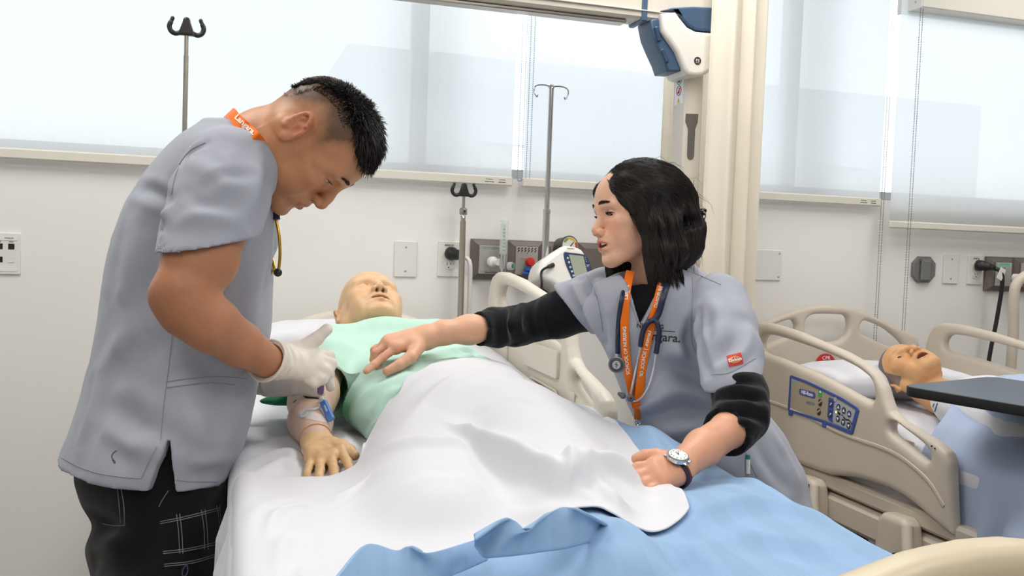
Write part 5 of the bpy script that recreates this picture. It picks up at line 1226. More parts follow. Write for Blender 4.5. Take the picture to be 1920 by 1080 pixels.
def build_man():
    hd = 1.555; ho = at(589, 262, hd); ft = math.radians(-3)
    Fd = camd(0.40, -0.917, 0); Ud = camd(0.917, 0.40, 0); Fd = Fd*math.cos(ft)-FWD*math.sin(ft)
    A = head_axes(Fd, Ud); sc = 1.0
    neck_pts = [ho+A @ np.array((0, -0.030, -0.035)), ho+A @ np.array((0, -0.027, -0.10)), at(492, 272, 1.565), at(452, 312, 1.57)]
    def neck(F):
        chain(F, neck_pts, [0.052, 0.050, 0.052, 0.060], 0.03)
        for s in (-1, 1): chain(F, [ho+A @ np.array((s*0.05, -0.03, -0.03)), at(500, 330, 1.565-s*0.03)], [0.018, 0.02], 0.03)      # neck muscle under the ear
    F = head_field(A, ho, sc, 0.0017, dict(brow=0.001, closed=0.68, nose=1.06, jaw=1.02, lips=1.05), neck, lo=(-0.11, -0.165, -0.20))
    P, Q = F.mesh(1)
    q, C = skin_colors(P, A, ho, sc, (192, 136, 98), (168, 98, 84), (196, 112, 84))
    x, y, z = q.T
    # clipped sides: stubble fading down from the long hair, light beard shadow
    zt = np.interp(y, [-0.11, -0.075, -0.05, -0.02, 0.02, 0.05, 0.075], [-0.035, 0.005, 0.04, 0.07, 0.068, 0.055, 0.055])
    hl = np.interp(y, [-0.12, -0.09, -0.06, -0.03, 0.0, 0.02, 0.036, 0.055, 0.064], [-0.055, -0.05, -0.022, 0.018, 0.005, -0.012, 0.02, 0.045, 0.06])
    k = sstep(-0.02, 0.075, z-hl)*(z > hl-0.02)*(y < 0.075)*(1-sstep(0.05, 0.075, y)); k *= 0.42+0.58*sstep(0.0, 0.055, z-hl)
    k *= (0.95+0.12*vnoise(q, 200, 8)); k = np.where(np.exp(-((np.abs(x)-0.08)/0.012)**2-((y+0.014)/0.024)**2-((z+0.004)/0.034)**2) > 0.35, 0, k)
    C = lerp3(C, lin((46, 38, 34)), np.clip(k*1.35, 0, 0.95)*0.85)
    bd = sstep(-0.055, -0.085, z)*sstep(0.03, 0.06, y)*0.14; C = lerp3(C, lin((70, 56, 50)), bd)
    parts_ = [(P, Q, C)]
    # arms
    ra = pts((430, 345, 1.47), (402, 420, 1.42), (376, 485, 1.385), (345, 550, 1.36), (355, 578, 1.36), (396, 608, 1.375), (450, 645, 1.43), (506, 680, 1.515))
    lo, hi = bounds(ra, 0.1); F = Field(lo, hi, 0.0032)
    chain(F, ra, [0.050, 0.052, 0.0545, 0.0450, 0.0435, 0.0415, 0.0345, 0.027], 0.012)
    F.put(ell(at(312, 560, 1.355), (0.014, 0.014, 0.014)), 0.03)                                # elbow point
    P, Q = F.mesh(6); nz = vnoise(P, 45, 2)
    N = normals(P, Q); P = P+N*(0.0012*vnoise(P, 25, 5))[:, None]
    Ca = np.tile(lin((176, 121, 88)), (len(P), 1))*(1+0.05*nz+0.04*vnoise(P, 160, 6))[:, None]
    ek = np.exp(-((np.linalg.norm(P-at(302, 572, 1.34), axis=1))/0.035)**2); Ca = lerp3(Ca, lin((140, 78, 56)), 0.35*ek); parts_.append((P, Q, Ca))
    la = pts((440, 330, 1.72), (450, 480, 1.78), (425, 600, 1.80), (462, 668, 1.74), (512, 712, 1.69))
    lo, hi = bounds(la+pts((330, 560, 1.6), (250, 840, 1.6)), 0.2); F = Field(lo, hi, 0.006)
    chain(F, la, [0.066, 0.056, 0.045, 0.036, 0.027], 0.03)
    chain(F, pts((445, 330, 1.59), (400, 400, 1.615), (360, 520, 1.62), (330, 680, 1.62), (290, 850, 1.60)), [0.05, 0.08, 0.085, 0.085, 0.09], 0.05, flat=(RGT, 0.85))
    chain(F, pts((432, 340, 1.49), (420, 345, 1.58), (440, 340, 1.70)), [0.05, 0.06, 0.05], 0.05)
    P, Q = F.mesh(1); parts_.append((P, Q, lin((176, 121, 88))))
    P, Q, C = add_mesh(parts_); link('body', from_np('body', P, Q, col=C), M_SKIN, man)
    face_extras(A, ho, sc, unit(A @ np.array((0.05, 0.6, -0.8))), man, cl=0.68, lash=0.006)
    # ---------- hair on top: a mass plus many tufts
    F = Field((-0.075, -0.12, -0.02), (0.075, 0.125, 0.14), 0.0022, A, ho); F.L = lambda p: (np.asarray(p, float)-ho) @ A
    pr = [(-0.0875, 0.018, 0.004), (-0.081, 0.045, 0.008), (-0.068, 0.067, 0.013), (-0.045, 0.083, 0.018), (-0.015, 0.092, 0.022), (0.015, 0.092, 0.024), (0.042, 0.086, 0.023), (0.060, 0.079, 0.016), (0.070, 0.075, 0.010)]
    for i in range(len(pr)-1):
        for xx in (-0.034, -0.012, 0.012, 0.034):
            dz = -0.004-6.5*xx*xx; a, b_ = pr[i], pr[i+1]; F.put(rc((xx, a[0], a[1]+dz), (xx, b_[0], b_[1]+dz), a[2]*0.92, b_[2]*0.92), 0.012)
    P, Q = F.mesh(1); N = normals(P, Q); q = (P-ho) @ A; P = P+N*(0.0030*vnoise(q*np.array((1, 0.5, 1)), 95, 3)+0.002*vnoise(q, 190, 4))[:, None]
    hair = link('hair', from_np('hair', P, Q), M_HAIRBASE, man)
    r = np.random.default_rng(5); ps = []; idx = r.integers(0, len(P), 9500)
    for i in idx:
        c = q[i]; n = (N[i] @ A)
        if n[2] < -0.35: continue
        fw = np.interp(c[1], [-0.08, -0.02, 0.05, 0.09], [-0.5, 0.1, 0.75, 1.0]); d = unit(n*0.26+np.array((r.normal(0, 0.22), fw*0.8+r.normal(0, 0.2), 0.15-0.55*max(0, c[1])*8+r.normal(0, 0.15)))); l = np.interp(c[1], [-0.09, -0.05, 0.0, 0.045, 0.07], [0.006, 0.013, 0.019, 0.019, 0.012])*r.uniform(0.6, 1.5)
        curl = np.array((r.normal(0, 0.25), 0.35, -0.5-0.5*max(0, c[1])*10)); ps.append([ho+A @ (c-n*0.003+d*l*t+curl*l*0.55*t*t) for t in (0, 0.3, 0.6, 0.85, 1)])
    strands(ps, 0.0005, 'hair_tufts', M_HAIR, hair)
    # short clipped edge between fade and long hair
    ps = []
    for _ in range(4200):
        y = r.uniform(-0.085, 0.066); zt_ = np.interp(y, [-0.09, -0.075, -0.067, -0.045, -0.024, 0.02, 0.044, 0.066], [-0.03, -0.02, 0.052, 0.068, 0.076, 0.073, 0.063, 0.066]); z = zt_+r.uniform(-0.014, 0.012)
        s = r.choice([-1, 1]); k = 1-((y+0.006)/0.0945)**2-((z-0.029)/0.082)**2
        if k <= 0.02: continue
        x = s*0.0742*math.sqrt(k); c = np.array((x, y, z)); n = unit(np.array((x/0.0055, (y+0.006)/0.0089, (z-0.029)/0.0066))); d = unit(n*0.8+np.array((0, 0.3+r.normal(0, 0.2), 0.7))); l = 0.003+0.007*np.clip((z-zt_)/0.012+0.5, 0, 1); ps.append([ho+A @ (c-n*0.001+d*l*t) for t in (0, 0.5, 1)])
    strands(ps, 0.00030, 'clipped_hair', M_HAIR, hair)

    # ---------- scrub top
    rows = [(221, 398, 438, 1.585, 0.05), (232, 362, 450, 1.59, 0.10), (250, 334, 474, 1.60, 0.145), (285, 300, 499, 1.605, 0.17), (330, 262, 513, 1.61, 0.17), (380, 232, 515, 1.61, 0.165), (430, 213, 514, 1.615, 0.155),
            (480, 199, 513, 1.615, 0.15), (540, 189, 512, 1.615, 0.145), (600, 182, 511, 1.615, 0.145), (650, 173, 506, 1.615, 0.147), (700, 161, 490, 1.615, 0.15), (750, 149, 479, 1.61, 0.158), (800, 133, 469, 1.605, 0.167), (850, 114, 452, 1.60, 0.175), (890, 100, 434, 1.60, 0.18), (960, 85, 425, 1.60, 0.18)]
    F = Field((-0.86, -0.42, 1.27), (-0.36, 0.32, 1.84), 0.0036, CAMA, CAM); FS = Field((-0.86, -0.42, 1.27), (-0.36, 0.32, 1.84), 0.0036, CAMA, CAM)
    F.put(rows_loft(cam_rows(rows)), 0.0)
    sl = pts((434, 322, 1.485), (412, 372, 1.44), (391, 436, 1.405), (384, 470, 1.395)); r_ = [0.074, 0.072, 0.069, 0.068]
    SL = [F.L(p) for p in sl]
    for i in range(2): FS.put(rc(SL[i], SL[i+1], r_[i], r_[i+1]), 0.02)
    # loose sleeve tube with a cut end
    ax_ = unit(SL[3]-SL[1]); cutp = F.L(at(384, 458, 1.40)); nrm_ = unit(np.array((ax_[0]+0.2, ax_[1], 0.16)))
    fa = rc(SL[1], SL[3]+ax_*0.03, 0.072, 0.0685)
    FS.put((lambda x, y, z: np.maximum(fa[0](x, y, z), (x-cutp[0])*nrm_[0]+(y-cutp[1])*nrm_[1]+(z-cutp[2])*nrm_[2]), fa[1], fa[2]), 0.012)
    core = rc(cutp-ax_*0.065, cutp+ax_*0.05, 0.0600, 0.0615)
    FS.put(((lambda x, y, z: -((x-cutp[0])*nrm_[0]+(y-cutp[1])*nrm_[1]+(z-cutp[2])*nrm_[2])), cutp-0.14, cutp+0.14), 0.0, 's'); FS.put(core, 0.003, 's'); g_ = np.clip(0.5+0.5*(F.V-FS.V)/0.012, 0, 1); F.V = F.V*(1-g_)+FS.V*g_-0.012*g_*(1-g_)
    # left sleeve (far side, mostly hidden)
    far = [F.L(p) for p in pts((440, 330, 1.70), (448, 440, 1.77), (450, 470, 1.775))]
    F.put(rc(far[0], far[1], 0.075, 0.078), 0.02)
    # hem plane, slit at the near side, neck opening
    hl, hr = F.L(at(104, 869, 1.57)), F.L(at(430, 920, 1.47)); slope = (hr[1]-hl[1])/(hr[0]-hl[0])
    F.put(((lambda x, y, z: (y-(hl[1]+slope*(x-hl[0])))+0*z), np.array((-1, -0.5, 1.2)), np.array((0, -0.2, 2.0))), 0.0, 's')
    ap = F.L(at(302, 828, 1.40)); bl = F.L(at(268, 925, 1.40)); br = F.L(at(313, 925, 1.40))
    def wedge(x, y, z):
        t = np.clip((ap[1]-y)/(ap[1]-bl[1]), 0, 1.4); l = ap[0]+(bl[0]-ap[0])*t; r = ap[0]+(br[0]-ap[0])*t
        return np.maximum(np.maximum(np.maximum(l-x, x-r), y-ap[1]), z-(1.50))
    F.put((wedge, np.array((bl[0]-0.02, -0.45, 1.3)), np.array((br[0]+0.02, ap[1]+0.01, 1.5))), 0.002, 's')
    npt = [F.L(p) for p in neck_pts]; F.put(rc(npt[1], npt[2]+(npt[2]-npt[1])*0.25, 0.054, 0.060), 0.004, 's')
    P, Q = F.mesh(2); S = Surf(P, Q); N = normals(P, Q)
    fl = [S.fold(*a) for a in [([(502, 335), (492, 378), (474, 420)], 0.013, -0.006), ([(486, 300), (476, 350), (452, 420)], 0.016, 0.006), ([(318, 378), (290, 362), (255, 350)], 0.012, -0.007), ([(316, 404), (285, 400), (246, 392)], 0.012, 0.006),
          ([(300, 425), (288, 475), (280, 540)], 0.014, -0.006), ([(385, 270), (360, 282), (342, 302), (328, 334), (320, 372)], 0.009, -0.005), ([(262, 420), (240, 520), (226, 640)], 0.03, 0.006), ([(300, 812), (260, 790), (195, 762)], 0.02, -0.006), ([(210, 800), (240, 830), (290, 845)], 0.016, 0.005),
          ([(447, 745), (462, 722), (478, 690)], 0.014, -0.008), ([(335, 742), (360, 790), (400, 850)], 0.02, 0.006), ([(420, 760), (400, 820), (390, 900)], 0.022, -0.006), ([(505, 470), (480, 520), (470, 600)], 0.02, 0.006), ([(320, 640), (360, 690), (440, 730)], 0.02, -0.006),
          ([(360, 300), (400, 330), (440, 340)], 0.014, 0.004), ([(350, 360), (390, 380), (450, 378)], 0.013, -0.004), ([(330, 415), (380, 405), (440, 410)], 0.012, 0.003), ([(180, 700), (230, 640), (270, 610)], 0.025, 0.005), ([(150, 840), (170, 780), (190, 700)], 0.02, 0.006), ([(225, 870), (240, 800), (250, 720)], 0.022, -0.005), ([(390, 350), (420, 330), (470, 330)], 0.010, -0.004), ([(350, 860), (380, 868), (425, 862)], 0.012, 0.004)]]
    fl = [(f[0], f[1]*0.95, f[2]*1.2) for f in fl if len(f[0]) > 1]; P = folds(P, N, fl); N = normals(P, Q); P = P+N*(0.0022*vnoise(P*np.array((1, 1, 0.6)), 16, 1)+0.0008*vnoise(P, 45, 2))[:, None]
    P = relax(P, Q, 0.4); top = link('scrub_top', from_np('scrub_top', P, Q), M_SCRUB, man); S = Surf(P, Q)
    top['label'] = 'grey short-sleeved scrub top with side slits'; global MANS; MANS = Surf(*add_mesh([(P, Q, 0.0), (parts_[0][0], parts_[0][1], 0.0)])[:2])
    for nm, l in (('armhole_seam', [(385, 268), (360, 280), (342, 300), (328, 332), (322, 365)]), ('shoulder_seam', [(330, 258), (352, 260), (372, 266), (386, 273)]), ('side_seam', [(324, 622), (316, 690), (307, 760), (301, 826)]),
                  ('pocket_edge', [(310, 716), (345, 711), (385, 707), (420, 707), (462, 710)]), ('pocket_stitching', [(312, 727), (350, 722), (390, 718), (440, 722)]), ('hem_stitching', [(115, 858), (160, 880), (210, 892), (262, 897)]), ('hem_stitching', [(316, 897), (360, 903), (432, 903)]), ('slit_stitching', [(294, 838), (280, 865), (265, 897)]), ('slit_stitching', [(308, 838), (312, 865), (316, 897)])):
        seam(S, l, nm, M_SCRUBSEAM, top, 0.0009)
    seam(S, [(219, 845), (212, 850), (210, 858), (216, 866), (214, 868), (211, 862)], 'loose_thread', mat('blue_thread', (60, 66, 86), 0.7), top, 0.0007)
    # ---------- trousers and shoes
    rows = [(800, 150, 455, 1.60, 0.145), (860, 140, 437, 1.60, 0.155), (905, 137, 431, 1.60, 0.165), (945, 150, 431, 1.60, 0.168), (985, 176, 430, 1.60, 0.17), (1030, 158, 429, 1.60, 0.17), (1080, 168, 427, 1.60, 0.17), (1160, 180, 425, 1.60, 0.17)]
    F = Field((-0.80, -1.45, 1.32), (-0.40, -0.22, 1.84), 0.006, CAMA, CAM); F.put(rows_loft(cam_rows(rows)), 0.0)
    gz = lambda p: np.array((p[0], p[1], 0.09))
    for s, d in ((1, 1.49), (-1, 1.67)):
        a = at(300, 1120, d); kn = a+(0.02, 0, -0.30); an = kn+(-0.02, 0, -0.34); chain(F, [a, kn, an], [0.105, 0.088, 0.07], 0.03)
    P, Q = F.mesh(2); S = Surf(P, Q); N = normals(P, Q)
    fl = [S.fold(*a) for a in [([(172, 975), (195, 985), (240, 990)], 0.014, -0.010), ([(158, 1020), (200, 1030), (260, 1010)], 0.02, 0.008), ([(330, 960), (360, 1040), (380, 1079)], 0.03, 0.005), ([(180, 1050), (220, 1060), (280, 1079)], 0.02, -0.008), ([(290, 930), (270, 1000), (275, 1070)], 0.025, -0.008)]]
    P = folds(P, N, [f for f in fl if len(f[0]) > 1]); P = P+normals(P, Q)*(0.003*vnoise(P, 14, 3))[:, None]
    tr = link('trousers', from_np('trousers', P, Q), M_BLACKCL, man); tr['label'] = 'black cargo trousers with grey pocket stitching'; S = Surf(P, Q)
    for l in ([(301, 978), (350, 968), (412, 952)], [(301, 982), (350, 972), (412, 956)], [(306, 1034), (350, 1029), (410, 1016)], [(306, 1038), (350, 1033), (410, 1020)], [(331, 964), (335, 1000), (337, 1038)], [(337, 963), (341, 1000), (343, 1038)], [(377, 956), (382, 990), (383, 1030)], [(384, 955), (388, 990), (390, 1030)], [(406, 948), (411, 980), (413, 1022)], [(411, 947), (414, 980), (414, 1018)],
              [(308, 1058), (360, 1052), (422, 1034)], [(308, 1062), (360, 1056), (422, 1038)], [(226, 910), (232, 945), (234, 985)], [(220, 912), (224, 950), (226, 980)], [(193, 982), (215, 986), (234, 985)], [(316, 920), (306, 935), (298, 950)]): seam(S, l, 'stitching', M_THREAD, tr, 0.0007)
    seam(S, [(350, 1058), (343, 1068), (342, 1079), (348, 1079), (352, 1070), (350, 1058)], 'drawcord', mat('blue_thread'), tr, 0.0012)
    for s, d in ((1, 1.49), (-1, 1.67)):
        a = at(300, 1120, d); c = np.array((a[0]+0.02, a[1], 0)); F = Field(c+(-0.15, -0.08, -0.005), c+(0.24, 0.08, 0.17), 0.006)
        F.put(ell(c+(0.05, 0, 0.045), (0.14, 0.048, 0.045)), 0.02); F.put(ell(c+(-0.02, 0, 0.07), (0.06, 0.045, 0.06)), 0.03); F.put(rbox(c+(0.05, 0, 0.012), (0.145, 0.047, 0.012), 0.01), 0.01)
        P, Q = F.mesh(1); link('shoe', from_np('shoe', P, Q), mat('black_shoe', (22, 22, 24), 0.5), man)
    # ---------- gloves
    def glove(wr, mc, fg, th, cuff_c, cuff_ax, cuff_r, lab):
        lo, hi = bounds([wr]+mc+[p for f in fg for p in f]+th+[cuff_c], 0.06); F = Field(lo, hi, 0.0019)
        hand_sdf(F, wr, mc, fg, th, 0.026, 0.0092, 0.0012)
        F.put(rc(F.L(cuff_c), F.L(wr), cuff_r, 0.029), 0.012); F.put(rc(F.L(wr), F.L((mc[1]+mc[2])/2), 0.029, 0.022, (unit(np.cross(mc[0]-mc[3], (mc[1]+mc[2])/2-wr)), 0.75)), 0.012)
        F.put(rc(F.L(cuff_c-cuff_ax*0.03), F.L(cuff_c+cuff_ax*0.012), cuff_r-0.004, cuff_r-0.0045), 0.002, 's'); F.put(((lambda x, y, z: (x-cuff_c[0])*cuff_ax[0]+(y-cuff_c[1])*cuff_ax[1]+(z-cuff_c[2])*cuff_ax[2]+0.002), cuff_c-0.07, cuff_c+0.07), 0.0, 's')
        P, Q = F.mesh(1); N = normals(P, Q); t = (P-cuff_c)@cuff_ax
        P = P+N*(0.0011*vnoise(P, 70, 3)+0.0022*np.exp(-((t-0.01)/0.014)**2)*np.sin(t*520+3*vnoise(P, 40, 2)))[:, None]
        g = link('glove', from_np('glove', P, Q), M_GLOVE, man); g['label'] = lab
        Fm = frame_from(cuff_ax); b = MB(); n = 40; rr = np.random.default_rng(3); ph = rr.uniform(0, 6, 3)
        ring = [cuff_c-cuff_ax*(0.001+0.0015*math.sin(2*a+ph[0]))+Fm @ np.array((math.cos(a), math.sin(a), 0))*(cuff_r+0.0008+0.0008*math.sin(3*a+ph[1])) for a in np.linspace(0, 2*math.pi, n+1)[:-1]]
        b.tube(ring, 0.0024, 8, closed=True); b.build('cuff_roll', M_GLOVE, g)
    wr = at(520, 676, 1.53); mc = pts((584, 662, 1.577), (590, 674, 1.563), (588, 688, 1.550), (580, 700, 1.540))
    fg = [pts((617, 668, 1.592), (619, 688, 1.58), (604, 697, 1.57)), pts((620, 682, 1.568), (614, 700, 1.556), (598, 702, 1.553)), pts((612, 697, 1.551), (604, 711, 1.543), (588, 708, 1.543)), pts((599, 709, 1.540), (590, 718, 1.535), (577, 713, 1.535))]
    th = pts((545, 660, 1.55), (572, 650, 1.563), (594, 635, 1.572), (613, 618, 1.58))
    glove(wr, mc, fg, th, at(500, 676, 1.508), unit(at(520, 679, 1.53)-at(455, 648, 1.44)), 0.0345, 'right glove with thumb raised')
    wr = at(512, 712, 1.69); mc = pts((562, 700, 1.67), (564, 710, 1.655), (560, 719, 1.65), (552, 726, 1.648))
    fg = [pts((592, 694, 1.675), (617, 700, 1.67), (619, 726, 1.664)), pts((586, 716, 1.652), (597, 723, 1.648), (602, 735, 1.646)), pts((580, 724, 1.645), (592, 729, 1.642), (598, 737, 1.640)), pts((570, 731, 1.644), (582, 735, 1.642), (588, 739, 1.640))]
    th = pts((530, 702, 1.675), (556, 692, 1.66), (578, 700, 1.655), (596, 712, 1.652))
    glove(wr, mc, fg, th, at(494, 706, 1.70), unit(at(552, 716, 1.665)-at(494, 706, 1.70)), 0.0315, 'left glove holding the line')
build_man()
def ribbon(path, side, w, n=8, m=None, name='band', parent=None, th=0.0012):
    """flat strap: path points, per-point side direction; returns object, and a function (s along, t across) -> point, normal"""
    P = np.asarray(path, float); Sd = np.asarray(side, float); k = len(P); T = np.gradient(P, axis=0); T /= np.linalg.norm(T, axis=1)[:, None]
    Sd = Sd-T*(Sd*T).sum(1)[:, None]; Sd /= np.linalg.norm(Sd, axis=1)[:, None]; Nn = np.cross(T, Sd); G = np.stack([P+Sd*w*t for t in np.linspace(-0.5, 0.5, n)], 1)
    b = MB(); b.grid(G+Nn[:, None]*th/2); b.grid(G[:, ::-1]-Nn[:, None]*th/2)
    e = np.concatenate([G[:, 0], G[::-1, -1]]); en = np.concatenate([Nn, Nn[::-1]]); q = len(e); b.add(np.concatenate([e+en*th/2, e-en*th/2]), [(i, (i+1) % q, q+(i+1) % q, q+i) for i in range(q)])
    o = b.build(name, m, parent, sharp=50); L_ = np.r_[0, np.cumsum(np.linalg.norm(np.diff(P, axis=0), axis=1))]
    def f(s, t):
        i = lambda V: np.array([np.interp(s, L_, V[:, a]) for a in range(3)])
        return i(P)+i(Sd)*t, i(Nn)
    return o, f, L_[-1]
def ribbon_text(f, body, size, s0, t0, m, parent, sgn=1, rev=False, off=0.0012, bold=0.0):
    me = text_mesh(body, size, 0.0003, bold=bold, align='LEFT'); n = len(me.vertices); co = np.empty(n*3); me.vertices.foreach_get('co', co); co = co.reshape(-1, 3); out = []
    for x, y, z in co:
        p, nn = f(s0+(-x if rev else x), t0+(-y if rev else y)*sgn); out.append(p+nn*off*sgn+nn*z*sgn)
    me.vertices.foreach_set('co', np.array(out).ravel()); me.update(); return link('lettering', me, m, parent)
def man_extras():
    # lanyard band across the back of the neck
    t = thing('lanyard', "orange lanyard round the man's neck with pale lettering", 'lanyard', at(455, 240, 1.5))
    pth = []
    for px, py in ((434, 214), (440, 220), (452, 231), (464, 242), (475, 254)):
        p, nn = MANS.hit(px, py+2); p = at(px, py, 1.54) if p is None else p; pth.append(p-unit(p-CAM)*0.005)
    d_ = (pth[-1]-CAM) @ FWD; pth += [at(482, 263, d_+0.008), at(487, 272, d_+0.03), at(490, 280, d_+0.06)]
    back = [at(428, 212, 1.62), at(430, 211, 1.58)]; pth = catmull(back+pth, 6)
    o, f, L_ = ribbon(pth, np.tile(unit(camd(0.72, 0.69, 0)), (len(pth), 1)), 0.0215, 8, M_ORANGE, 'band', t)
    me = o.data; P_ = np.array([tuple(v.co) for v in me.vertices])+np.array(PM[o].translation); SB = Surf(P_, np.array([tuple(p.vertices)[:4] for p in me.polygons if len(p.vertices) == 4]))
    decal(SB, text_mesh('Langara.', 0.0130, 0.0002, bold=0.0003), (461, 235), -43, FPX/1.5, M_LETTER, 'lettering', o, 0.0012)
    # stethoscope hanging in front of his chest
    t = thing('stethoscope', "navy stethoscope with brass binaural tubes under the man's chin", 'stethoscope', at(516, 400, 1.56))
    b = MB(); b.tube(catmull([at(488, 330, 1.58), at(506, 362, 1.575), at(515, 386, 1.57), at(518, 412, 1.568)], 8), [0.006]*17+[0.0068]*8, 12); b.build('navy_tube', mat('navy_rubber', (24, 36, 62), 0.4), t)
    M_BRASS = mat('brass', (196, 150, 52), 0.25, metal=0.9)
    b = MB(); b.tube(catmull([at(517, 410, 1.568), at(523, 440, 1.565), at(525, 475, 1.562), at(523, 500, 1.56), at(520, 508, 1.56)], 8), 0.0026, 10); b.build('brass_tube', M_BRASS, t)
    b = MB(); b.tube(catmull([at(505, 470, 1.60), at(512, 490, 1.59), at(514, 505, 1.58), at(505, 516, 1.58)], 8), 0.0026, 10); b.build('brass_tube', M_BRASS, t)
    b = MB(); b.ball(at(521, 511, 1.56), 0.0075, 12); b.ball(at(519.5, 509, 1.56), 0.005, 10); b.build('ear_tip', M_DARKPL, t)
man_extras()
# ------------------------------------------------------------------ cloths of the beds
M_SHEET = cloth_mat('white_cotton', (219, 220, 226), 0.0, 0.85, 0.2, 1300, 0.012)
M_BLUESHEET = cloth_mat('pale_blue_cotton', (146, 178, 214), 0.0, 0.85, 0.25, 1300, 0.03, 5)
def add_stripes(m, scale, amt):
    nt = m.node_tree; N = nt.nodes; L = nt.links; b = N['Principled BSDF']; src = b.inputs['Base Color'].links[0].from_socket
    tc = N.new('ShaderNodeTexCoord'); w = N.new('ShaderNodeTexWave'); w.wave_type = 'BANDS'; w.bands_direction = 'X'; w.inputs['Scale'].default_value = scale; w.inputs['Distortion'].default_value = 0.15; L.new(tc.outputs['Object'], w.inputs['Vector'])
    mr = N.new('ShaderNodeMapRange'); mr.inputs[1].default_value = 0.42; mr.inputs[2].default_value = 0.58; mr.inputs[3].default_value = 1-amt; mr.inputs[4].default_value = 1+amt; L.new(w.outputs['Fac'], mr.inputs[0])
    v = N.new('ShaderNodeVectorMath'); v.operation = 'SCALE'; L.new(src, v.inputs[0]); L.new(mr.outputs[0], v.inputs['Scale']); L.new(v.outputs[0], b.inputs['Base Color'])
add_stripes(M_BLUESHEET, 4.5, 0.03)
M_MINT = cloth_mat('mint_gown', (190, 226, 212), 0.0, 0.85, 0.25, 1200, 0.02)
M_GREEN = cloth_mat('green_gown_lining', (40, 132, 92), 0.0, 0.85, 0.25, 1200, 0.04)
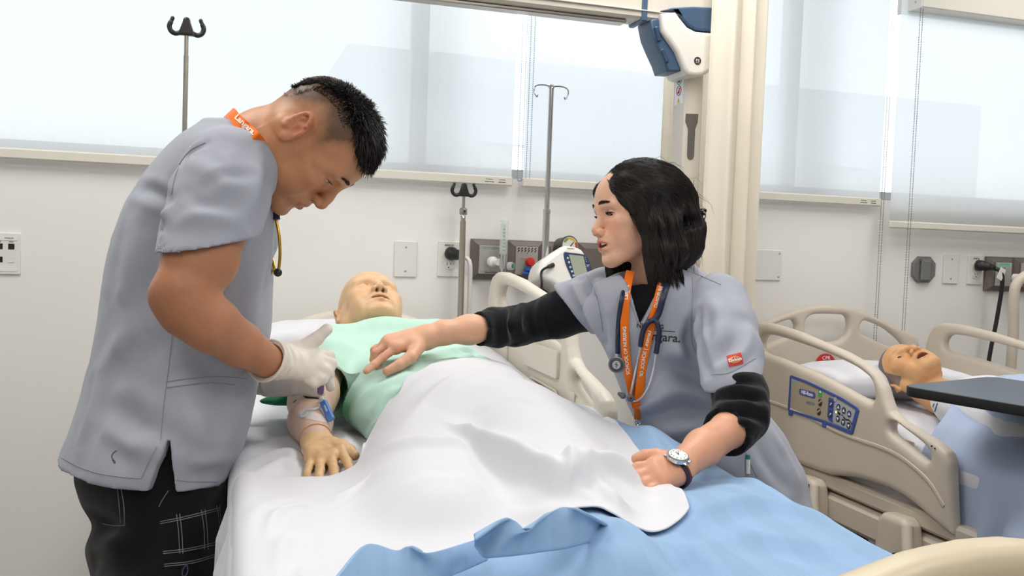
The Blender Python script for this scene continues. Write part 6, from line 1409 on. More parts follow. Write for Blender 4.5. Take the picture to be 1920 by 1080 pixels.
# ------------------------------------------------------------------ bald mannequin patient on the front bed
M_MANQ = mat('mannequin_vinyl', attr='Col', rough=0.42, var=0.02, vscale=40, spec=0.4, sss=0.08, bump=0.05, bscale=700)
pat = thing('mannequin', 'bald closed-eyed nursing mannequin lying in a mint gown on the front bed', 'mannequin', (0.36, -1.1, 0.98))
def flatchain(F, P, R, f=0.5, k=0.03): chain(F, P, R, k, flat=((0, 0, 1), f))
def build_patient():
    ho = at(693, 588, 2.27); A = head_axes(np.array((0.10, -0.50, 0.86)), np.array((-0.02, 0.86, 0.5))); W = lambda q: ho+A @ np.asarray(q, float)
    npts = [W((0, -0.03, -0.04)), W((0, -0.045, -0.11)), np.array((0.345, -0.97, 1.075))]
    def neck(F): chain(F, npts, [0.056, 0.056, 0.07], 0.025)
    F = head_field(A, ho, 1.0, 0.0017, dict(closed=1.0, jaw=1.05, nose=1.0, lips=0.9, open=0.004), neck, lo=(-0.10, -0.14, -0.19)); P, Q = F.mesh(1)
    q, C = skin_colors(P, A, ho, 1.0, (222, 182, 142), (206, 154, 122), (218, 168, 130)); x, y, z = q.T
    nk = np.exp(-((np.abs(x)-0.0075)/0.0035)**2-((z+0.0415)/0.0045)**2-((y-0.099)/0.006)**2); C = lerp3(C, lin((40, 22, 18)), np.clip(nk*1.2, 0, 1))
    mk = np.exp(-(x/0.020)**2-((z+0.0645)/0.0022)**2-((y-0.084)/0.008)**2); C = lerp3(C, lin((70, 36, 28)), np.clip(mk*1.3, 0, 0.9)); ps_ = [(P, Q, C)]
    # right forearm and hand, wrist joint
    el, md, wr = at(584, 755, 1.735), at(582, 790, 1.635), at(594, 829, 1.55)
    mc = pts((640, 850, 1.49), (620, 862, 1.472), (600, 865, 1.466), (584, 862, 1.47)); mc = [m_+(0, 0, 0.004) for m_ in mc]
    fg = [pts((651, 866, 1.45), (656, 879, 1.43), (655, 889, 1.417)), pts((626, 880, 1.436), (628, 894, 1.412), (627, 904, 1.40)), pts((600, 882, 1.432), (598, 896, 1.41), (597, 905, 1.40)), pts((578, 878, 1.44), (575, 890, 1.42), (576, 900, 1.412))]
    th = pts((615, 838, 1.52), (640, 838, 1.51), (655, 845, 1.50), (664, 854, 1.49))
    lo, hi = bounds([wr]+mc+[p for f in fg for p in f]+th, 0.04); F = Field(lo, hi, 0.0018); hand_sdf(F, wr, mc, fg, th, 0.022, 0.0076, pk=0.007); F.put(rc(wr, wr+(md-wr)*0.35, 0.0235, 0.022), 0.012)
    P, Q = F.mesh(1); N = normals(P, Q); P = P+N*(0.0006*vnoise(P, 120, 3))[:, None]; C = np.tile(lin((222, 184, 138)), (len(P), 1))*(1+0.06*vnoise(P, 50, 3))[:, None]
    for f in fg:                                                                  # nails and knuckle tint
        n_ = np.exp(-(np.linalg.norm(P-(f[-1]+(0, 0, 0.006)), axis=1)/0.0055)**2); C = lerp3(C, lin((196, 150, 108)), 0.5*n_)
    for m_ in mc: C = lerp3(C, lin((200, 150, 112)), 0.35*np.exp(-(np.linalg.norm(P-m_-(0, 0, 0.01), axis=1)/0.010)**2))
    ps_.append((P, Q, C))
    w2 = wr+(md-wr)*0.14
    lo, hi = bounds([el, md, w2, at(600, 700, 1.86)], 0.08); F = Field(lo, hi, 0.0025); chain(F, [at(606, 690, 1.9), at(590, 738, 1.78), el, md, w2], [0.045, 0.044, 0.041, 0.0365, 0.0270], 0.02)
    F.put(rc(w2, wr, 0.0265, 0.0245), 0.0)
    sl = [F.L(p) for p in (at(568, 738, 1.735), at(580, 747, 1.70), at(592, 749, 1.695), at(606, 748, 1.70), at(609, 754, 1.69))]
    P, Q = F.mesh(1); C = np.tile(lin((214, 184, 166)), (len(P), 1))*(1+0.04*vnoise(P, 40, 5))[:, None]; t = np.clip(((P-el)@(wr-el))/((wr-el)@(wr-el)), -1, 1.2); C = lerp3(C, lin((226, 196, 168)), sstep(0.2, -0.2, t)); ps_.append((P, Q, C))
    P, Q, C = add_mesh(ps_); body = link('body', from_np('body', P, Q, col=C), M_MANQ, pat)
    S = Surf(ps_[2][0], ps_[2][1])
    seam(S, [(569, 741), (576, 746), (587, 747), (598, 748), (607, 752), (608, 756)], 'joint_slit', M_INK, body, 0.0022)
    p, nn = S.hit(553, 752)
    if p is not None: b = MB(); b.lathe([(0.0045, 0), (0.0045, 0.001), (0.003, 0.0018)], p, nn, 12); b.build('screw', M_STEEL, body)
    b = MB(); Fm = frame_from(unit(w2-wr)); b.tube([w2+Fm @ np.array((0.0275*math.cos(a), 0.0275*math.sin(a), 0)) for a in np.linspace(0, 2*math.pi, 33)[:-1]], 0.0016, 6, closed=True); b.build('wrist_joint', mat('joint_brown', (196, 138, 96), 0.5), body)
    face_extras(A, ho, 1.0, (0, 0, 1), pat, closed=True, lash=0, brow=False)
    # ---- gown
    F = Field((0.10, -1.62, 0.95), (0.74, -0.86, 1.24), 0.004)
    flatchain(F, [np.array((0.345, -1.0, 1.060)), np.array((0.385, -1.30, 1.025)), np.array((0.41, -1.50, 0.985))], [0.172, 0.172, 0.165], 0.44, 0.05)
    a, c, e = np.array((0.228, -1.0, 1.080)), np.array((0.202, -1.15, 1.065)), at(600, 730, 1.80); ax_ = unit(e-c)
    chain(F, [a, c, e-ax_*0.01], [0.054, 0.058, 0.060], 0.035); F.put(((lambda x, y, z: np.maximum((x-e[0])*-ax_[0]+(y-e[1])*-ax_[1]+(z-e[2])*-ax_[2], np.sqrt((x-e[0])**2+(y-e[1])**2+(z-e[2])**2)-0.085)), e-0.09, e+0.09), 0.0, 's'); F.put(rc(F.L(e-ax_*0.07), F.L(e+ax_*0.05), 0.050, 0.056), 0.003, 's')
    chain(F, [np.array((0.235, -0.99, 1.085)), np.array((0.345, -0.975, 1.10)), np.array((0.46, -0.99, 1.10))], [0.05, 0.05, 0.055], 0.05)
    chain(F, [np.array((0.465, -1.0, 1.085)), np.array((0.525, -1.2, 1.025)), np.array((0.55, -1.40, 0.995))], [0.058, 0.052, 0.045], 0.05)
    nd = unit(npts[1]-npts[2]); F.put(rc(F.L(npts[2]+nd*0.02), F.L(npts[0]), 0.063, 0.066), 0.006, 's')
    P, Q = F.mesh(2); S = Surf(P, Q); N = normals(P, Q)
    fl = [S.fold(*a) for a in [([(650, 800), (690, 745), (760, 700)], 0.016, 0.010), ([(662, 820), (720, 760), (800, 705)], 0.012, -0.010), ([(640, 760), (700, 715), (770, 690)], 0.018, 0.008), ([(860, 655), (890, 662), (915, 680)], 0.012, -0.010), ([(800, 668), (850, 655), (900, 650)], 0.014, 0.008), ([(650, 640), (700, 650), (760, 640)], 0.02, -0.004), ([(660, 660), (655, 720), (640, 770)], 0.018, -0.007), ([(780, 690), (820, 670), (860, 668)], 0.014, -0.006), ([(690, 790), (730, 740), (790, 715)], 0.010, 0.006)]]
    P = folds(P, N, [f for f in fl if len(f[0]) > 1]); P = P+normals(P, Q)*(0.003*vnoise(P, 13, 3)+0.0012*vnoise(P, 40, 4))[:, None]
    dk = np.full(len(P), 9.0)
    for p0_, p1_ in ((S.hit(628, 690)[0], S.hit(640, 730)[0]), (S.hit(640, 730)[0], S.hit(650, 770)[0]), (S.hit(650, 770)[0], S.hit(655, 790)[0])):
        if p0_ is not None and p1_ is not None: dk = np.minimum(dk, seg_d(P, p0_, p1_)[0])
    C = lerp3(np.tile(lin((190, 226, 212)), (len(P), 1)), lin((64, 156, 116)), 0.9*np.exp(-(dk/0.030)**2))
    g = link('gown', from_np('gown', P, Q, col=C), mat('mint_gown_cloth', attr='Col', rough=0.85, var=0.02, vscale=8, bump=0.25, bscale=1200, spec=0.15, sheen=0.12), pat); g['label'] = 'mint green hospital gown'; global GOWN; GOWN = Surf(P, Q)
    # dark green end of the sleeve lying on the sheet
    F = Field(at(530, 750, 1.8)-(0.09, 0.07, 0.05), at(530, 750, 1.8)+(0.09, 0.07, 0.05), 0.0025)
    flatchain(F, [at(496, 752, 1.80), at(522, 750, 1.80), at(560, 748, 1.80), at(580, 744, 1.80)], [0.010, 0.020, 0.026, 0.028], 0.4, 0.02); P, Q = F.mesh(1); P = P+normals(P, Q)*(0.002*vnoise(P, 40, 2))[:, None]; link('sleeve_end', from_np('sleeve_end', P, Q), M_GREEN, g)
    # ---- catheter dressing on the forearm
    SA = Surf(ps_[2][0], ps_[2][1]); iv = thing('iv_catheter', "IV catheter taped to the mannequin's forearm with a blue clamp", 'catheter', md)
    M_TAPE = clear_plastic('surgical_tape', (236, 232, 230), 0.62, 0.5)
    def tape(c, ang, w, h): return decal(SA, quad_patch(w, h, 10, 5), c, ang, FPX/1.62, M_TAPE, 'tape', iv, 0.0011)
    tape((590, 782), -12, 0.056, 0.013); tape((575, 776), 15, 0.03, 0.012)
    def ontop(l, off): return [p for p in SA.line(l, 6, off)]
    b = MB(); b.tube(ontop([(566, 778), (572, 771), (582, 770), (592, 769), (600, 765)], 0.003), 0.0022, 8); b.tube(ontop([(564, 776), (567, 783), (574, 782), (577, 776)], 0.003), 0.0016, 8); b.build('extension_tube', clear_plastic('clear_tube', (226, 232, 236), 0.55), iv)
    h0, n0 = SA.hit(600, 762); h1, n1 = SA.hit(612, 784); p0 = h0+n0*0.012; p1 = at(622, 788, ((h1-CAM) @ FWD)-0.012); b = MB(); d = unit(p1-p0); Fm = frame_from(d, -FWD); b.box((p0+p1)/2, (0.013, 0.009, np.linalg.norm(p1-p0)), Fm, bev=0.002); cl = b.build('clamp', mat('clamp_blue', (84, 132, 204), 0.4), iv)
    b = MB(); b.box((p0+p1)/2-FWD*0.005-d*0.006, (0.004, 0.0025, 0.014), Fm, bev=0.0008); b.build('clamp_window', mat('clamp_pale', (168, 196, 228), 0.4), cl)
    b = MB(); b.cyl(p0-d*0.008, p0, 0.005, n=12); b.build('connector', M_CLEARP, iv)
    sy = thing('syringe', 'clear syringe with purple tip held above the forearm by the gloved hands', 'syringe', at(603, 740, 1.62))
    s0, s1, s2, s3, s4 = at(607, 690, 1.56), at(604, 706, 1.575), at(602, 718, 1.588), at(601, 736, 1.605), at(602, 760, 1.64)
    b = MB(); b.cyl(s0, s1, 0.0045, n=14); b.lathe([(0.008, 0), (0.008, 0.0015)], s0, unit(s0-s1), 16); b.build('plunger', M_WHITEPL, sy)
    b = MB(); b.cyl(s1, s2, 0.0058, n=16); b.build('barrel', M_CLEARP, sy)
    b = MB(); b.tube([s2, s2+(s3-s2)*0.15, s3], [0.005, 0.0062, 0.0058], 14); b.build('purple_hub', mat('hub_purple', (120, 96, 140), 0.4), sy)
    b = MB(); b.tube([s3, s3+(s4-s3)*0.5, s4], [0.0035, 0.003, 0.0034], 12); b.build('needle_sleeve', clear_plastic('clear_tube'), sy)
build_patient()
# ------------------------------------------------------------------ bedding and mannequin on the main bed
BL, BR = BX-0.395, BX+0.395                                       # mattress edges
def hgrid(xs, ys, zf): X, Y = np.meshgrid(xs, ys, indexing='ij'); return X, Y, zf(X, Y)
def bump2(X, Y, pts_, w, h):
    """soft ridge along a plan polyline"""
    P = np.stack([X.ravel(), Y.ravel(), 0*X.ravel()], 1); D = np.full(len(P), 9.0); tt = np.zeros(len(P)); n = len(pts_)-1
    for i in range(n):
        a = np.array((*pts_[i][:2], 0.0)); b = np.array((*pts_[i+1][:2], 0.0)); d, t = seg_d(P, a, b); k = d < D; D[k] = d[k]; tt[k] = (i+t[k])/n
    return (h*np.sin(np.pi*np.clip(0.1+0.8*tt, 0, 1))*np.exp(-(D/w)**2)).reshape(X.shape)
def crease(X, Y, pts_, w, h, asym=1.6):
    """crisp fold along a plan polyline, steep on the near side and long on the far side"""
    P = np.stack([X.ravel(), Y.ravel()], 1); D = np.full(len(P), 9.0); tt = np.zeros(len(P)); sd = np.zeros(len(P)); C_ = catmull([(a, b, 0) for a, b in pts_], 4)[:, :2]; n = len(C_)-1
    for i in range(n):
        a, b = C_[i], C_[i+1]; e = b-a; t = np.clip(((P-a) @ e)/(e @ e+1e-12), 0, 1); v = P-a-t[:, None]*e; d = np.hypot(v[:, 0], v[:, 1]); k = d < D; D[k] = d[k]; tt[k] = (i+t[k])/n; sd[k] = (e[0]*v[k, 1]-e[1]*v[k, 0])
    ww = np.where(sd > 0, w*asym, w/asym**0.3); q = D/ww
    return (h*np.sin(np.pi*np.clip(0.06+0.88*tt, 0, 1))**0.7*(np.exp(-q**1.5)-0.22*np.exp(-((q-2.0)/0.8)**2))).reshape(X.shape)
def px2(px, py, z): return onZ(px, py, z)[:2]
def smax(a, b, k): g = np.clip(0.5+0.5*(a-b)/k, 0, 1); return b*(1-g)+a*g+k*g*(1-g)
def body_h(X, Y):
    """top of the mannequin's covered body above the mattress"""
    def cap(x0, y0, x1, y1, w0, w1, h0, h1):
        t = np.clip(((X-x0)*(x1-x0)+(Y-y0)*(y1-y0))/((x1-x0)**2+(y1-y0)**2), 0, 1); d = np.hypot(X-x0-t*(x1-x0), Y-y0-t*(y1-y0)); w = w0+(w1-w0)*t; h = h0+(h1-h0)*t
        return h*np.exp(-(d/w)**2.6*0.8)
    a = cap(0.40, -0.95, 0.45, -1.45, 0.20, 0.21, 0.13, 0.128); b = cap(0.33, -1.5, 0.27, -1.95, 0.115, 0.09, 0.10, 0.075); c = cap(0.50, -1.5, 0.455, -1.95, 0.125, 0.105, 0.12, 0.085); e = cap(0.43, -2.0, 0.41, -2.2, 0.08, 0.06, 0.06, 0.07)
    return smax(smax(a, b, 0.03), smax(c, e, 0.03), 0.03)-0.0225
def bed_z(X, Y): return MZ(Y)
def cloth_obj(name, G, m, parent=None, th=0.003, sub=1, closed=False):
    b = MB(); b.grid(G); o = b.build(name, m, parent, sharp=None); md = o.modifiers.new('solid', 'SOLIDIFY'); md.thickness = th; md.offset = -1
    if sub: s = o.modifiers.new('sub', 'SUBSURF'); s.levels = sub; s.render_levels = sub
    return o
def drape_coords(arc, XR, drop_x, r=0.035):
    """plan x and drop below the bed top for arc length measured leftwards from XR, folding over the mattress edge at drop_x"""
    flat = XR-drop_x-r; quart = r*math.pi/2; x = np.where(arc < flat, XR-arc, 0.0); dz = np.zeros_like(arc)
    a = np.clip((arc-flat)/r, 0, math.pi/2); x = np.where(arc >= flat, drop_x+r-r*np.sin(a), x); dz = np.where(arc >= flat, r*(1-np.cos(a)), dz)
    dz = dz+np.maximum(arc-flat-quart, 0); return x, dz
# fitted sheet: over the whole top and both sides
def fitted():
    n, m = 150, 150; ys = np.linspace(-0.20, -2.26, m); half = (BR-BL)/2+0.012; r = 0.04; arcs = np.linspace(-(half+0.16), half+0.16, n); G = np.zeros((n, m, 3))
    for i, a in enumerate(arcs):
        s = np.sign(a); xa, dz = drape_coords(np.array([abs(a)]), 0.0, -half, r); x = (BL+BR)/2+s*abs(xa[0]); G[i, :, 0] = x; G[i, :, 1] = ys; G[i, :, 2] = MZ(ys)+0.006-dz[0]
    X, Y = G[..., 0], G[..., 1]
    z = 0
    for p in (((470, 830), (540, 826), (585, 836)), ((470, 858), (540, 850), (570, 868)), ((500, 785), (545, 790), (580, 800)), ((480, 800), (530, 806), (560, 812)), ((630, 800), (650, 830), (655, 860)), ((480, 890), (530, 868), (560, 880))):
        q = [px2(*c, 0.975) for c in p]; z = z+bump2(X, Y, q, 0.016, 0.013)
    G[..., 2] += z+0.004*vnoise(np.stack([X.ravel()*9, Y.ravel()*4, 0*X.ravel()], 1), 1.0, 2).reshape(X.shape)
    o = cloth_obj('fitted_sheet', G, M_SHEET); tag(o, 'white fitted sheet stretched over the mattress of the front bed', 'sheet')
fitted()
# pillow
def pillow(c, size, R, label, seed=1):
    F = Field(-np.array(size)*0.62, np.array(size)*0.62, 0.008, np.asarray(R, float), c); a, b_, h = np.array(size)/2
    def fn(x, y, z):
        u = np.abs(x/a); v = np.abs(y/b_); hh = h*np.clip((1-u**3.2), 0, 1)**0.5*np.clip(1-v**3.2, 0, 1)**0.5; return np.maximum(np.abs(z)-hh-0.004, np.maximum(u-1, v-1)*0.1)*0.8
    F.put((fn, -np.array(size)*0.55, np.array(size)*0.55), 0.0); P, Q = F.mesh(3); N = normals(P, Q); P = P+N*(0.006*vnoise(P, 9, seed)+0.0025*vnoise(P, 28, seed+1))[:, None]
    o = link('pillow', from_np('pillow', P, Q), M_SHEET); tag(o, label, 'pillow'); return o
pillow(np.array((0.31, -0.50, 1.045)), (0.56, 0.44, 0.125), np.asarray(rotm('X', -6)) @ np.asarray(rotm('Z', 3)), 'white pillow under the bald mannequin head on the front bed')
# ---------------- blue blanket
BUMPS = [([px2(*c, 0.99) for c in p], w, h) for p, w, h in ((((1195, 800), (1250, 835), (1330, 870)), 0.03, 0.022), (((1260, 985), (1330, 930), (1420, 905)), 0.05, 0.02), (((1230, 900), (1265, 950), (1300, 985)), 0.03, 0.018), (((1330, 1000), (1430, 960), (1560, 965)), 0.06, 0.012), (((1290, 1020), (1360, 1045), (1460, 1075)), 0.05, 0.014), (((1150, 1010), (1200, 1040), (1240, 1079)), 0.04, 0.014), (((1440, 985), (1480, 1010), (1560, 1040)), 0.03, -0.008), (((700, 1060), (900, 1040), (1060, 1030)), 0.04, 0.010), (((1380, 890), (1450, 900), (1510, 930)), 0.025, 0.012), (((1210, 820), (1230, 870), (1240, 900)), 0.02, 0.012))]
def blanket_h(X, Y):
    XR, XL = BR+0.012, BL-0.012; inside = sstep(XL, XL+0.05, X)*sstep(XR, XR-0.05, X); z = body_h(X, Y)*inside*0.92
    for p, w, h in BUMPS: z = z+bump2(X, Y, p, w, h)
    for p, w, h, as_ in ((((1268, 1003), (1330, 968), (1420, 950), (1540, 962)), 0.022, 0.016, 1.8), (((1300, 1045), (1370, 1010), (1450, 1000), (1560, 1010)), 0.024, 0.014, 1.8), (((1230, 1020), (1290, 1040), (1360, 1079)), 0.02, 0.012, 1.5), (((1425, 900), (1500, 935), (1600, 985)), 0.016, 0.010, 1.5), (((1200, 805), (1240, 850), (1330, 885)), 0.014, 0.012, 1.6), (((980, 1062), (1080, 1045), (1200, 1050)), 0.022, 0.010, 1.6)):
        z = z+crease(X, Y, [px2(*c, 0.99) for c in p], w, h, as_)*inside
    return z+0.007*vnoise(np.stack([X.ravel()*7, Y.ravel()*5, 0*X.ravel()], 1), 1.0, 4).reshape(X.shape)*inside+0.022
def blanket():
    n, m = 170, 150; XR, XL = BR+0.012, BL-0.012; r = 0.04; yt = lambda x: np.interp(x, [0.0, 0.26, 0.35, 0.6, 0.70, 0.78, 0.9], [-1.9, -1.85, -1.65, -1.45, -1.40, -1.33, -1.32])
    W = XR-XL; arcs = np.linspace(-0.34, W-0.06, n); G = np.zeros((n, m, 3)); t = np.linspace(0, 1, m)
    for i, a in enumerate(arcs):
        x, dz = drape_coords(np.array([max(W/2-a, a-W/2)]), 0.0, -W/2, r); s = 1 if a < W/2 else -1; X = (XR+XL)/2+s*abs(x[0]); Y = yt(X)+(-2.375-yt(X))*t
        rip = dz[0]*0.10*np.sin(Y*26+1.5*np.sin(Y*9)); G[i, :, 0] = X+s*np.abs(rip)*0.8; G[i, :, 1] = Y; G[i, :, 2] = MZ(Y)-dz[0]
    G[..., 2] += blanket_h(G[..., 0], G[..., 1])
    o = cloth_obj('blanket', G, M_BLUESHEET); tag(o, 'pale blue blanket spread over the foot of the front bed', 'blanket'); return o
BLK = blanket()
# ---------------- white top sheet, folded back over the blanket
def top_sheet():
    n, m = 260, 170
    YT = lambda x: np.interp(x, [-0.1, 0.0, 0.08, 0.15, 0.195, 0.225, 0.27, 0.33, 0.47, 0.62, 0.70, 0.80], [-1.63, -1.66, -1.715, -1.73, -1.71, -1.62, -1.50, -1.42, -1.335, -1.225, -1.175, -1.20])
    YB = lambda x: np.interp(x, [-0.1, 0.0, 0.11, 0.2, 0.29, 0.36, 0.44, 0.50, 0.56, 0.66, 0.8], [-2.24, -2.22, -2.175, -2.135, -2.11, -2.085, -2.07, -2.10, -2.13, -2.17, -2.2])
    XRt = lambda t: np.interp(t, [0, 0.15, 0.4, 0.6, 0.75, 0.9, 1.0], [0.785, 0.768, 0.715, 0.665, 0.628, 0.585, 0.50])
    XL = BL-0.002; r = 0.03; G = np.zeros((n, m, 3)); t = np.linspace(0, 1, m); ss = np.linspace(0, 1, n)
    drop = np.interp(t, [0, 0.2, 0.5, 0.8, 1], [0.24, 0.34, 0.40, 0.42, 0.40])
    for j in range(m):
        XR = XRt(t[j]); tot = XR-XL+drop[j]; x, dz = drape_coords(ss*tot, XR, XL, r); Y = YT(x)+(YB(x)-YT(x))*t[j]
        fl = np.maximum(dz-0.03, 0); wv = np.sin(t[j]*23+0.8*math.sin(t[j]*9)+2*fl)+0.45*np.sin(t[j]*47+3.0*fl+1)
        G[:, j, 0] = x-0.006-0.02*fl*(0.8+0.6*wv)-0.010*np.minimum(fl*14, 1)*(1+wv); G[:, j, 1] = Y+0.1*fl*np.cos(t[j]*23); G[:, j, 2] = MZ(Y)-dz+0.020
    X, Y = G[..., 0], G[..., 1]; ins = sstep(XL-0.01, XL+0.06, X); edge = sstep(0.0, 0.06, np.linspace(0, 1, n))[:, None]
    z = body_h(X, Y)*ins
    for p, w, h, as_ in ((((850, 838), (884, 850), (920, 870), (970, 897), (1034, 927), (1085, 942)), 0.014, 0.036, 3.2), (((672, 858), (714, 855), (769, 862), (833, 866), (879, 852)), 0.014, 0.016, 2.2), (((585, 903), (631, 897), (690, 880), (736, 889)), 0.012, 0.016, 2.0), (((610, 925), (660, 905), (720, 900)), 0.016, 0.012, 2.0),
                    (((1085, 930), (1120, 912), (1165, 900), (1222, 868)), 0.016, 0.034, 2.5), (((512, 905), (502, 960), (494, 1020), (488, 1079)), 0.012, 0.014, 1.4), (((545, 930), (530, 990), (524, 1079)), 0.014, 0.013, 1.5), (((476, 895), (462, 950), (455, 1020), (450, 1079)), 0.010, 0.014, 1.3), (((590, 960), (572, 1010), (560, 1079)), 0.016, 0.010, 1.5), (((620, 1000), (600, 1040), (596, 1079)), 0.014, 0.008, 1.4), (((1057, 885), (1063, 912), (1078, 938)), 0.010, 0.014, 2.0), (((1100, 914), (1135, 935), (1190, 968), (1240, 984)), 0.014, 0.018, 1.6), (((1120, 955), (1170, 975), (1215, 990)), 0.012, 0.010, 1.5), (((1150, 945), (1205, 940), (1245, 960)), 0.012, 0.012, 1.5),
                    (((770, 742), (850, 728), (950, 715), (1010, 720)), 0.030, 0.008, 1.0), (((815, 800), (879, 772), (970, 764), (1060, 790)), 0.024, 0.011, 1.6), (((760, 830), (800, 800), (850, 780)), 0.018, 0.009, 1.4), (((980, 820), (1060, 812), (1150, 830)), 0.024, 0.010, 1.5), (((900, 812), (960, 806), (1020, 820)), 0.016, 0.007, 1.4), (((950, 745), (1020, 755), (1080, 785)), 0.016, 0.007, 1.4),
                    (((465, 925), (502, 898), (571, 887)), 0.014, 0.018, 1.6), (((495, 965), (522, 920), (560, 905), (600, 908)), 0.014, 0.020, 1.8), (((520, 1010), (560, 955), (640, 935)), 0.018, 0.014, 1.8), (((560, 1050), (610, 1000), (700, 975)), 0.02, 0.012, 1.6), (((640, 955), (740, 930), (850, 925), (940, 940)), 0.024, 0.010, 1.8), (((700, 1000), (800, 975), (900, 968), (980, 960)), 0.022, 0.010, 1.8), (((770, 900), (830, 905), (900, 930)), 0.014, 0.008, 1.6), (((940, 930), (990, 948), (1040, 950)), 0.014, 0.010, 1.4),
                    (((1055, 752), (1080, 742), (1105, 745), (1135, 765), (1148, 792)), 0.012, 0.026, 1.6), (((1125, 768), (1150, 772), (1178, 788)), 0.012, 0.020, 1.4), (((1085, 775), (1125, 790), (1160, 812)), 0.010, 0.012, 1.6), (((1150, 815), (1190, 845), (1210, 875)), 0.016, 0.014, 1.5), (((690, 805), (720, 770), (765, 735)), 0.018, 0.010, 1.3), (((655, 835), (690, 830), (730, 840)), 0.010, 0.010, 1.5)):
        z = z+crease(X, Y, [px2(*c, 1.02) for c in p], w*0.85, h*1.25, as_)*ins
    q = np.stack([X.ravel()*8, Y.ravel()*5, 0*X.ravel()], 1); z = z+(0.006*vnoise(q, 1, 6)+0.003*vnoise(q*np.array((3.3, 2, 1)), 1, 7)).reshape(X.shape)*ins
    z = z*(0.35+0.65*edge)+(0.010*np.sin(np.linspace(0, 1, m)*30)*np.exp(-np.linspace(0, 1, n)[:, None]/0.03))
    lip = np.exp(-(1-t)/0.04)[None, :]; z = z+lip*0.006*(0.6+0.6*np.sin(X*34)); lip2 = np.exp(-t/0.03)[None, :]; z = z+lip2*0.008*np.sin(X*40)
    gz = np.full(X.shape, -1.0)                                       # lie on the gown where it reaches under the sheet
    for i_, j_ in np.argwhere((Y > -1.70) & (X > 0.15) & (X < 0.75)):
        h_ = GOWN.b.ray_cast(Vector((X[i_, j_], Y[i_, j_], 1.4)), Vector((0, 0, -1)))
        if h_[0] is not None: gz[i_, j_] = h_[0].z-mz(Y[i_, j_])-0.020+0.014
    gz = np.where(gz > 0, gz, 0)
    for _ in range(4): gz[1:-1, 1:-1] = (gz[1:-1, 1:-1]*2+gz[:-2, 1:-1]+gz[2:, 1:-1]+gz[1:-1, :-2]+gz[1:-1, 2:])/6
    z = smax(z, gz+0.002, 0.012)
    z = smax(z, blanket_h(X, Y)*sstep(XL+0.02, XL+0.1, X)*sstep(-1.36, -1.46, Y)-0.012, 0.008)
    for _ in range(3): z[1:-1, 1:-1] = (z[1:-1, 1:-1]*4+z[:-2, 1:-1]+z[2:, 1:-1]+z[1:-1, :-2]+z[1:-1, 2:])/8
    G[..., 2] += z; o = cloth_obj('top_sheet', G, M_SHEET); tag(o, "rumpled white top sheet folded back over the mannequin's legs", 'sheet')
top_sheet()
# turned-up blue blanket edge lying over the rim of the white sheet
def flap(low, high, zl, zh, bulge, name='folded_edge'):
    f = lambda l, z: catmull([onZ(px, py, z+dz) for px, py, dz in l], 10); a, b_ = f(low, zl), f(high, zh); t = np.linspace(0, 1, 60); re = lambda c: np.stack([np.interp(t, np.linspace(0, 1, len(c)), c[:, i]) for i in range(3)], 1); a, b_ = re(a), re(b_)
    G = np.stack([a*(1-u)+b_*u+np.array((0, 0, bulge*math.sin(math.pi*u))) for u in np.linspace(0, 1, 12)], 1); return cloth_obj(name, G, M_BLUESHEET, BLK, 0.004, 1)
flap([(888, 1026, 0), (906, 1046, 0), (950, 1046, 0), (1021, 1036, 0), (1090, 1024, 0), (1152, 1002, -0.025)], [(890, 1018, 0), (957, 974, 0.01), (991, 997, 0), (1008, 984, 0.004), (1039, 957, 0.012), (1062, 949, 0.014), (1092, 964, 0.01), (1151, 998, -0.035)], 1.022, 1.05, 0.008)
flap([(630, 1150, 0), (700, 1112, 0), (745, 1104, 0), (800, 1094, 0), (850, 1080, 0), (918, 1050, 0)], [(634, 1080, 0), (686, 1019, 0.006), (742, 1030, 0), (764, 1024, 0.004), (802, 1036, 0), (900, 1008, -0.01)], 1.0, 1.03, 0.003)
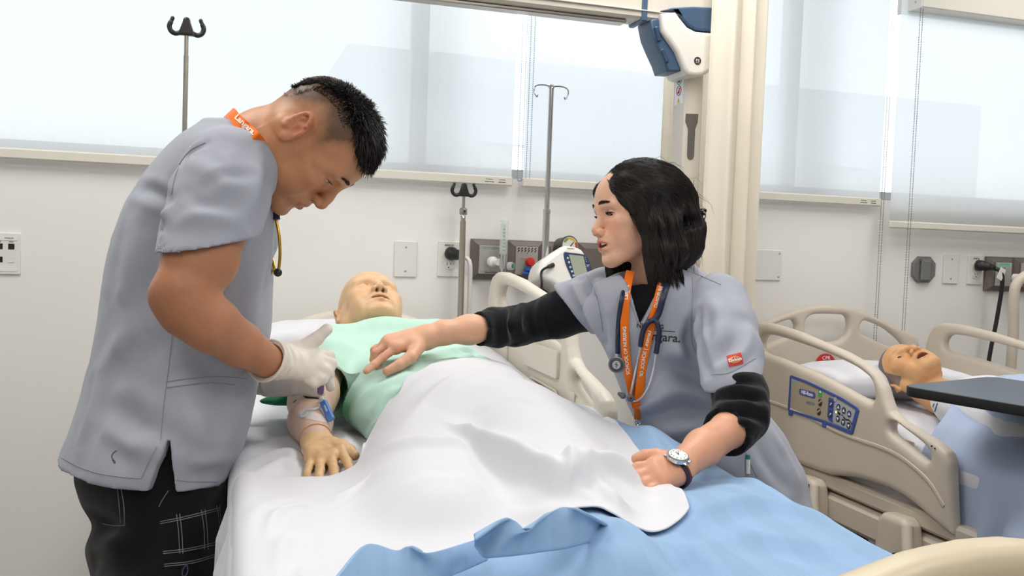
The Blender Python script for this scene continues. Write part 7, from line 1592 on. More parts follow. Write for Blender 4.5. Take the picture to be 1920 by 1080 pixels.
# ------------------------------------------------------------------ the woman leaning in from the right
wom = thing('person', 'woman with shoulder-length black hair pointing across bed in grey scrub top over black sleeves', 'person', (1.12, -1.45, 0.0))
M_KNIT = cloth_mat('black_knit', (20, 21, 26), 0.0, 0.9, 0.35, 700, 0.08)
def build_woman():
    sc = 0.93; hd = 1.86; ho = at(1195, 400, hd); yw, pt, rl = math.radians(18), math.radians(5), math.radians(-3)
    Fd = camd(-math.cos(yw), 0, -math.sin(yw))*math.cos(pt)-UPV*math.sin(pt); Ud = UPV+camd(math.sin(rl), 0, 0.06)
    A = head_axes(Fd, Ud); W = lambda q: ho+A @ (np.asarray(q, float)*sc)
    npts = [W((0, -0.030, -0.05)), W((0, -0.040, -0.11)), at(1222, 545, 1.885), at(1238, 590, 1.89)]
    def neck(F):
        L = [F.L(p) for p in npts]; R_ = [0.050, 0.047, 0.052, 0.07]
        for i in range(3): F.put(rc(L[i], L[i+1], R_[i], R_[i+1]), 0.03)
    F = head_field(A, ho, sc, 0.0016, dict(jaw=0.94, nose=0.86, nosel=0.000, bridge=-0.0045, nosez=0.002, lipf=0.0008, open=0.008, closed=0.45, lips=1.15, chin=-0.004), neck, lo=(-0.105, -0.14, -0.26)); P, Q = F.mesh(1)
    q, C = skin_colors(P, A, ho, sc, (226, 178, 148), (198, 92, 92), (226, 142, 120)); ps_ = [(P, Q, C)]
    # pointing arm (her right), far side
    tip, _ = GOWN.hit(688, 700); dt = (tip-CAM) @ FWD if tip is not None else 1.85; dt -= 0.035; k = lambda a: dt+a
    ra = pts((1110, 572, 1.97), (1050, 590, 2.0), (965, 612, 1.985), (930, 614, k(0.20)), (880, 618, k(0.15)), (830, 624, k(0.115)), (797, 633, k(0.10)))
    wr = ra[-1]; mc = pts((742, 652, k(0.048)), (733, 646, k(0.066)), (731, 643, k(0.082)), (734, 642, k(0.096)))
    fg = [pts((717, 671, k(0.030)), (701, 684, k(0.014)), (687, 696, k(0.0))), pts((704, 662, k(0.052)), (703, 682, k(0.048)), (716, 694, k(0.055))), pts((702, 656, k(0.072)), (700, 674, k(0.068)), (712, 686, k(0.074))), pts((706, 652, k(0.092)), (704, 666, k(0.090)), (715, 676, k(0.095)))]
    th = pts((784, 650, k(0.07)), (770, 670, k(0.035)), (748, 685, k(0.015)), (726, 696, k(0.005)))
    lo, hi = bounds([wr]+mc+[p for f in fg for p in f]+th, 0.045); F = Field(lo, np.maximum(hi, ra[-2]+0.03), 0.0018); hand_sdf(F, wr, mc, fg, th, 0.018, 0.0080, pk=0.012); chain(F, [ra[-3], ra[-2], wr], [0.0282, 0.0242, 0.0215], 0.012)
    F.put(rc(wr, (mc[1]+mc[2])/2, 0.023, 0.017), 0.015)
    def paint(P, base=(222, 172, 142)): return np.tile(lin(base), (len(P), 1))*(1+0.05*vnoise(P, 40, 3)+0.03*vnoise(P, 140, 5))[:, None]
    P, Q = F.mesh(1); C = paint(P)
    for m_ in mc+[f[0] for f in fg]: C = lerp3(C, lin((204, 128, 106)), 0.35*np.exp(-(np.linalg.norm(P-m_, axis=1)/0.014)**2))
    for f in fg+[th]: C = lerp3(C, lin((214, 140, 124)), 0.4*np.exp(-(np.linalg.norm(P-f[-1], axis=1)/0.009)**2))
    ps_.append((P, Q, C))
    lo, hi = bounds(ra[:5], 0.08); F = Field(lo, hi, 0.004); chain(F, ra[:6], [0.040, 0.036, 0.030, 0.029, 0.0280, 0.0242], 0.02); P, Q = F.mesh(1); ps_.append((P, Q, paint(P)))
    # supporting arm (her left), near side
    la = pts((1364, 590, 1.77), (1379, 680, 1.68), (1391, 778, 1.56), (1367, 806, 1.52), (1318, 840, 1.45), (1278, 874, 1.39))
    wl = at(1272, 878, 1.383)
    mcl = pts((1226, 872, 1.37), (1226, 884, 1.36), (1232, 895, 1.352), (1242, 904, 1.347))
    fgl = [pts((1196, 876, 1.362), (1180, 884, 1.356), (1170, 890, 1.352)), pts((1198, 892, 1.348), (1182, 902, 1.341), (1173, 908, 1.337)), pts((1208, 906, 1.338), (1194, 916, 1.331), (1186, 921, 1.328)), pts((1222, 917, 1.331), (1211, 927, 1.325), (1205, 932, 1.322))]
    thl = pts((1254, 864, 1.39), (1230, 856, 1.395), (1210, 856, 1.395), (1194, 860, 1.392))
    lo, hi = bounds([wl]+mcl+[p for f in fgl for p in f]+thl+[la[3]], 0.05); F = Field(lo, hi, 0.0022); hand_sdf(F, wl, mcl, fgl, thl, 0.021, 0.0080); chain(F, [la[2], la[3], la[4], wl], [0.028, 0.0295, 0.0290, 0.0225], 0.012); P, Q = F.mesh(1); C = paint(P, (214, 158, 128)); ps_.append((P, Q, C)); SL_ = Surf(P, Q)
    # trunk, legs (covered)
    F = Field(*bounds(pts((1110, 560, 2.0), (1400, 560, 1.7), (1480, 900, 1.9))+[np.array((1.05, -1.7, 0.02)), np.array((1.4, -1.2, 0.1))], 0.1), 0.009)
    chain(F, pts((1235, 600, 1.89), (1265, 700, 1.88), (1320, 800, 1.885), (1405, 900, 1.90)), [0.09, 0.085, 0.08, 0.085], 0.05); chain(F, pts((1120, 578, 1.96), (1235, 585, 1.89), (1365, 590, 1.77)), [0.04, 0.05, 0.036], 0.04); chain(F, la[:3], [0.030, 0.030, 0.029], 0.02)
    hip = at(1420, 915, 1.90); 
    for s in (-1, 1): chain(F, [hip+(-0.04, s*0.07, -0.06), np.array((hip[0]+0.02, hip[1]+s*0.09, 0.48)), np.array((hip[0]+0.03, hip[1]+s*0.09, 0.07))], [0.07, 0.055, 0.04], 0.03)
    P, Q = F.mesh(1); ps_.append((P, Q, lin((214, 158, 128))))
    P, Q, C = add_mesh(ps_); link('body', from_np('body', P, Q, col=C), M_SKIN, wom)
    face_extras(A, ho, sc, unit(A @ np.array((0.0, 0.86, -0.5))), wom, cl=0.45, lash=0.0085, browh=0.001)
    b = MB(); b.tube(catmull([W((s, y, z)) for s, y, z in ((-0.017, 0.0815, -0.0595), (-0.009, 0.0885, -0.0605), (0, 0.0905, -0.061), (0.009, 0.0885, -0.0605), (0.017, 0.0815, -0.0595))], 6), 0.0030*sc, 8, flat=(A[:, 1], 0.6)); b.build('teeth', mat('tooth_white', (240, 236, 226), 0.25, var=0.02), wom)
    # ---------- hair: solid mass then strands
    F = Field((-0.135, -0.165, -0.20), (0.12, 0.10, 0.145), 0.0026, A*1.0, ho); F.L = lambda p: ((np.asarray(p, float)-ho) @ A)
    F.put(ell((0, -0.016, 0.030), (0.0800, 0.094, 0.0835)), 0.0)
    F.put(ell((0, -0.060, -0.005), (0.082, 0.062, 0.085)), 0.03)
    for s in (-1, 1):
        for a in [[(0.045, 0.052, 0.055, 0.020), (0.066, 0.028, 0.02, 0.020), (0.073, 0.010, -0.03, 0.020), (0.074, 0.008, -0.085, 0.018), (0.068, 0.012, -0.135, 0.013)], [(0.06, -0.02, 0.03, 0.03), (0.072, -0.025, -0.03, 0.028), (0.076, -0.028, -0.085, 0.026), (0.072, -0.02, -0.125, 0.02)], [(0.04, -0.070, 0.02, 0.033), (0.05, -0.082, -0.04, 0.032), (0.052, -0.080, -0.080, 0.027), (0.05, -0.066, -0.106, 0.018)]]:
            for i in range(len(a)-1): F.put(rc((s*a[i][0], *a[i][1:3]), (s*a[i+1][0], *a[i+1][1:3]), a[i][3], a[i+1][3]), 0.018)
    F.put(ell((0, 0.063, -0.050), (0.060, 0.068, 0.100)), 0.008, 's')                         # face opening
    F.put(ell((0.0, 0.02, -0.12), (0.05, 0.06, 0.07)), 0.01, 's')
    for a_, b_ in (((0.070, 0.022, -0.05), (0.068, 0.036, -0.10)), ((0.068, 0.036, -0.10), (0.064, 0.040, -0.140))): F.put(rc(a_, b_, 0.014, 0.011), 0.012)
    F.put(ell((-0.078, -0.070, -0.032), (0.012, 0.030, 0.010)), 0.010, 's')                  # hollow under the half-up tie
    P, Q = F.mesh(2); N = normals(P, Q); q = (P-ho) @ A; P = P+N*(0.0018*np.sin(q[:, 1]*230+7*vnoise(q, 18, 3))*sstep(0.06, -0.02, q[:, 2])+0.0016*vnoise(q*np.array((1, 1, 0.3)), 120, 4))[:, None]
    hair = link('hair', from_np('hair', P, Q), M_HAIRBASE, wom)
    r = np.random.default_rng(9); H = [];
    Sh = BVHTree.FromPolygons([tuple(p) for p in P.tolist()], [tuple(f) for f in Q.tolist()])
    def flow(pl):
        """direction of hair growth at local point: over the crown it runs back to the clip, elsewhere it hangs"""
        x, y, z = pl; back = np.array((-np.sign(x)*0.1, -1.0, -0.35-0.9*max(0.0, 0.02-y))); down = np.array((0.06*np.sign(x), -0.08+(0.5*(0.02-y) if z < -0.08 else 0), -1.0))
        w = float(sstep(-0.005, 0.045, z)); fr = float(sstep(0.02, 0.06, y)); d = back*w*(1-fr*0.6)+down*(1-w)+np.array((np.sign(x)*0.9, -0.5, -0.6))*fr*w; return unit(d)
    idx = r.integers(0, len(P), 9000)
    for i in idx:
        p = P[i]+N[i]*r.uniform(-0.001, 0.0015); path = [p]; n_ = r.integers(8, 16)
        for k_ in range(n_):
            pl = (path[-1]-ho) @ A; d = A @ (flow(pl)+r.normal(0, 0.06, 3)); p2 = path[-1]+d*0.0085; h_ = Sh.find_nearest(Vector(p2))
            if pl[2] > -0.125: hp, hn = np.array(h_[0]), np.array(h_[1]); p2 = hp+hn*np.clip((p2-hp) @ hn, 0.0002, 0.0022)
            elif pl[2] < -0.16+r.uniform(-0.012, 0.012): break
            path.append(p2)
        if len(path) > 3: H.append(np.array(path))
    strands(H, 0.00048, 'hair_strands', M_HAIR, hair)
    H = []                                                                                  # loose ends and flyaways
    for _ in range(900):
        i = r.integers(0, len(P)); pl = q[i]
        if pl[2] > -0.085 or pl[1] > 0.03: continue
        d = A @ unit(np.array((r.normal(0, 0.15), r.normal(0.05, 0.15), -1))); l = r.uniform(0.02, 0.055); H.append([P[i]+d*l*t+A @ np.array((0, 0.010*t*t*np.sign(0.02-pl[1])*0.5, 0)) for t in (0, 0.25, 0.5, 0.75, 1)])
    for _ in range(70):
        i = r.integers(0, len(P)); pl = q[i]
        if pl[2] < -0.02: continue
        d = A @ flow(pl); l = r.uniform(0.03, 0.06); H.append([P[i]+d*l*t+N[i]*0.012*math.sin(math.pi*t)*r.uniform(0.3, 1) for t in np.linspace(0, 1, 6)])
    for s0 in np.linspace(0, 1, 26):                                                        # fringe wisps at the hairline
        a = W((-0.030-0.012*s0, 0.078-0.02*s0, 0.075-0.02*s0)); e = W((-0.058-0.010*s0, 0.060-0.028*s0, 0.0-0.05*s0)); m_ = (a+e)/2+A @ np.array((-0.010, 0.006, 0)); H.append(catmull([a, m_, e], 5))
    strands(H, 0.00035, 'loose_hair', M_HAIR, hair)
    # twisted half-up strand and claw clip
    tw = [W(v) for v in ((-0.078, -0.015, 0.012), (-0.083, -0.048, 0.004), (-0.073, -0.082, -0.008), (-0.045, -0.112, -0.018))]
    b = MB(); b.tube(catmull(tw, 8), [0.006]+[0.011]*10+[0.012]*14, 10); b.build('twisted_strand', M_HAIR, hair)
    cc = W((-0.040, -0.108, -0.022)); cx = unit(A @ np.array((0.9, -0.4, 0))); b = MB()
    clip = thing('hair_clip', "black claw clip at the back of the woman's hair", 'hair clip', cc)
    for s in (-1, 1):
        b = MB(); b.tube(catmull([cc+A @ np.array((0.004*s, -0.008, 0.010)), cc+A @ np.array((0.02*s-0.008, -0.014, 0.004)), cc+A @ np.array((0.024*s-0.008, -0.006, -0.012)), cc+A @ np.array((0.012*s-0.006, 0.002, -0.022))], 6), 0.0045, 8)
        for k_ in range(3): b.tube([cc+A @ np.array((0.022*s-0.008, -0.008-0.004*k_, -0.004-0.006*k_)), cc+A @ np.array((0.006*s-0.01, 0.006-0.002*k_, -0.014-0.006*k_))], [0.003, 0.0015], 6)
        b.build('claw', mat('gloss_black', (14, 14, 16), 0.15, var=0.0, coat=0.4), clip)
    b = MB(); b.cyl(cc+A @ np.array((-0.016, -0.012, 0.008)), cc+A @ np.array((0.014, -0.012, 0.008)), 0.005, n=12); b.build('spring', mat('gloss_black'), clip)
    b = MB(); b.box(cc+A @ np.array((-0.012, -0.022, 0.010)), (0.016, 0.014, 0.010), A, bev=0.003); b.build('clip_thumb', mat('gloss_black'), clip)

    # ---------- black long-sleeved undershirt
    rows = [(528, 1196, 1262, 1.885, 0.050), (545, 1150, 1310, 1.885, 0.085), (575, 1115, 1355, 1.885, 0.105), (620, 1125, 1365, 1.885, 0.105), (680, 1150, 1370, 1.885, 0.10), (740, 1176, 1388, 1.885, 0.10), (800, 1204, 1420, 1.885, 0.105), (850, 1262, 1470, 1.89, 0.11)]
    F = Field((0.10, -0.40, 1.50), (0.62, 0.04, 2.10), 0.0048, CAMA, CAM); F.put(rows_loft(cam_rows(rows)), 0.0); L = [F.L(p) for p in npts]; F.put(rc(L[1], L[2]+(L[2]-L[1])*0.12, 0.050, 0.058), 0.004, 's'); P, Q = F.mesh(1); pu = (P, Q, lin((20, 21, 26)))
    lo, hi = bounds(ra[:5], 0.085); F = Field(lo, hi, 0.0024); chain(F, ra[:4]+[at(897, 617, k(0.163))], [0.054, 0.049, 0.0415, 0.0390, 0.0360], 0.02); ax_ = unit(ra[4]-ra[3]); e = at(897, 617, k(0.163))
    F.put(((lambda x, y, z: (x-e[0])*-ax_[0]+(y-e[1])*-ax_[1]+(z-e[2])*-ax_[2]), lo, hi), 0.0, 's'); F.put(rc(e-ax_*0.02, e+ax_*0.05, 0.0312, 0.0312), 0.002, 's')
    P, Q = F.mesh(1); S = Surf(P, Q); N = normals(P, Q); fl = [S.fold(*a) for a in [([(948, 578), (944, 605), (950, 640)], 0.008, 0.007), ([(962, 574), (958, 610), (966, 645)], 0.008, -0.006), ([(978, 570), (972, 605), (984, 640)], 0.008, 0.007), ([(1000, 566), (994, 600), (1006, 640)], 0.009, -0.006), ([(1016, 560), (1012, 600), (1024, 635)], 0.008, 0.005), ([(920, 588), (916, 615), (922, 645)], 0.008, 0.004)]]
    P = folds(P, N, [f for f in fl if len(f[0]) > 1]); P = P+normals(P, Q)*(0.002*vnoise(P, 40, 2))[:, None]; ps2 = [pu, (P, Q, lin((20, 21, 26)))]
    lo, hi = bounds(la[:4], 0.09); F = Field(lo, hi, 0.0030); chain(F, [la[0], la[1], at(1388, 742, 1.60), at(1391, 780, 1.56)], [0.038, 0.0395, 0.0430, 0.0430], 0.03); chain(F, [at(1391, 780, 1.56), at(1367, 806, 1.525), at(1352, 818, 1.505)], [0.043, 0.039, 0.036], 0.02); e = at(1362, 811, 1.515); ax_ = unit(la[4]-la[3])
    F.put(((lambda x, y, z: (x-e[0])*-ax_[0]+(y-e[1])*-ax_[1]+(z-e[2])*-ax_[2]), lo, hi), 0.0, 's'); F.put(rc(e-ax_*0.025, e+ax_*0.05, 0.0345, 0.0335), 0.002, 's')
    P, Q = F.mesh(1); S = Surf(P, Q); N = normals(P, Q); fl = [S.fold(*a) for a in [([(1345, 735), (1385, 728), (1432, 735)], 0.007, 0.006), ([(1345, 748), (1385, 744), (1436, 750)], 0.006, -0.006), ([(1346, 760), (1390, 758), (1437, 768)], 0.007, 0.006), ([(1348, 774), (1390, 775), (1434, 786)], 0.006, -0.006), ([(1350, 786), (1390, 790), (1428, 803)], 0.007, 0.006), ([(1356, 800), (1385, 806), (1416, 818)], 0.006, -0.005), ([(1345, 722), (1385, 714), (1425, 716)], 0.008, -0.004)]]
    P = folds(P, N, [f for f in fl if len(f[0]) > 1]); P = P+normals(P, Q)*(0.0015*vnoise(P, 45, 2))[:, None]; ps2.append((P, Q, lin((20, 21, 26))))
    P, Q, C = add_mesh(ps2); us = link('undershirt', from_np('undershirt', P, Q), M_KNIT, wom); us['label'] = 'black long-sleeved undershirt'

    # ---------- grey scrub top
    rows = [(492, 1228, 1292, 1.90, 0.045), (506, 1170, 1322, 1.89, 0.085), (525, 1125, 1338, 1.885, 0.115), (550, 1100, 1364, 1.885, 0.125), (585, 1098, 1378, 1.885, 0.128), (620, 1112, 1380, 1.885, 0.128), (660, 1134, 1380, 1.885, 0.125), (700, 1150, 1388, 1.885, 0.122), (740, 1168, 1410, 1.885, 0.122), (780, 1186, 1445, 1.885, 0.125), (815, 1205, 1472, 1.885, 0.128), (850, 1240, 1490, 1.89, 0.135), (890, 1310, 1512, 1.895, 0.14), (930, 1370, 1518, 1.90, 0.14), (985, 1395, 1530, 1.90, 0.14)]
    B_ = ((0.09, -0.47, 1.47), (0.66, 0.07, 2.10)); F = Field(*B_, 0.0036, CAMA, CAM); FS = Field(*B_, 0.0036, CAMA, CAM)
    F.put(rows_loft(cam_rows(rows)), 0.0)
    def sleeve(P_, R_, cut, nrm, core_in, ra_, rb_):
        SLp = [FS.L(p) for p in P_]; cp = FS.L(cut); n_ = unit(nrm)
        for i in range(len(SLp)-1):
            fa = rc(SLp[i], SLp[i+1], R_[i], R_[i+1]); FS.put(((lambda x, y, z, fa=fa: np.maximum(fa[0](x, y, z), (x-cp[0])*n_[0]+(y-cp[1])*n_[1]+(z-cp[2])*n_[2])), fa[1], fa[2]), 0.012)
        FS.put(((lambda x, y, z: -((x-cp[0])*n_[0]+(y-cp[1])*n_[1]+(z-cp[2])*n_[2])), cp-0.12, cp+0.12), 0.0, 's')
        a_ = unit(SLp[-1]-SLp[-2]); FS.put(rc(cp-a_*core_in, cp+a_*0.06, ra_, rb_), 0.003, 's')
    sleeve([at(1346, 566, 1.785), at(1361, 618, 1.725), at(1371, 665, 1.672), at(1376, 730, 1.62)], [0.058, 0.058, 0.0575, 0.0575], at(1376, 699, 1.65), np.array((0.42, -1.0, 0.12))*np.array((-1, 1, 1))*np.array((-1, 1, 1)) if False else np.array((0.28, -0.94, 0.22)), 0.05, 0.0490, 0.0500)
    sleeve([at(1140, 555, 1.95), at(1108, 570, 1.965), at(1070, 580, 1.985), at(1040, 588, 2.0)], [0.064, 0.064, 0.060, 0.058], at(1072, 580, 1.985), np.array((-1.0, -0.55, 0.1)) if False else np.array((-0.78, 0.62, 0.1))*np.array((1, -1, 1)), 0.04, 0.052, 0.056)
    g_ = np.clip(0.5+0.5*(F.V-FS.V)/0.014, 0, 1); F.V = F.V*(1-g_)+FS.V*g_-0.014*g_*(1-g_)
    L = [F.L(p) for p in npts]; F.put(rc(L[1], L[2]+(L[2]-L[1])*0.3, 0.054, 0.064), 0.004, 's')
    ap = F.L(at(1201, 611, 1.76)); tl = F.L(at(1174, 520, 1.76)); tr_ = F.L(at(1250, 520, 1.76))
    def vee(x, y, z):
        t = (y-ap[1])/(tl[1]-ap[1]); l = ap[0]+(tl[0]-ap[0])*t; r2 = ap[0]+(tr_[0]-ap[0])*t; return np.maximum(np.maximum(l-x, x-r2), z-1.865)*0.9
    F.put((vee, np.array((tl[0]-0.02, ap[1]-0.01, 1.5)), np.array((tr_[0]+0.02, tl[1]+0.02, 1.88))), 0.002, 's')
    P, Q = F.mesh(2); S = Surf(P, Q); N = normals(P, Q)
    fl = [S.fold(*a) for a in [([(1092, 520), (1115, 570), (1135, 640)], 0.014, -0.010), ([(1110, 515), (1135, 570), (1150, 640)], 0.014, 0.007), ([(1075, 535), (1100, 580), (1122, 630)], 0.012, 0.006), ([(1135, 505), (1150, 560), (1158, 620)], 0.010, -0.006), ([(1300, 600), (1290, 640), (1300, 690)], 0.014, -0.008), ([(1250, 650), (1290, 668), (1330, 720)], 0.018, 0.007), ([(1230, 690), (1290, 700), (1345, 750)], 0.018, -0.007), ([(1210, 760), (1270, 730), (1340, 760)], 0.02, 0.007), ([(1200, 790), (1280, 770), (1345, 775)], 0.018, -0.008), ([(1250, 820), (1310, 800), (1350, 790)], 0.016, 0.006), ([(1330, 560), (1350, 600), (1340, 660)], 0.014, 0.005), ([(1310, 585), (1312, 640), (1330, 700)], 0.010, -0.007), ([(1390, 600), (1380, 640), (1350, 670)], 0.014, -0.005), ([(1400, 640), (1380, 670), (1350, 690)], 0.012, 0.004), ([(1440, 800), (1470, 850), (1500, 910)], 0.02, 0.005), ([(1420, 830), (1440, 870), (1470, 910)], 0.016, -0.006), ([(1180, 640), (1195, 690), (1200, 740)], 0.016, -0.006)]]
    P = folds(P, N, [(f[0], f[1]*0.9, f[2]*1.45) for f in fl if len(f[0]) > 1]); P = P+normals(P, Q)*(0.0022*vnoise(P, 16, 8)+0.0008*vnoise(P, 48, 9))[:, None]; P = relax(P, Q, 0.4)
    top = link('scrub_top', from_np('scrub_top', P, Q), M_SCRUB, wom); top['label'] = 'grey short-sleeved scrub top with V neck'; S = Surf(P, Q)
    for nm, l in (('armhole_seam', [(1298, 520), (1300, 560), (1296, 610), (1300, 650), (1318, 690)]), ('shoulder_seam', [(1290, 508), (1320, 520), (1352, 534)]), ('neck_stitching', [(1180, 560), (1190, 590), (1199, 616)]), ('neck_stitching', [(1240, 545), (1222, 580), (1204, 614)]), ('front_seam', [(1201, 612), (1202, 625), (1203, 640)]), ('sleeve_stitching', [(1334, 703), (1370, 698), (1416, 672)]), ('armhole_seam', [(1100, 515), (1120, 560), (1130, 620)]), ('pocket_edge', [(1398, 848), (1412, 880), (1420, 895)])):
        seam(S, l, nm, M_SCRUBSEAM, top, 0.0009)
    # lettering on the chest and the sleeve tag
    ppm = FPX/1.79
    for s, size, c, ang in (('NURSING', 0.0125, (1219, 612), -4), ('Langara.', 0.024, (1238, 632), -5)):
        decal(S, text_mesh(s, size, 0.0002, bold=0.0002), c, ang, ppm, M_INK, 'lettering', top, 0.0009)
    decal(S, quad_patch(0.054, 0.0012, 12, 2), (1240, 620), -5, ppm, M_INK, 'letter_rule', top, 0.0009)
    pp = FPX/1.68; tg = decal(S, quad_patch(0.027, 0.021), (1378, 675), 14, pp, mat('tag_red', (196, 44, 44), 0.6, var=0.02), 'sleeve_tag', top, 0.0010); tg['label'] = 'small red brand tag'
    me = plate([[(0.0105*math.cos(a), 0.0058*math.sin(a)) for a in np.linspace(0, 2*math.pi, 25)[:-1]], [(0.0085*math.cos(a), 0.0040*math.sin(a)) for a in np.linspace(0, 2*math.pi, 25)[:-1]][::-1]], 0.0003); decal(S, me, (1378, 675), 14, pp, mat('tag_gold', (226, 170, 70), 0.5, var=0), 'tag_emblem', top, 0.0015)
    decal(S, text_mesh('Dickies', 0.0080, 0.0001, bold=0.0002), (1378, 675), 14, pp, M_WINK, 'lettering', top, 0.0018)
    # lower part of the scrub suit
    F = Field(*bounds([hip+(0.15, 0.16, 0.1), hip-(0.15, 0.2, 0.1), np.array((hip[0], hip[1], 0.03))], 0.06), 0.008)
    for s in (-1, 1): chain(F, [hip+(-0.05, s*0.07, -0.06), np.array((hip[0]+0.02, hip[1]+s*0.09, 0.48)), np.array((hip[0]+0.03, hip[1]+s*0.09, 0.10))], [0.072, 0.072, 0.07], 0.04)
    P, Q = F.mesh(2); P = P+normals(P, Q)*(0.004*vnoise(P, 14, 3))[:, None]; link('scrub_trousers', from_np('scrub_trousers', P, Q), M_SCRUB, wom)
    for s in (-1, 1):
        c = np.array((hip[0]+0.0, hip[1]+s*0.09, 0)); F = Field(c+(-0.2, -0.07, -0.005), c+(0.12, 0.07, 0.14), 0.006); F.put(ell(c+(-0.04, 0, 0.04), (0.125, 0.044, 0.04)), 0.02); F.put(ell(c+(0.04, 0, 0.06), (0.055, 0.04, 0.05)), 0.03); F.put(rbox(c+(-0.04, 0, 0.012), (0.128, 0.043, 0.012), 0.01), 0.01); P, Q = F.mesh(1); link('shoe', from_np('shoe', P, Q), mat('white_shoe', (214, 214, 212), 0.5), wom)
    return S, SL_
WTOP, WARM = build_woman()
# ------------------------------------------------------------------ what the woman wears and carries
def on_top(S, l, off, n=8, dflt=1.76):
    out = []
    for px, py, *d in l:
        p, nn = S.hit(px, py); p = at(px, py, dflt) if p is None else p; q = p-unit(p-CAM)*off; out.append(at(px, py, d[0]) if d else q)
    return catmull(out, n)
def woman_items():
    # lanyard: two straps meeting at a clip
    t = thing('lanyard', 'orange lanyard with school lettering hanging from the woman\'s neck', 'lanyard', at(1195, 740, 1.74))
    A_ = on_top(WTOP, [(1182, 508, 1.815), (1178, 526, 1.80), (1173, 560), (1171, 610), (1173, 655), (1178, 700), (1186, 738), (1194, 765)], 0.006)
    B_ = on_top(WTOP, [(1246, 516, 1.785), (1239, 540, 1.768), (1229, 580), (1218, 620), (1209, 660), (1203, 700), (1199, 735), (1196, 766)], 0.008)
    sa = np.tile(RGT, (len(A_), 1)); sb = np.tile(unit(RGT*0.95-UPV*0.3), (len(B_), 1))
    oa, fa, La = ribbon(A_, sa, 0.0165, 6, M_ORANGE, 'strap', t); ob, fb, Lb = ribbon(B_, sb, 0.0165, 6, M_ORANGE, 'strap', t)
    for f, L_, o, rev, s in ((fa, La, oa, True, (('Langara', 0.0130, 0.735), ('SCHOOL OF NURSING', 0.0098, 0.24))), (fb, Lb, ob, False, (('OF NURSING', 0.0110, 0.04), ('Langara. | SCHOOL OF', 0.0100, 0.42)))):
        for txt, size, k in s:
            # letters run along the strap, facing out towards the viewer
            me = text_mesh(txt, size, 0.0002, bold=0.0002, align='LEFT'); n = len(me.vertices); co = np.empty(n*3); me.vertices.foreach_get('co', co); co = co.reshape(-1, 3); out = []
            for x, y, z in co:
                ss = (L_*(1-k)-x) if rev else (L_*k+x); p, nn = f(np.clip(ss, 0, L_), 0); sgn = 1 if nn @ FWD < 0 else -1
                p2, _ = f(np.clip(ss, 0, L_), (y if rev else -y)*-1 if rev else -y); out.append(p2+nn*sgn*(0.0012+z))
            me.vertices.foreach_set('co', np.array(out).ravel()); me.update(); link('lettering', me, M_LETTER, o)
    e = (A_[-1]+B_[-1])/2
    E_ = on_top(WTOP, [(1195, 757), (1195, 772), (1195, 786)], 0.012); o, f, L_ = ribbon(E_, np.tile(RGT, (len(E_), 1)), 0.013, 6, M_ORANGE, 'strap_end', t)
    dd = (E_[-1]-CAM) @ FWD
    b = MB(); b.tube([at(1196+5*math.cos(a), 792+5*math.sin(a), dd) for a in np.linspace(0, 2*math.pi, 17)[:-1]], 0.0011, 6, closed=True); b.build('split_ring', M_CHROME, t)
    b = MB(); b.tube(catmull([at(1196, 797, dd), at(1200, 804, dd), at(1210, 811, dd-0.005), at(1222, 818, dd-0.01), at(1224, 812, dd-0.01), at(1212, 804, dd-0.005), at(1202, 799, dd)], 6), 0.0012, 6); b.tube([at(1208, 802, dd-0.004), at(1228, 815, dd-0.012)], 0.0022, 8); b.build('swivel_clip', M_CHROME, t)
    b = MB(); p0, p1 = at(1226, 814, dd-0.012), at(1268, 836, dd-0.02); d = unit(p1-p0); b.box((p0+p1)/2, (0.003, 0.014, np.linalg.norm(p1-p0)), frame_from(d, -FWD), bev=0.001); b.build('badge_holder', M_DARKPL, t)
    # stethoscope
    t = thing('stethoscope', "navy stethoscope with silver tubes hanging round the woman's neck", 'stethoscope', at(1195, 745, 1.72)); M_NR = mat('navy_rubber', (24, 36, 62), 0.4); M_SIL = mat('silver_tube', (214, 216, 220), 0.25, metal=0.5)
    L1 = on_top(WTOP, [(1172, 535, 1.80), (1166, 560), (1160, 600), (1158, 640), (1158, 662)], 0.010); b = MB(); b.tube(L1, 0.0048, 12); b.build('hanging_tube', M_NR, t)
    dch = (L1[-1]-CAM) @ FWD-0.006; c = at(1156, 684, dch); nrm = unit(-FWD*0.95-RGT*0.2-UPV*0.05)
    b = MB(); b.cyl(L1[-1], c+UPV*0.014-nrm*0.008, 0.0038, n=12); b.build('chest_stem', M_SIL, t)
    b = MB(); b.lathe([(0.0125, -0.012), (0.0165, -0.010), (0.017, -0.004), (0.0165, 0.0), (0.0145, 0.001)], c, nrm, 28); ch = b.build('chest_piece', mat('chest_steel', (128, 130, 134), 0.3, metal=0.8), t)
    b = MB(); b.lathe([(0.0138, 0.0012), (0.0125, 0.0020)], c, nrm, 28); b.build('diaphragm_rim', mat('rim_dark', (64, 66, 70), 0.4), ch)
    b = MB(); b.lathe([(0.0085, 0.0021), (0.0080, 0.0030)], c, nrm, 28); b.build('diaphragm_badge', mat('badge_steel', (176, 178, 182), 0.3, metal=0.7), ch)
    b = MB(); b.tube([c+nrm*0.0034+UPV*0.005, c+nrm*0.0034-UPV*0.005], 0.0007, 6); b.tube([c+nrm*0.0034-RGT*0.0035+UPV*0.002, c+nrm*0.0034+RGT*0.0035-UPV*0.0005], 0.0007, 6); b.build('badge_mark', M_INK, ch)
    b = MB(); b.lathe([(0.009, -0.026), (0.0125, -0.024), (0.0125, -0.014), (0.011, -0.012)], c+RGT*0.006, nrm, 24); b.build('bell', M_SIL, ch)
    # yoke: navy Y then two silver tubes
    Yk = on_top(WTOP, [(1252, 530, 1.78), (1244, 556), (1236, 585), (1228, 600)], 0.016); y0 = Yk[-1]; dy = (y0-CAM) @ FWD
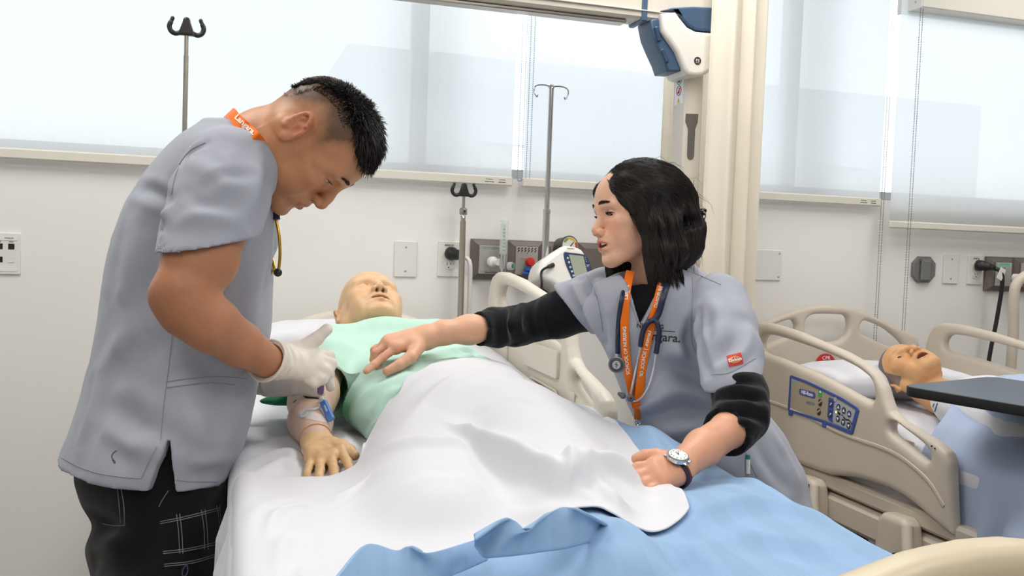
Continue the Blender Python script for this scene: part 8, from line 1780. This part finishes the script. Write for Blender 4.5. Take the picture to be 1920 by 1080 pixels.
    b = MB(); b.tube(Yk, 0.0062, 12); l1 = catmull([y0, at(1216, 604, dy-0.004), at(1207, 618, dy-0.002), at(1203, 634, dy), at(1201, 650, dy)], 8); l2 = catmull([y0, at(1232, 606, dy-0.004), at(1236, 622, dy-0.002), at(1233, 645, dy), at(1230, 663, dy)], 8)
    b.tube(l1, 0.0052, 12); b.tube(l2, 0.0052, 12); b.build('yoke', M_NR, t)
    dS = lambda px, py, o=0.012: (on_top(WTOP, [(px, py), (px, py+1)], o, 1)[0]-CAM) @ FWD
    t1 = catmull([l1[-1], at(1195, 680, dS(1195, 680)), at(1188, 712, dS(1188, 712)), at(1183, 738, dS(1190, 738)), at(1182, 746, dS(1192, 746)-0.004)], 8); t2 = catmull([l2[-1], at(1226, 690, dS(1226, 690)), at(1218, 720, dS(1218, 720)), at(1206, 742, dS(1206, 742)), at(1192, 752, dS(1192, 752)-0.002), at(1180, 750, dS(1192, 750)-0.004), at(1172, 745, dS(1192, 746)-0.006)], 8)
    for k in (t1, t2): b = MB(); b.tube(k, 0.0024, 10); b.build('ear_tube', M_SIL, t)
    M_TIPG = mat('grey_ear_tip', (92, 94, 100), 0.45)
    b = MB(); b.tube([t2[-1], t2[-1]-RGT*0.004+UPV*0.003, t2[-1]-RGT*0.011+UPV*0.007], [0.004, 0.0068, 0.004], 12); b.ball(t2[-1]-RGT*0.011+UPV*0.007, 0.0042, 10); b.build('ear_tip', M_TIPG, t)
    p = t1[-1]-FWD*0.004; b = MB(); b.lathe([(0.004, -0.006), (0.0075, -0.002), (0.0075, 0.002), (0.004, 0.005)], p, -FWD, 16); b.build('ear_tip', M_TIPG, t); b = MB(); b.ball(p-FWD*0.005, 0.0022, 8); b.build('ear_hole', M_INK, t)
    # wristwatch
    wd = unit(at(1318, 840, 1.45)-at(1272, 878, 1.383)); wp = at(1264, 887, 1.376); t = thing('wristwatch', 'silver wristwatch with white dial and dark striped strap on her wrist', 'watch', wp)
    h, nn = WARM.hit(1272, 876); nn = unit(-FWD*0.62+UPV*0.78-RGT*0.10); nn = unit(nn-wd*(nn @ wd)); side = np.cross(wd, nn); rw, rn = 0.0262, 0.0238
    M_STRAP = mat('navy_strap', (38, 34, 58), 0.7); M_STR2 = mat('maroon_strap', (92, 36, 52), 0.7)
    ang = np.radians(np.linspace(0, 360, 41)); P_ = [wp+side*rw*math.sin(a)+nn*rn*math.cos(a) for a in ang]
    for w, off, m_, nm in ((0.016, 0, M_STRAP, 'strap'), (0.005, 0.0008, M_STR2, 'strap_stripe')):
        q = [wp+side*(rw+off)*math.sin(a)+nn*(rn+off)*math.cos(a) for a in ang]; ribbon(q, np.tile(wd, (len(q), 1)), w, 4, m_, nm, t, 0.0016)
    c = wp+nn*(rn+0.001)
    b = MB(); b.lathe([(0.0155, 0), (0.017, 0.001), (0.017, 0.006), (0.0158, 0.0078), (0.0145, 0.0078)], c, nn, 36); b.cyl(c+side*0.017+nn*0.0035, c+side*0.020+nn*0.0035, 0.002, n=10)
    for s in (-1, 1):
        for u in (-1, 1): b.box(c+wd*u*0.0075*0+side*s*0.0+wd*0+(side*s*0.0165)+wd*u*0.007+nn*0.002, (0.004, 0.006, 0.003), np.stack([wd, side, nn], 1), bev=0.0008)
    b.build('watch_case', M_CHROME, t)
    b = MB(); b.lathe([(0.0143, 0.0079), (0.0143, 0.0083)], c, nn, 36); dl = b.build('dial', mat('dial_white', (238, 238, 236), 0.4, var=0), t)
    up = unit(UPV-nn*(UPV @ nn)+RGT*0.25); up = unit(up-nn*(up @ nn)); rt = np.cross(up, nn)
    for k in range(1, 13):
        a = 2*math.pi*k/12; me = text_mesh(str(k), 0.0042, 0.0001); place_mesh(me, c+nn*0.0085+rt*0.0112*math.sin(a)+up*0.0112*math.cos(a), rt, up); link('numeral', me, M_INK, dl)
    for a, l, w in ((math.radians(-50), 0.007, 0.0009), (math.radians(-15), 0.0105, 0.0007)): b = MB(); d = rt*math.sin(a)+up*math.cos(a); b.box(c+nn*0.0090+d*l/2, (w, l, 0.0003), np.stack([np.cross(d, nn), d, nn], 1)); b.build('hand', M_INK, dl)
    b = MB(); b.lathe([(0.001, 0.0085), (0.001, 0.0095)], c, nn, 10); b.build('hand_pin', M_INK, dl)
    # pen in the hip pocket
    p, n_ = WTOP.hit(1402, 868)
    if p is not None:
        t = thing('pen', "white pen standing in the woman's hip pocket", 'pen', p); b = MB(); b.tube([p-UPV*0.02-FWD*0.002, p+UPV*0.008-FWD*0.003], 0.004, 10); b.build('barrel', M_WHITEPL, t); b = MB(); b.tube([p+UPV*0.008-FWD*0.003, p+UPV*0.016-FWD*0.003], [0.0042, 0.0035], 10); b.build('cap', mat('teal_cap', (40, 120, 116), 0.4), t)
woman_items()
# ------------------------------------------------------------------ bedding and grey-haired mannequin on the far bed
M_FARBLUE = cloth_mat('washed_blue_cotton', (176, 190, 218), 0.0, 0.85, 0.25, 1200, 0.03, 5)
M_STRIPE = mat('grey_stripe', (92, 98, 116), 0.85, var=0)
FZ = np.vectorize(fz)
def far_bedding():
    xl, xr = FX+0.03-0.375, FX+0.03+0.375
    n, m = 100, 80; ys = np.linspace(-0.19, -2.28, m); half = (xr-xl)/2+0.008; arcs = np.linspace(-(half+0.21), half+0.21, n); G = np.zeros((n, m, 3))
    for i, a in enumerate(arcs):
        xa, dz = drape_coords(np.array([abs(a)]), 0.0, -half, 0.04); s = np.sign(a); G[i, :, 0] = (xl+xr)/2+s*abs(xa[0]); G[i, :, 1] = ys; G[i, :, 2] = FZ(ys)+0.006-np.where((ys < -1.16) & (s < 0), min(dz[0], 0.07), dz[0])+0.004*vnoise(np.stack([np.full(m, G[i, 0, 0]*8), ys*5, 0*ys], 1), 1, 3)
    o = cloth_obj('fitted_sheet', G, M_SHEET); tag(o, 'white fitted sheet on the mattress of the far bed', 'sheet')
    pillow(np.array((FX-0.05, -0.45, 0.912)), (0.60, 0.40, 0.12), np.asarray(rotm('X', -5)), 'white pillow under the grey-haired mannequin head on the far bed', 4)
far_bedding()
fm = thing('mannequin', 'grey-haired open-mouthed nursing mannequin lying on the far bed', 'mannequin', (2.2, -1.1, 0.84))
def build_far():
    ho = at(1706, 702, 2.98)
    A = head_axes(np.array((-0.36, -0.18, 0.90)), np.array((-0.12, 0.97, 0.2))); W = lambda q: ho+A @ np.asarray(q, float); np_ = [W((0, -0.03, -0.05)), W((0, -0.04, -0.12)), np.array((2.21, -0.87, 0.90))]
    def neck(F): chain(F, np_, [0.052, 0.052, 0.07], 0.02)
    F = head_field(A, ho, 1.0, 0.0022, dict(open=0.014, jaw=1.0, nose=1.12, nosel=0.003, brow=0.002, lips=0.9), neck, lo=(-0.105, -0.14, -0.19)); P, Q = F.mesh(1)
    q, C = skin_colors(P, A, ho, 1.0, (216, 166, 118), (180, 108, 80), (212, 140, 98)); x, y, z = q.T
    hz = np.interp(y, [-0.1, -0.05, 0.0, 0.03, 0.06, 0.09], [-0.07, -0.05, 0.0, 0.03, 0.056, 0.066]); sd = ((np.abs(x) > 0.05) & (y < 0.03) & (y > -0.02) & (z > -0.03) & (z < 0.03) & (np.abs(x) < 0.0765))
    k = np.clip((z-hz)/0.004, 0, 1); k = np.maximum(k, sd*0.9); C = lerp3(C, lin((104, 102, 104)), k*0.95)
    mk = np.exp(-(x/0.019)**2-((z+0.068)/0.010)**2-((y-0.075)/0.02)**2); C = lerp3(C, lin((40, 20, 16)), np.clip(mk*1.6, 0, 1))
    bk = np.exp(-((np.abs(x)-0.030)/0.016)**2-((z-0.022)/0.004)**2-((y-0.085)/0.02)**2); C = lerp3(C, lin((150, 128, 110)), 0.6*bk)
    # chest, arms under gown
    link('body', from_np('body', P, Q, col=C), mat('mannequin_rubber', attr='Col', rough=0.5, var=0.04, vscale=30, bump=0.2, bscale=200, spec=0.35), fm)
    for s in (-1, 1): V, Fs, Cc = eye_mesh(W((s*0.0315, 0.0668, -0.0003)), unit(A @ np.array((0.0, 1, 0.1))), 0.0130, (60, 44, 30)); link('eye', from_np('eye', V, Fs, col=Cc), M_EYE, fm)
    F = Field((1.90, -1.72, 0.80), (2.60, -0.72, 1.12), 0.007)
    flatchain(F, [np.array((2.21, -0.92, 0.90)), np.array((2.21, -1.35, 0.90)), np.array((2.21, -1.65, 0.89))], [0.17, 0.175, 0.18], 0.5, 0.05); chain(F, [np.array((2.06, -0.93, 0.915)), np.array((2.21, -0.89, 0.92)), np.array((2.36, -0.93, 0.915))], [0.05, 0.055, 0.05], 0.05)
    for s in (-1, 1): chain(F, [np.array((2.21+s*0.17, -0.97, 0.915)), np.array((2.21+s*0.23, -1.25, 0.89)), np.array((2.21+s*0.22, -1.5, 0.88))], [0.055, 0.05, 0.04], 0.04)
    nd = unit(np_[1]-np_[2]); F.put(rc(np_[2]+nd*0.03, np_[0], 0.060, 0.064), 0.006, 's'); P, Q = F.mesh(2); P = P+normals(P, Q)*(0.005*vnoise(P, 14, 3))[:, None]; S = Surf(P, Q)
    g = link('gown', from_np('gown', P, Q), M_SHEET, fm); g['label'] = 'white gown with grey stripes'
    for l in ([(1736, 752), (1728, 766), (1712, 780)], [(1752, 757), (1744, 775), (1735, 800)], [(1700, 760), (1712, 765), (1722, 772)], [(1758, 756), (1752, 775), (1745, 795)]): seam(S, l, 'stripe', M_STRIPE, g, 0.0022)
    return S
FGOWN = build_far()
def far_blanket():
    xl, xr = FX+0.03-0.385, FX+0.03+0.385; n, m = 130, 110; W_ = xr-xl; arcs = np.linspace(-0.02, W_+0.40, n); t = np.linspace(0, 1, m); G = np.zeros((n, m, 3))
    yt = lambda x: np.interp(x, [1.8, 1.9, 2.0, 2.2, 2.6], [-1.06, -1.04, -1.0, -0.99, -1.02])
    for i, a in enumerate(arcs):
        x, dz = drape_coords(np.array([abs(a-W_/2)]), 0.0, -W_/2, 0.045); s = 1 if a < W_/2 else -1; X = (xl+xr)/2+s*abs(x[0]); Y = yt(X)+(-2.33-yt(X))*t
        fl = max(dz[0]-0.03, 0)*sstep(-1.25, -1.34, Y); wv = np.sin(t*21+2*fl)+0.5*np.sin(t*41+1); G[i, :, 0] = X+s*(0.026*np.minimum(fl*10, 1)*(2.0+wv)+0.12*fl*(1+0.6*wv)); G[i, :, 1] = Y+0.12*fl*np.cos(t*21); G[i, :, 2] = FZ(Y)-dz[0]+0.016
    X, Y = G[..., 0], G[..., 1]; ins = sstep(xl, xl+0.06, X)*sstep(xr, xr-0.06, X)
    def cap(x0, y0, x1, y1, w, h0, h1):
        k = np.clip(((X-x0)*(x1-x0)+(Y-y0)*(y1-y0))/((x1-x0)**2+(y1-y0)**2), 0, 1); d = np.hypot(X-x0-k*(x1-x0), Y-y0-k*(y1-y0)); return (h0+(h1-h0)*k)*np.exp(-(d/w)**2.6*0.8)
    z = smax(cap(2.21, -0.9, 2.21, -1.6, 0.25, 0.175, 0.155), smax(cap(2.12, -1.6, 2.12, -2.2, 0.11, 0.12, 0.10), cap(2.31, -1.6, 2.31, -2.2, 0.11, 0.12, 0.10), 0.02), 0.03)*ins
    q = np.stack([X.ravel()*8, Y.ravel()*6, 0*X.ravel()], 1); z = z+(0.006*vnoise(q, 1, 3)+0.004*vnoise(q*2.6, 1, 4)).reshape(X.shape)*ins
    for p, w, h in ((((1790, 800), (1840, 790), (1900, 800)), 0.03, 0.014), (((1760, 780), (1800, 830), (1830, 870)), 0.03, 0.014), (((1830, 820), (1880, 830), (1918, 850)), 0.02, -0.012), (((1720, 770), (1760, 800), (1800, 850)), 0.015, 0.012)): z = z+bump2(X, Y, [px2(*c, 0.95) for c in p], w, h)*ins
    gz = np.zeros(X.shape)
    for i_, j_ in np.argwhere((Y > -1.75) & (X > 1.9) & (X < 2.6)):
        h_ = FGOWN.b.ray_cast(Vector((X[i_, j_], Y[i_, j_], 1.4)), Vector((0, 0, -1)))
        if h_[0] is not None: gz[i_, j_] = max(0, h_[0].z-fz(Y[i_, j_])-0.016+0.012)
    for _ in range(4): gz[1:-1, 1:-1] = (gz[1:-1, 1:-1]*2+gz[:-2, 1:-1]+gz[2:, 1:-1]+gz[1:-1, :-2]+gz[1:-1, 2:])/6
    z = smax(z, gz, 0.015)
    G[..., 2] += z; o = cloth_obj('blanket', G, M_FARBLUE); tag(o, 'washed pale blue blanket draped over the far bed and its near side', 'blanket')
far_blanket()
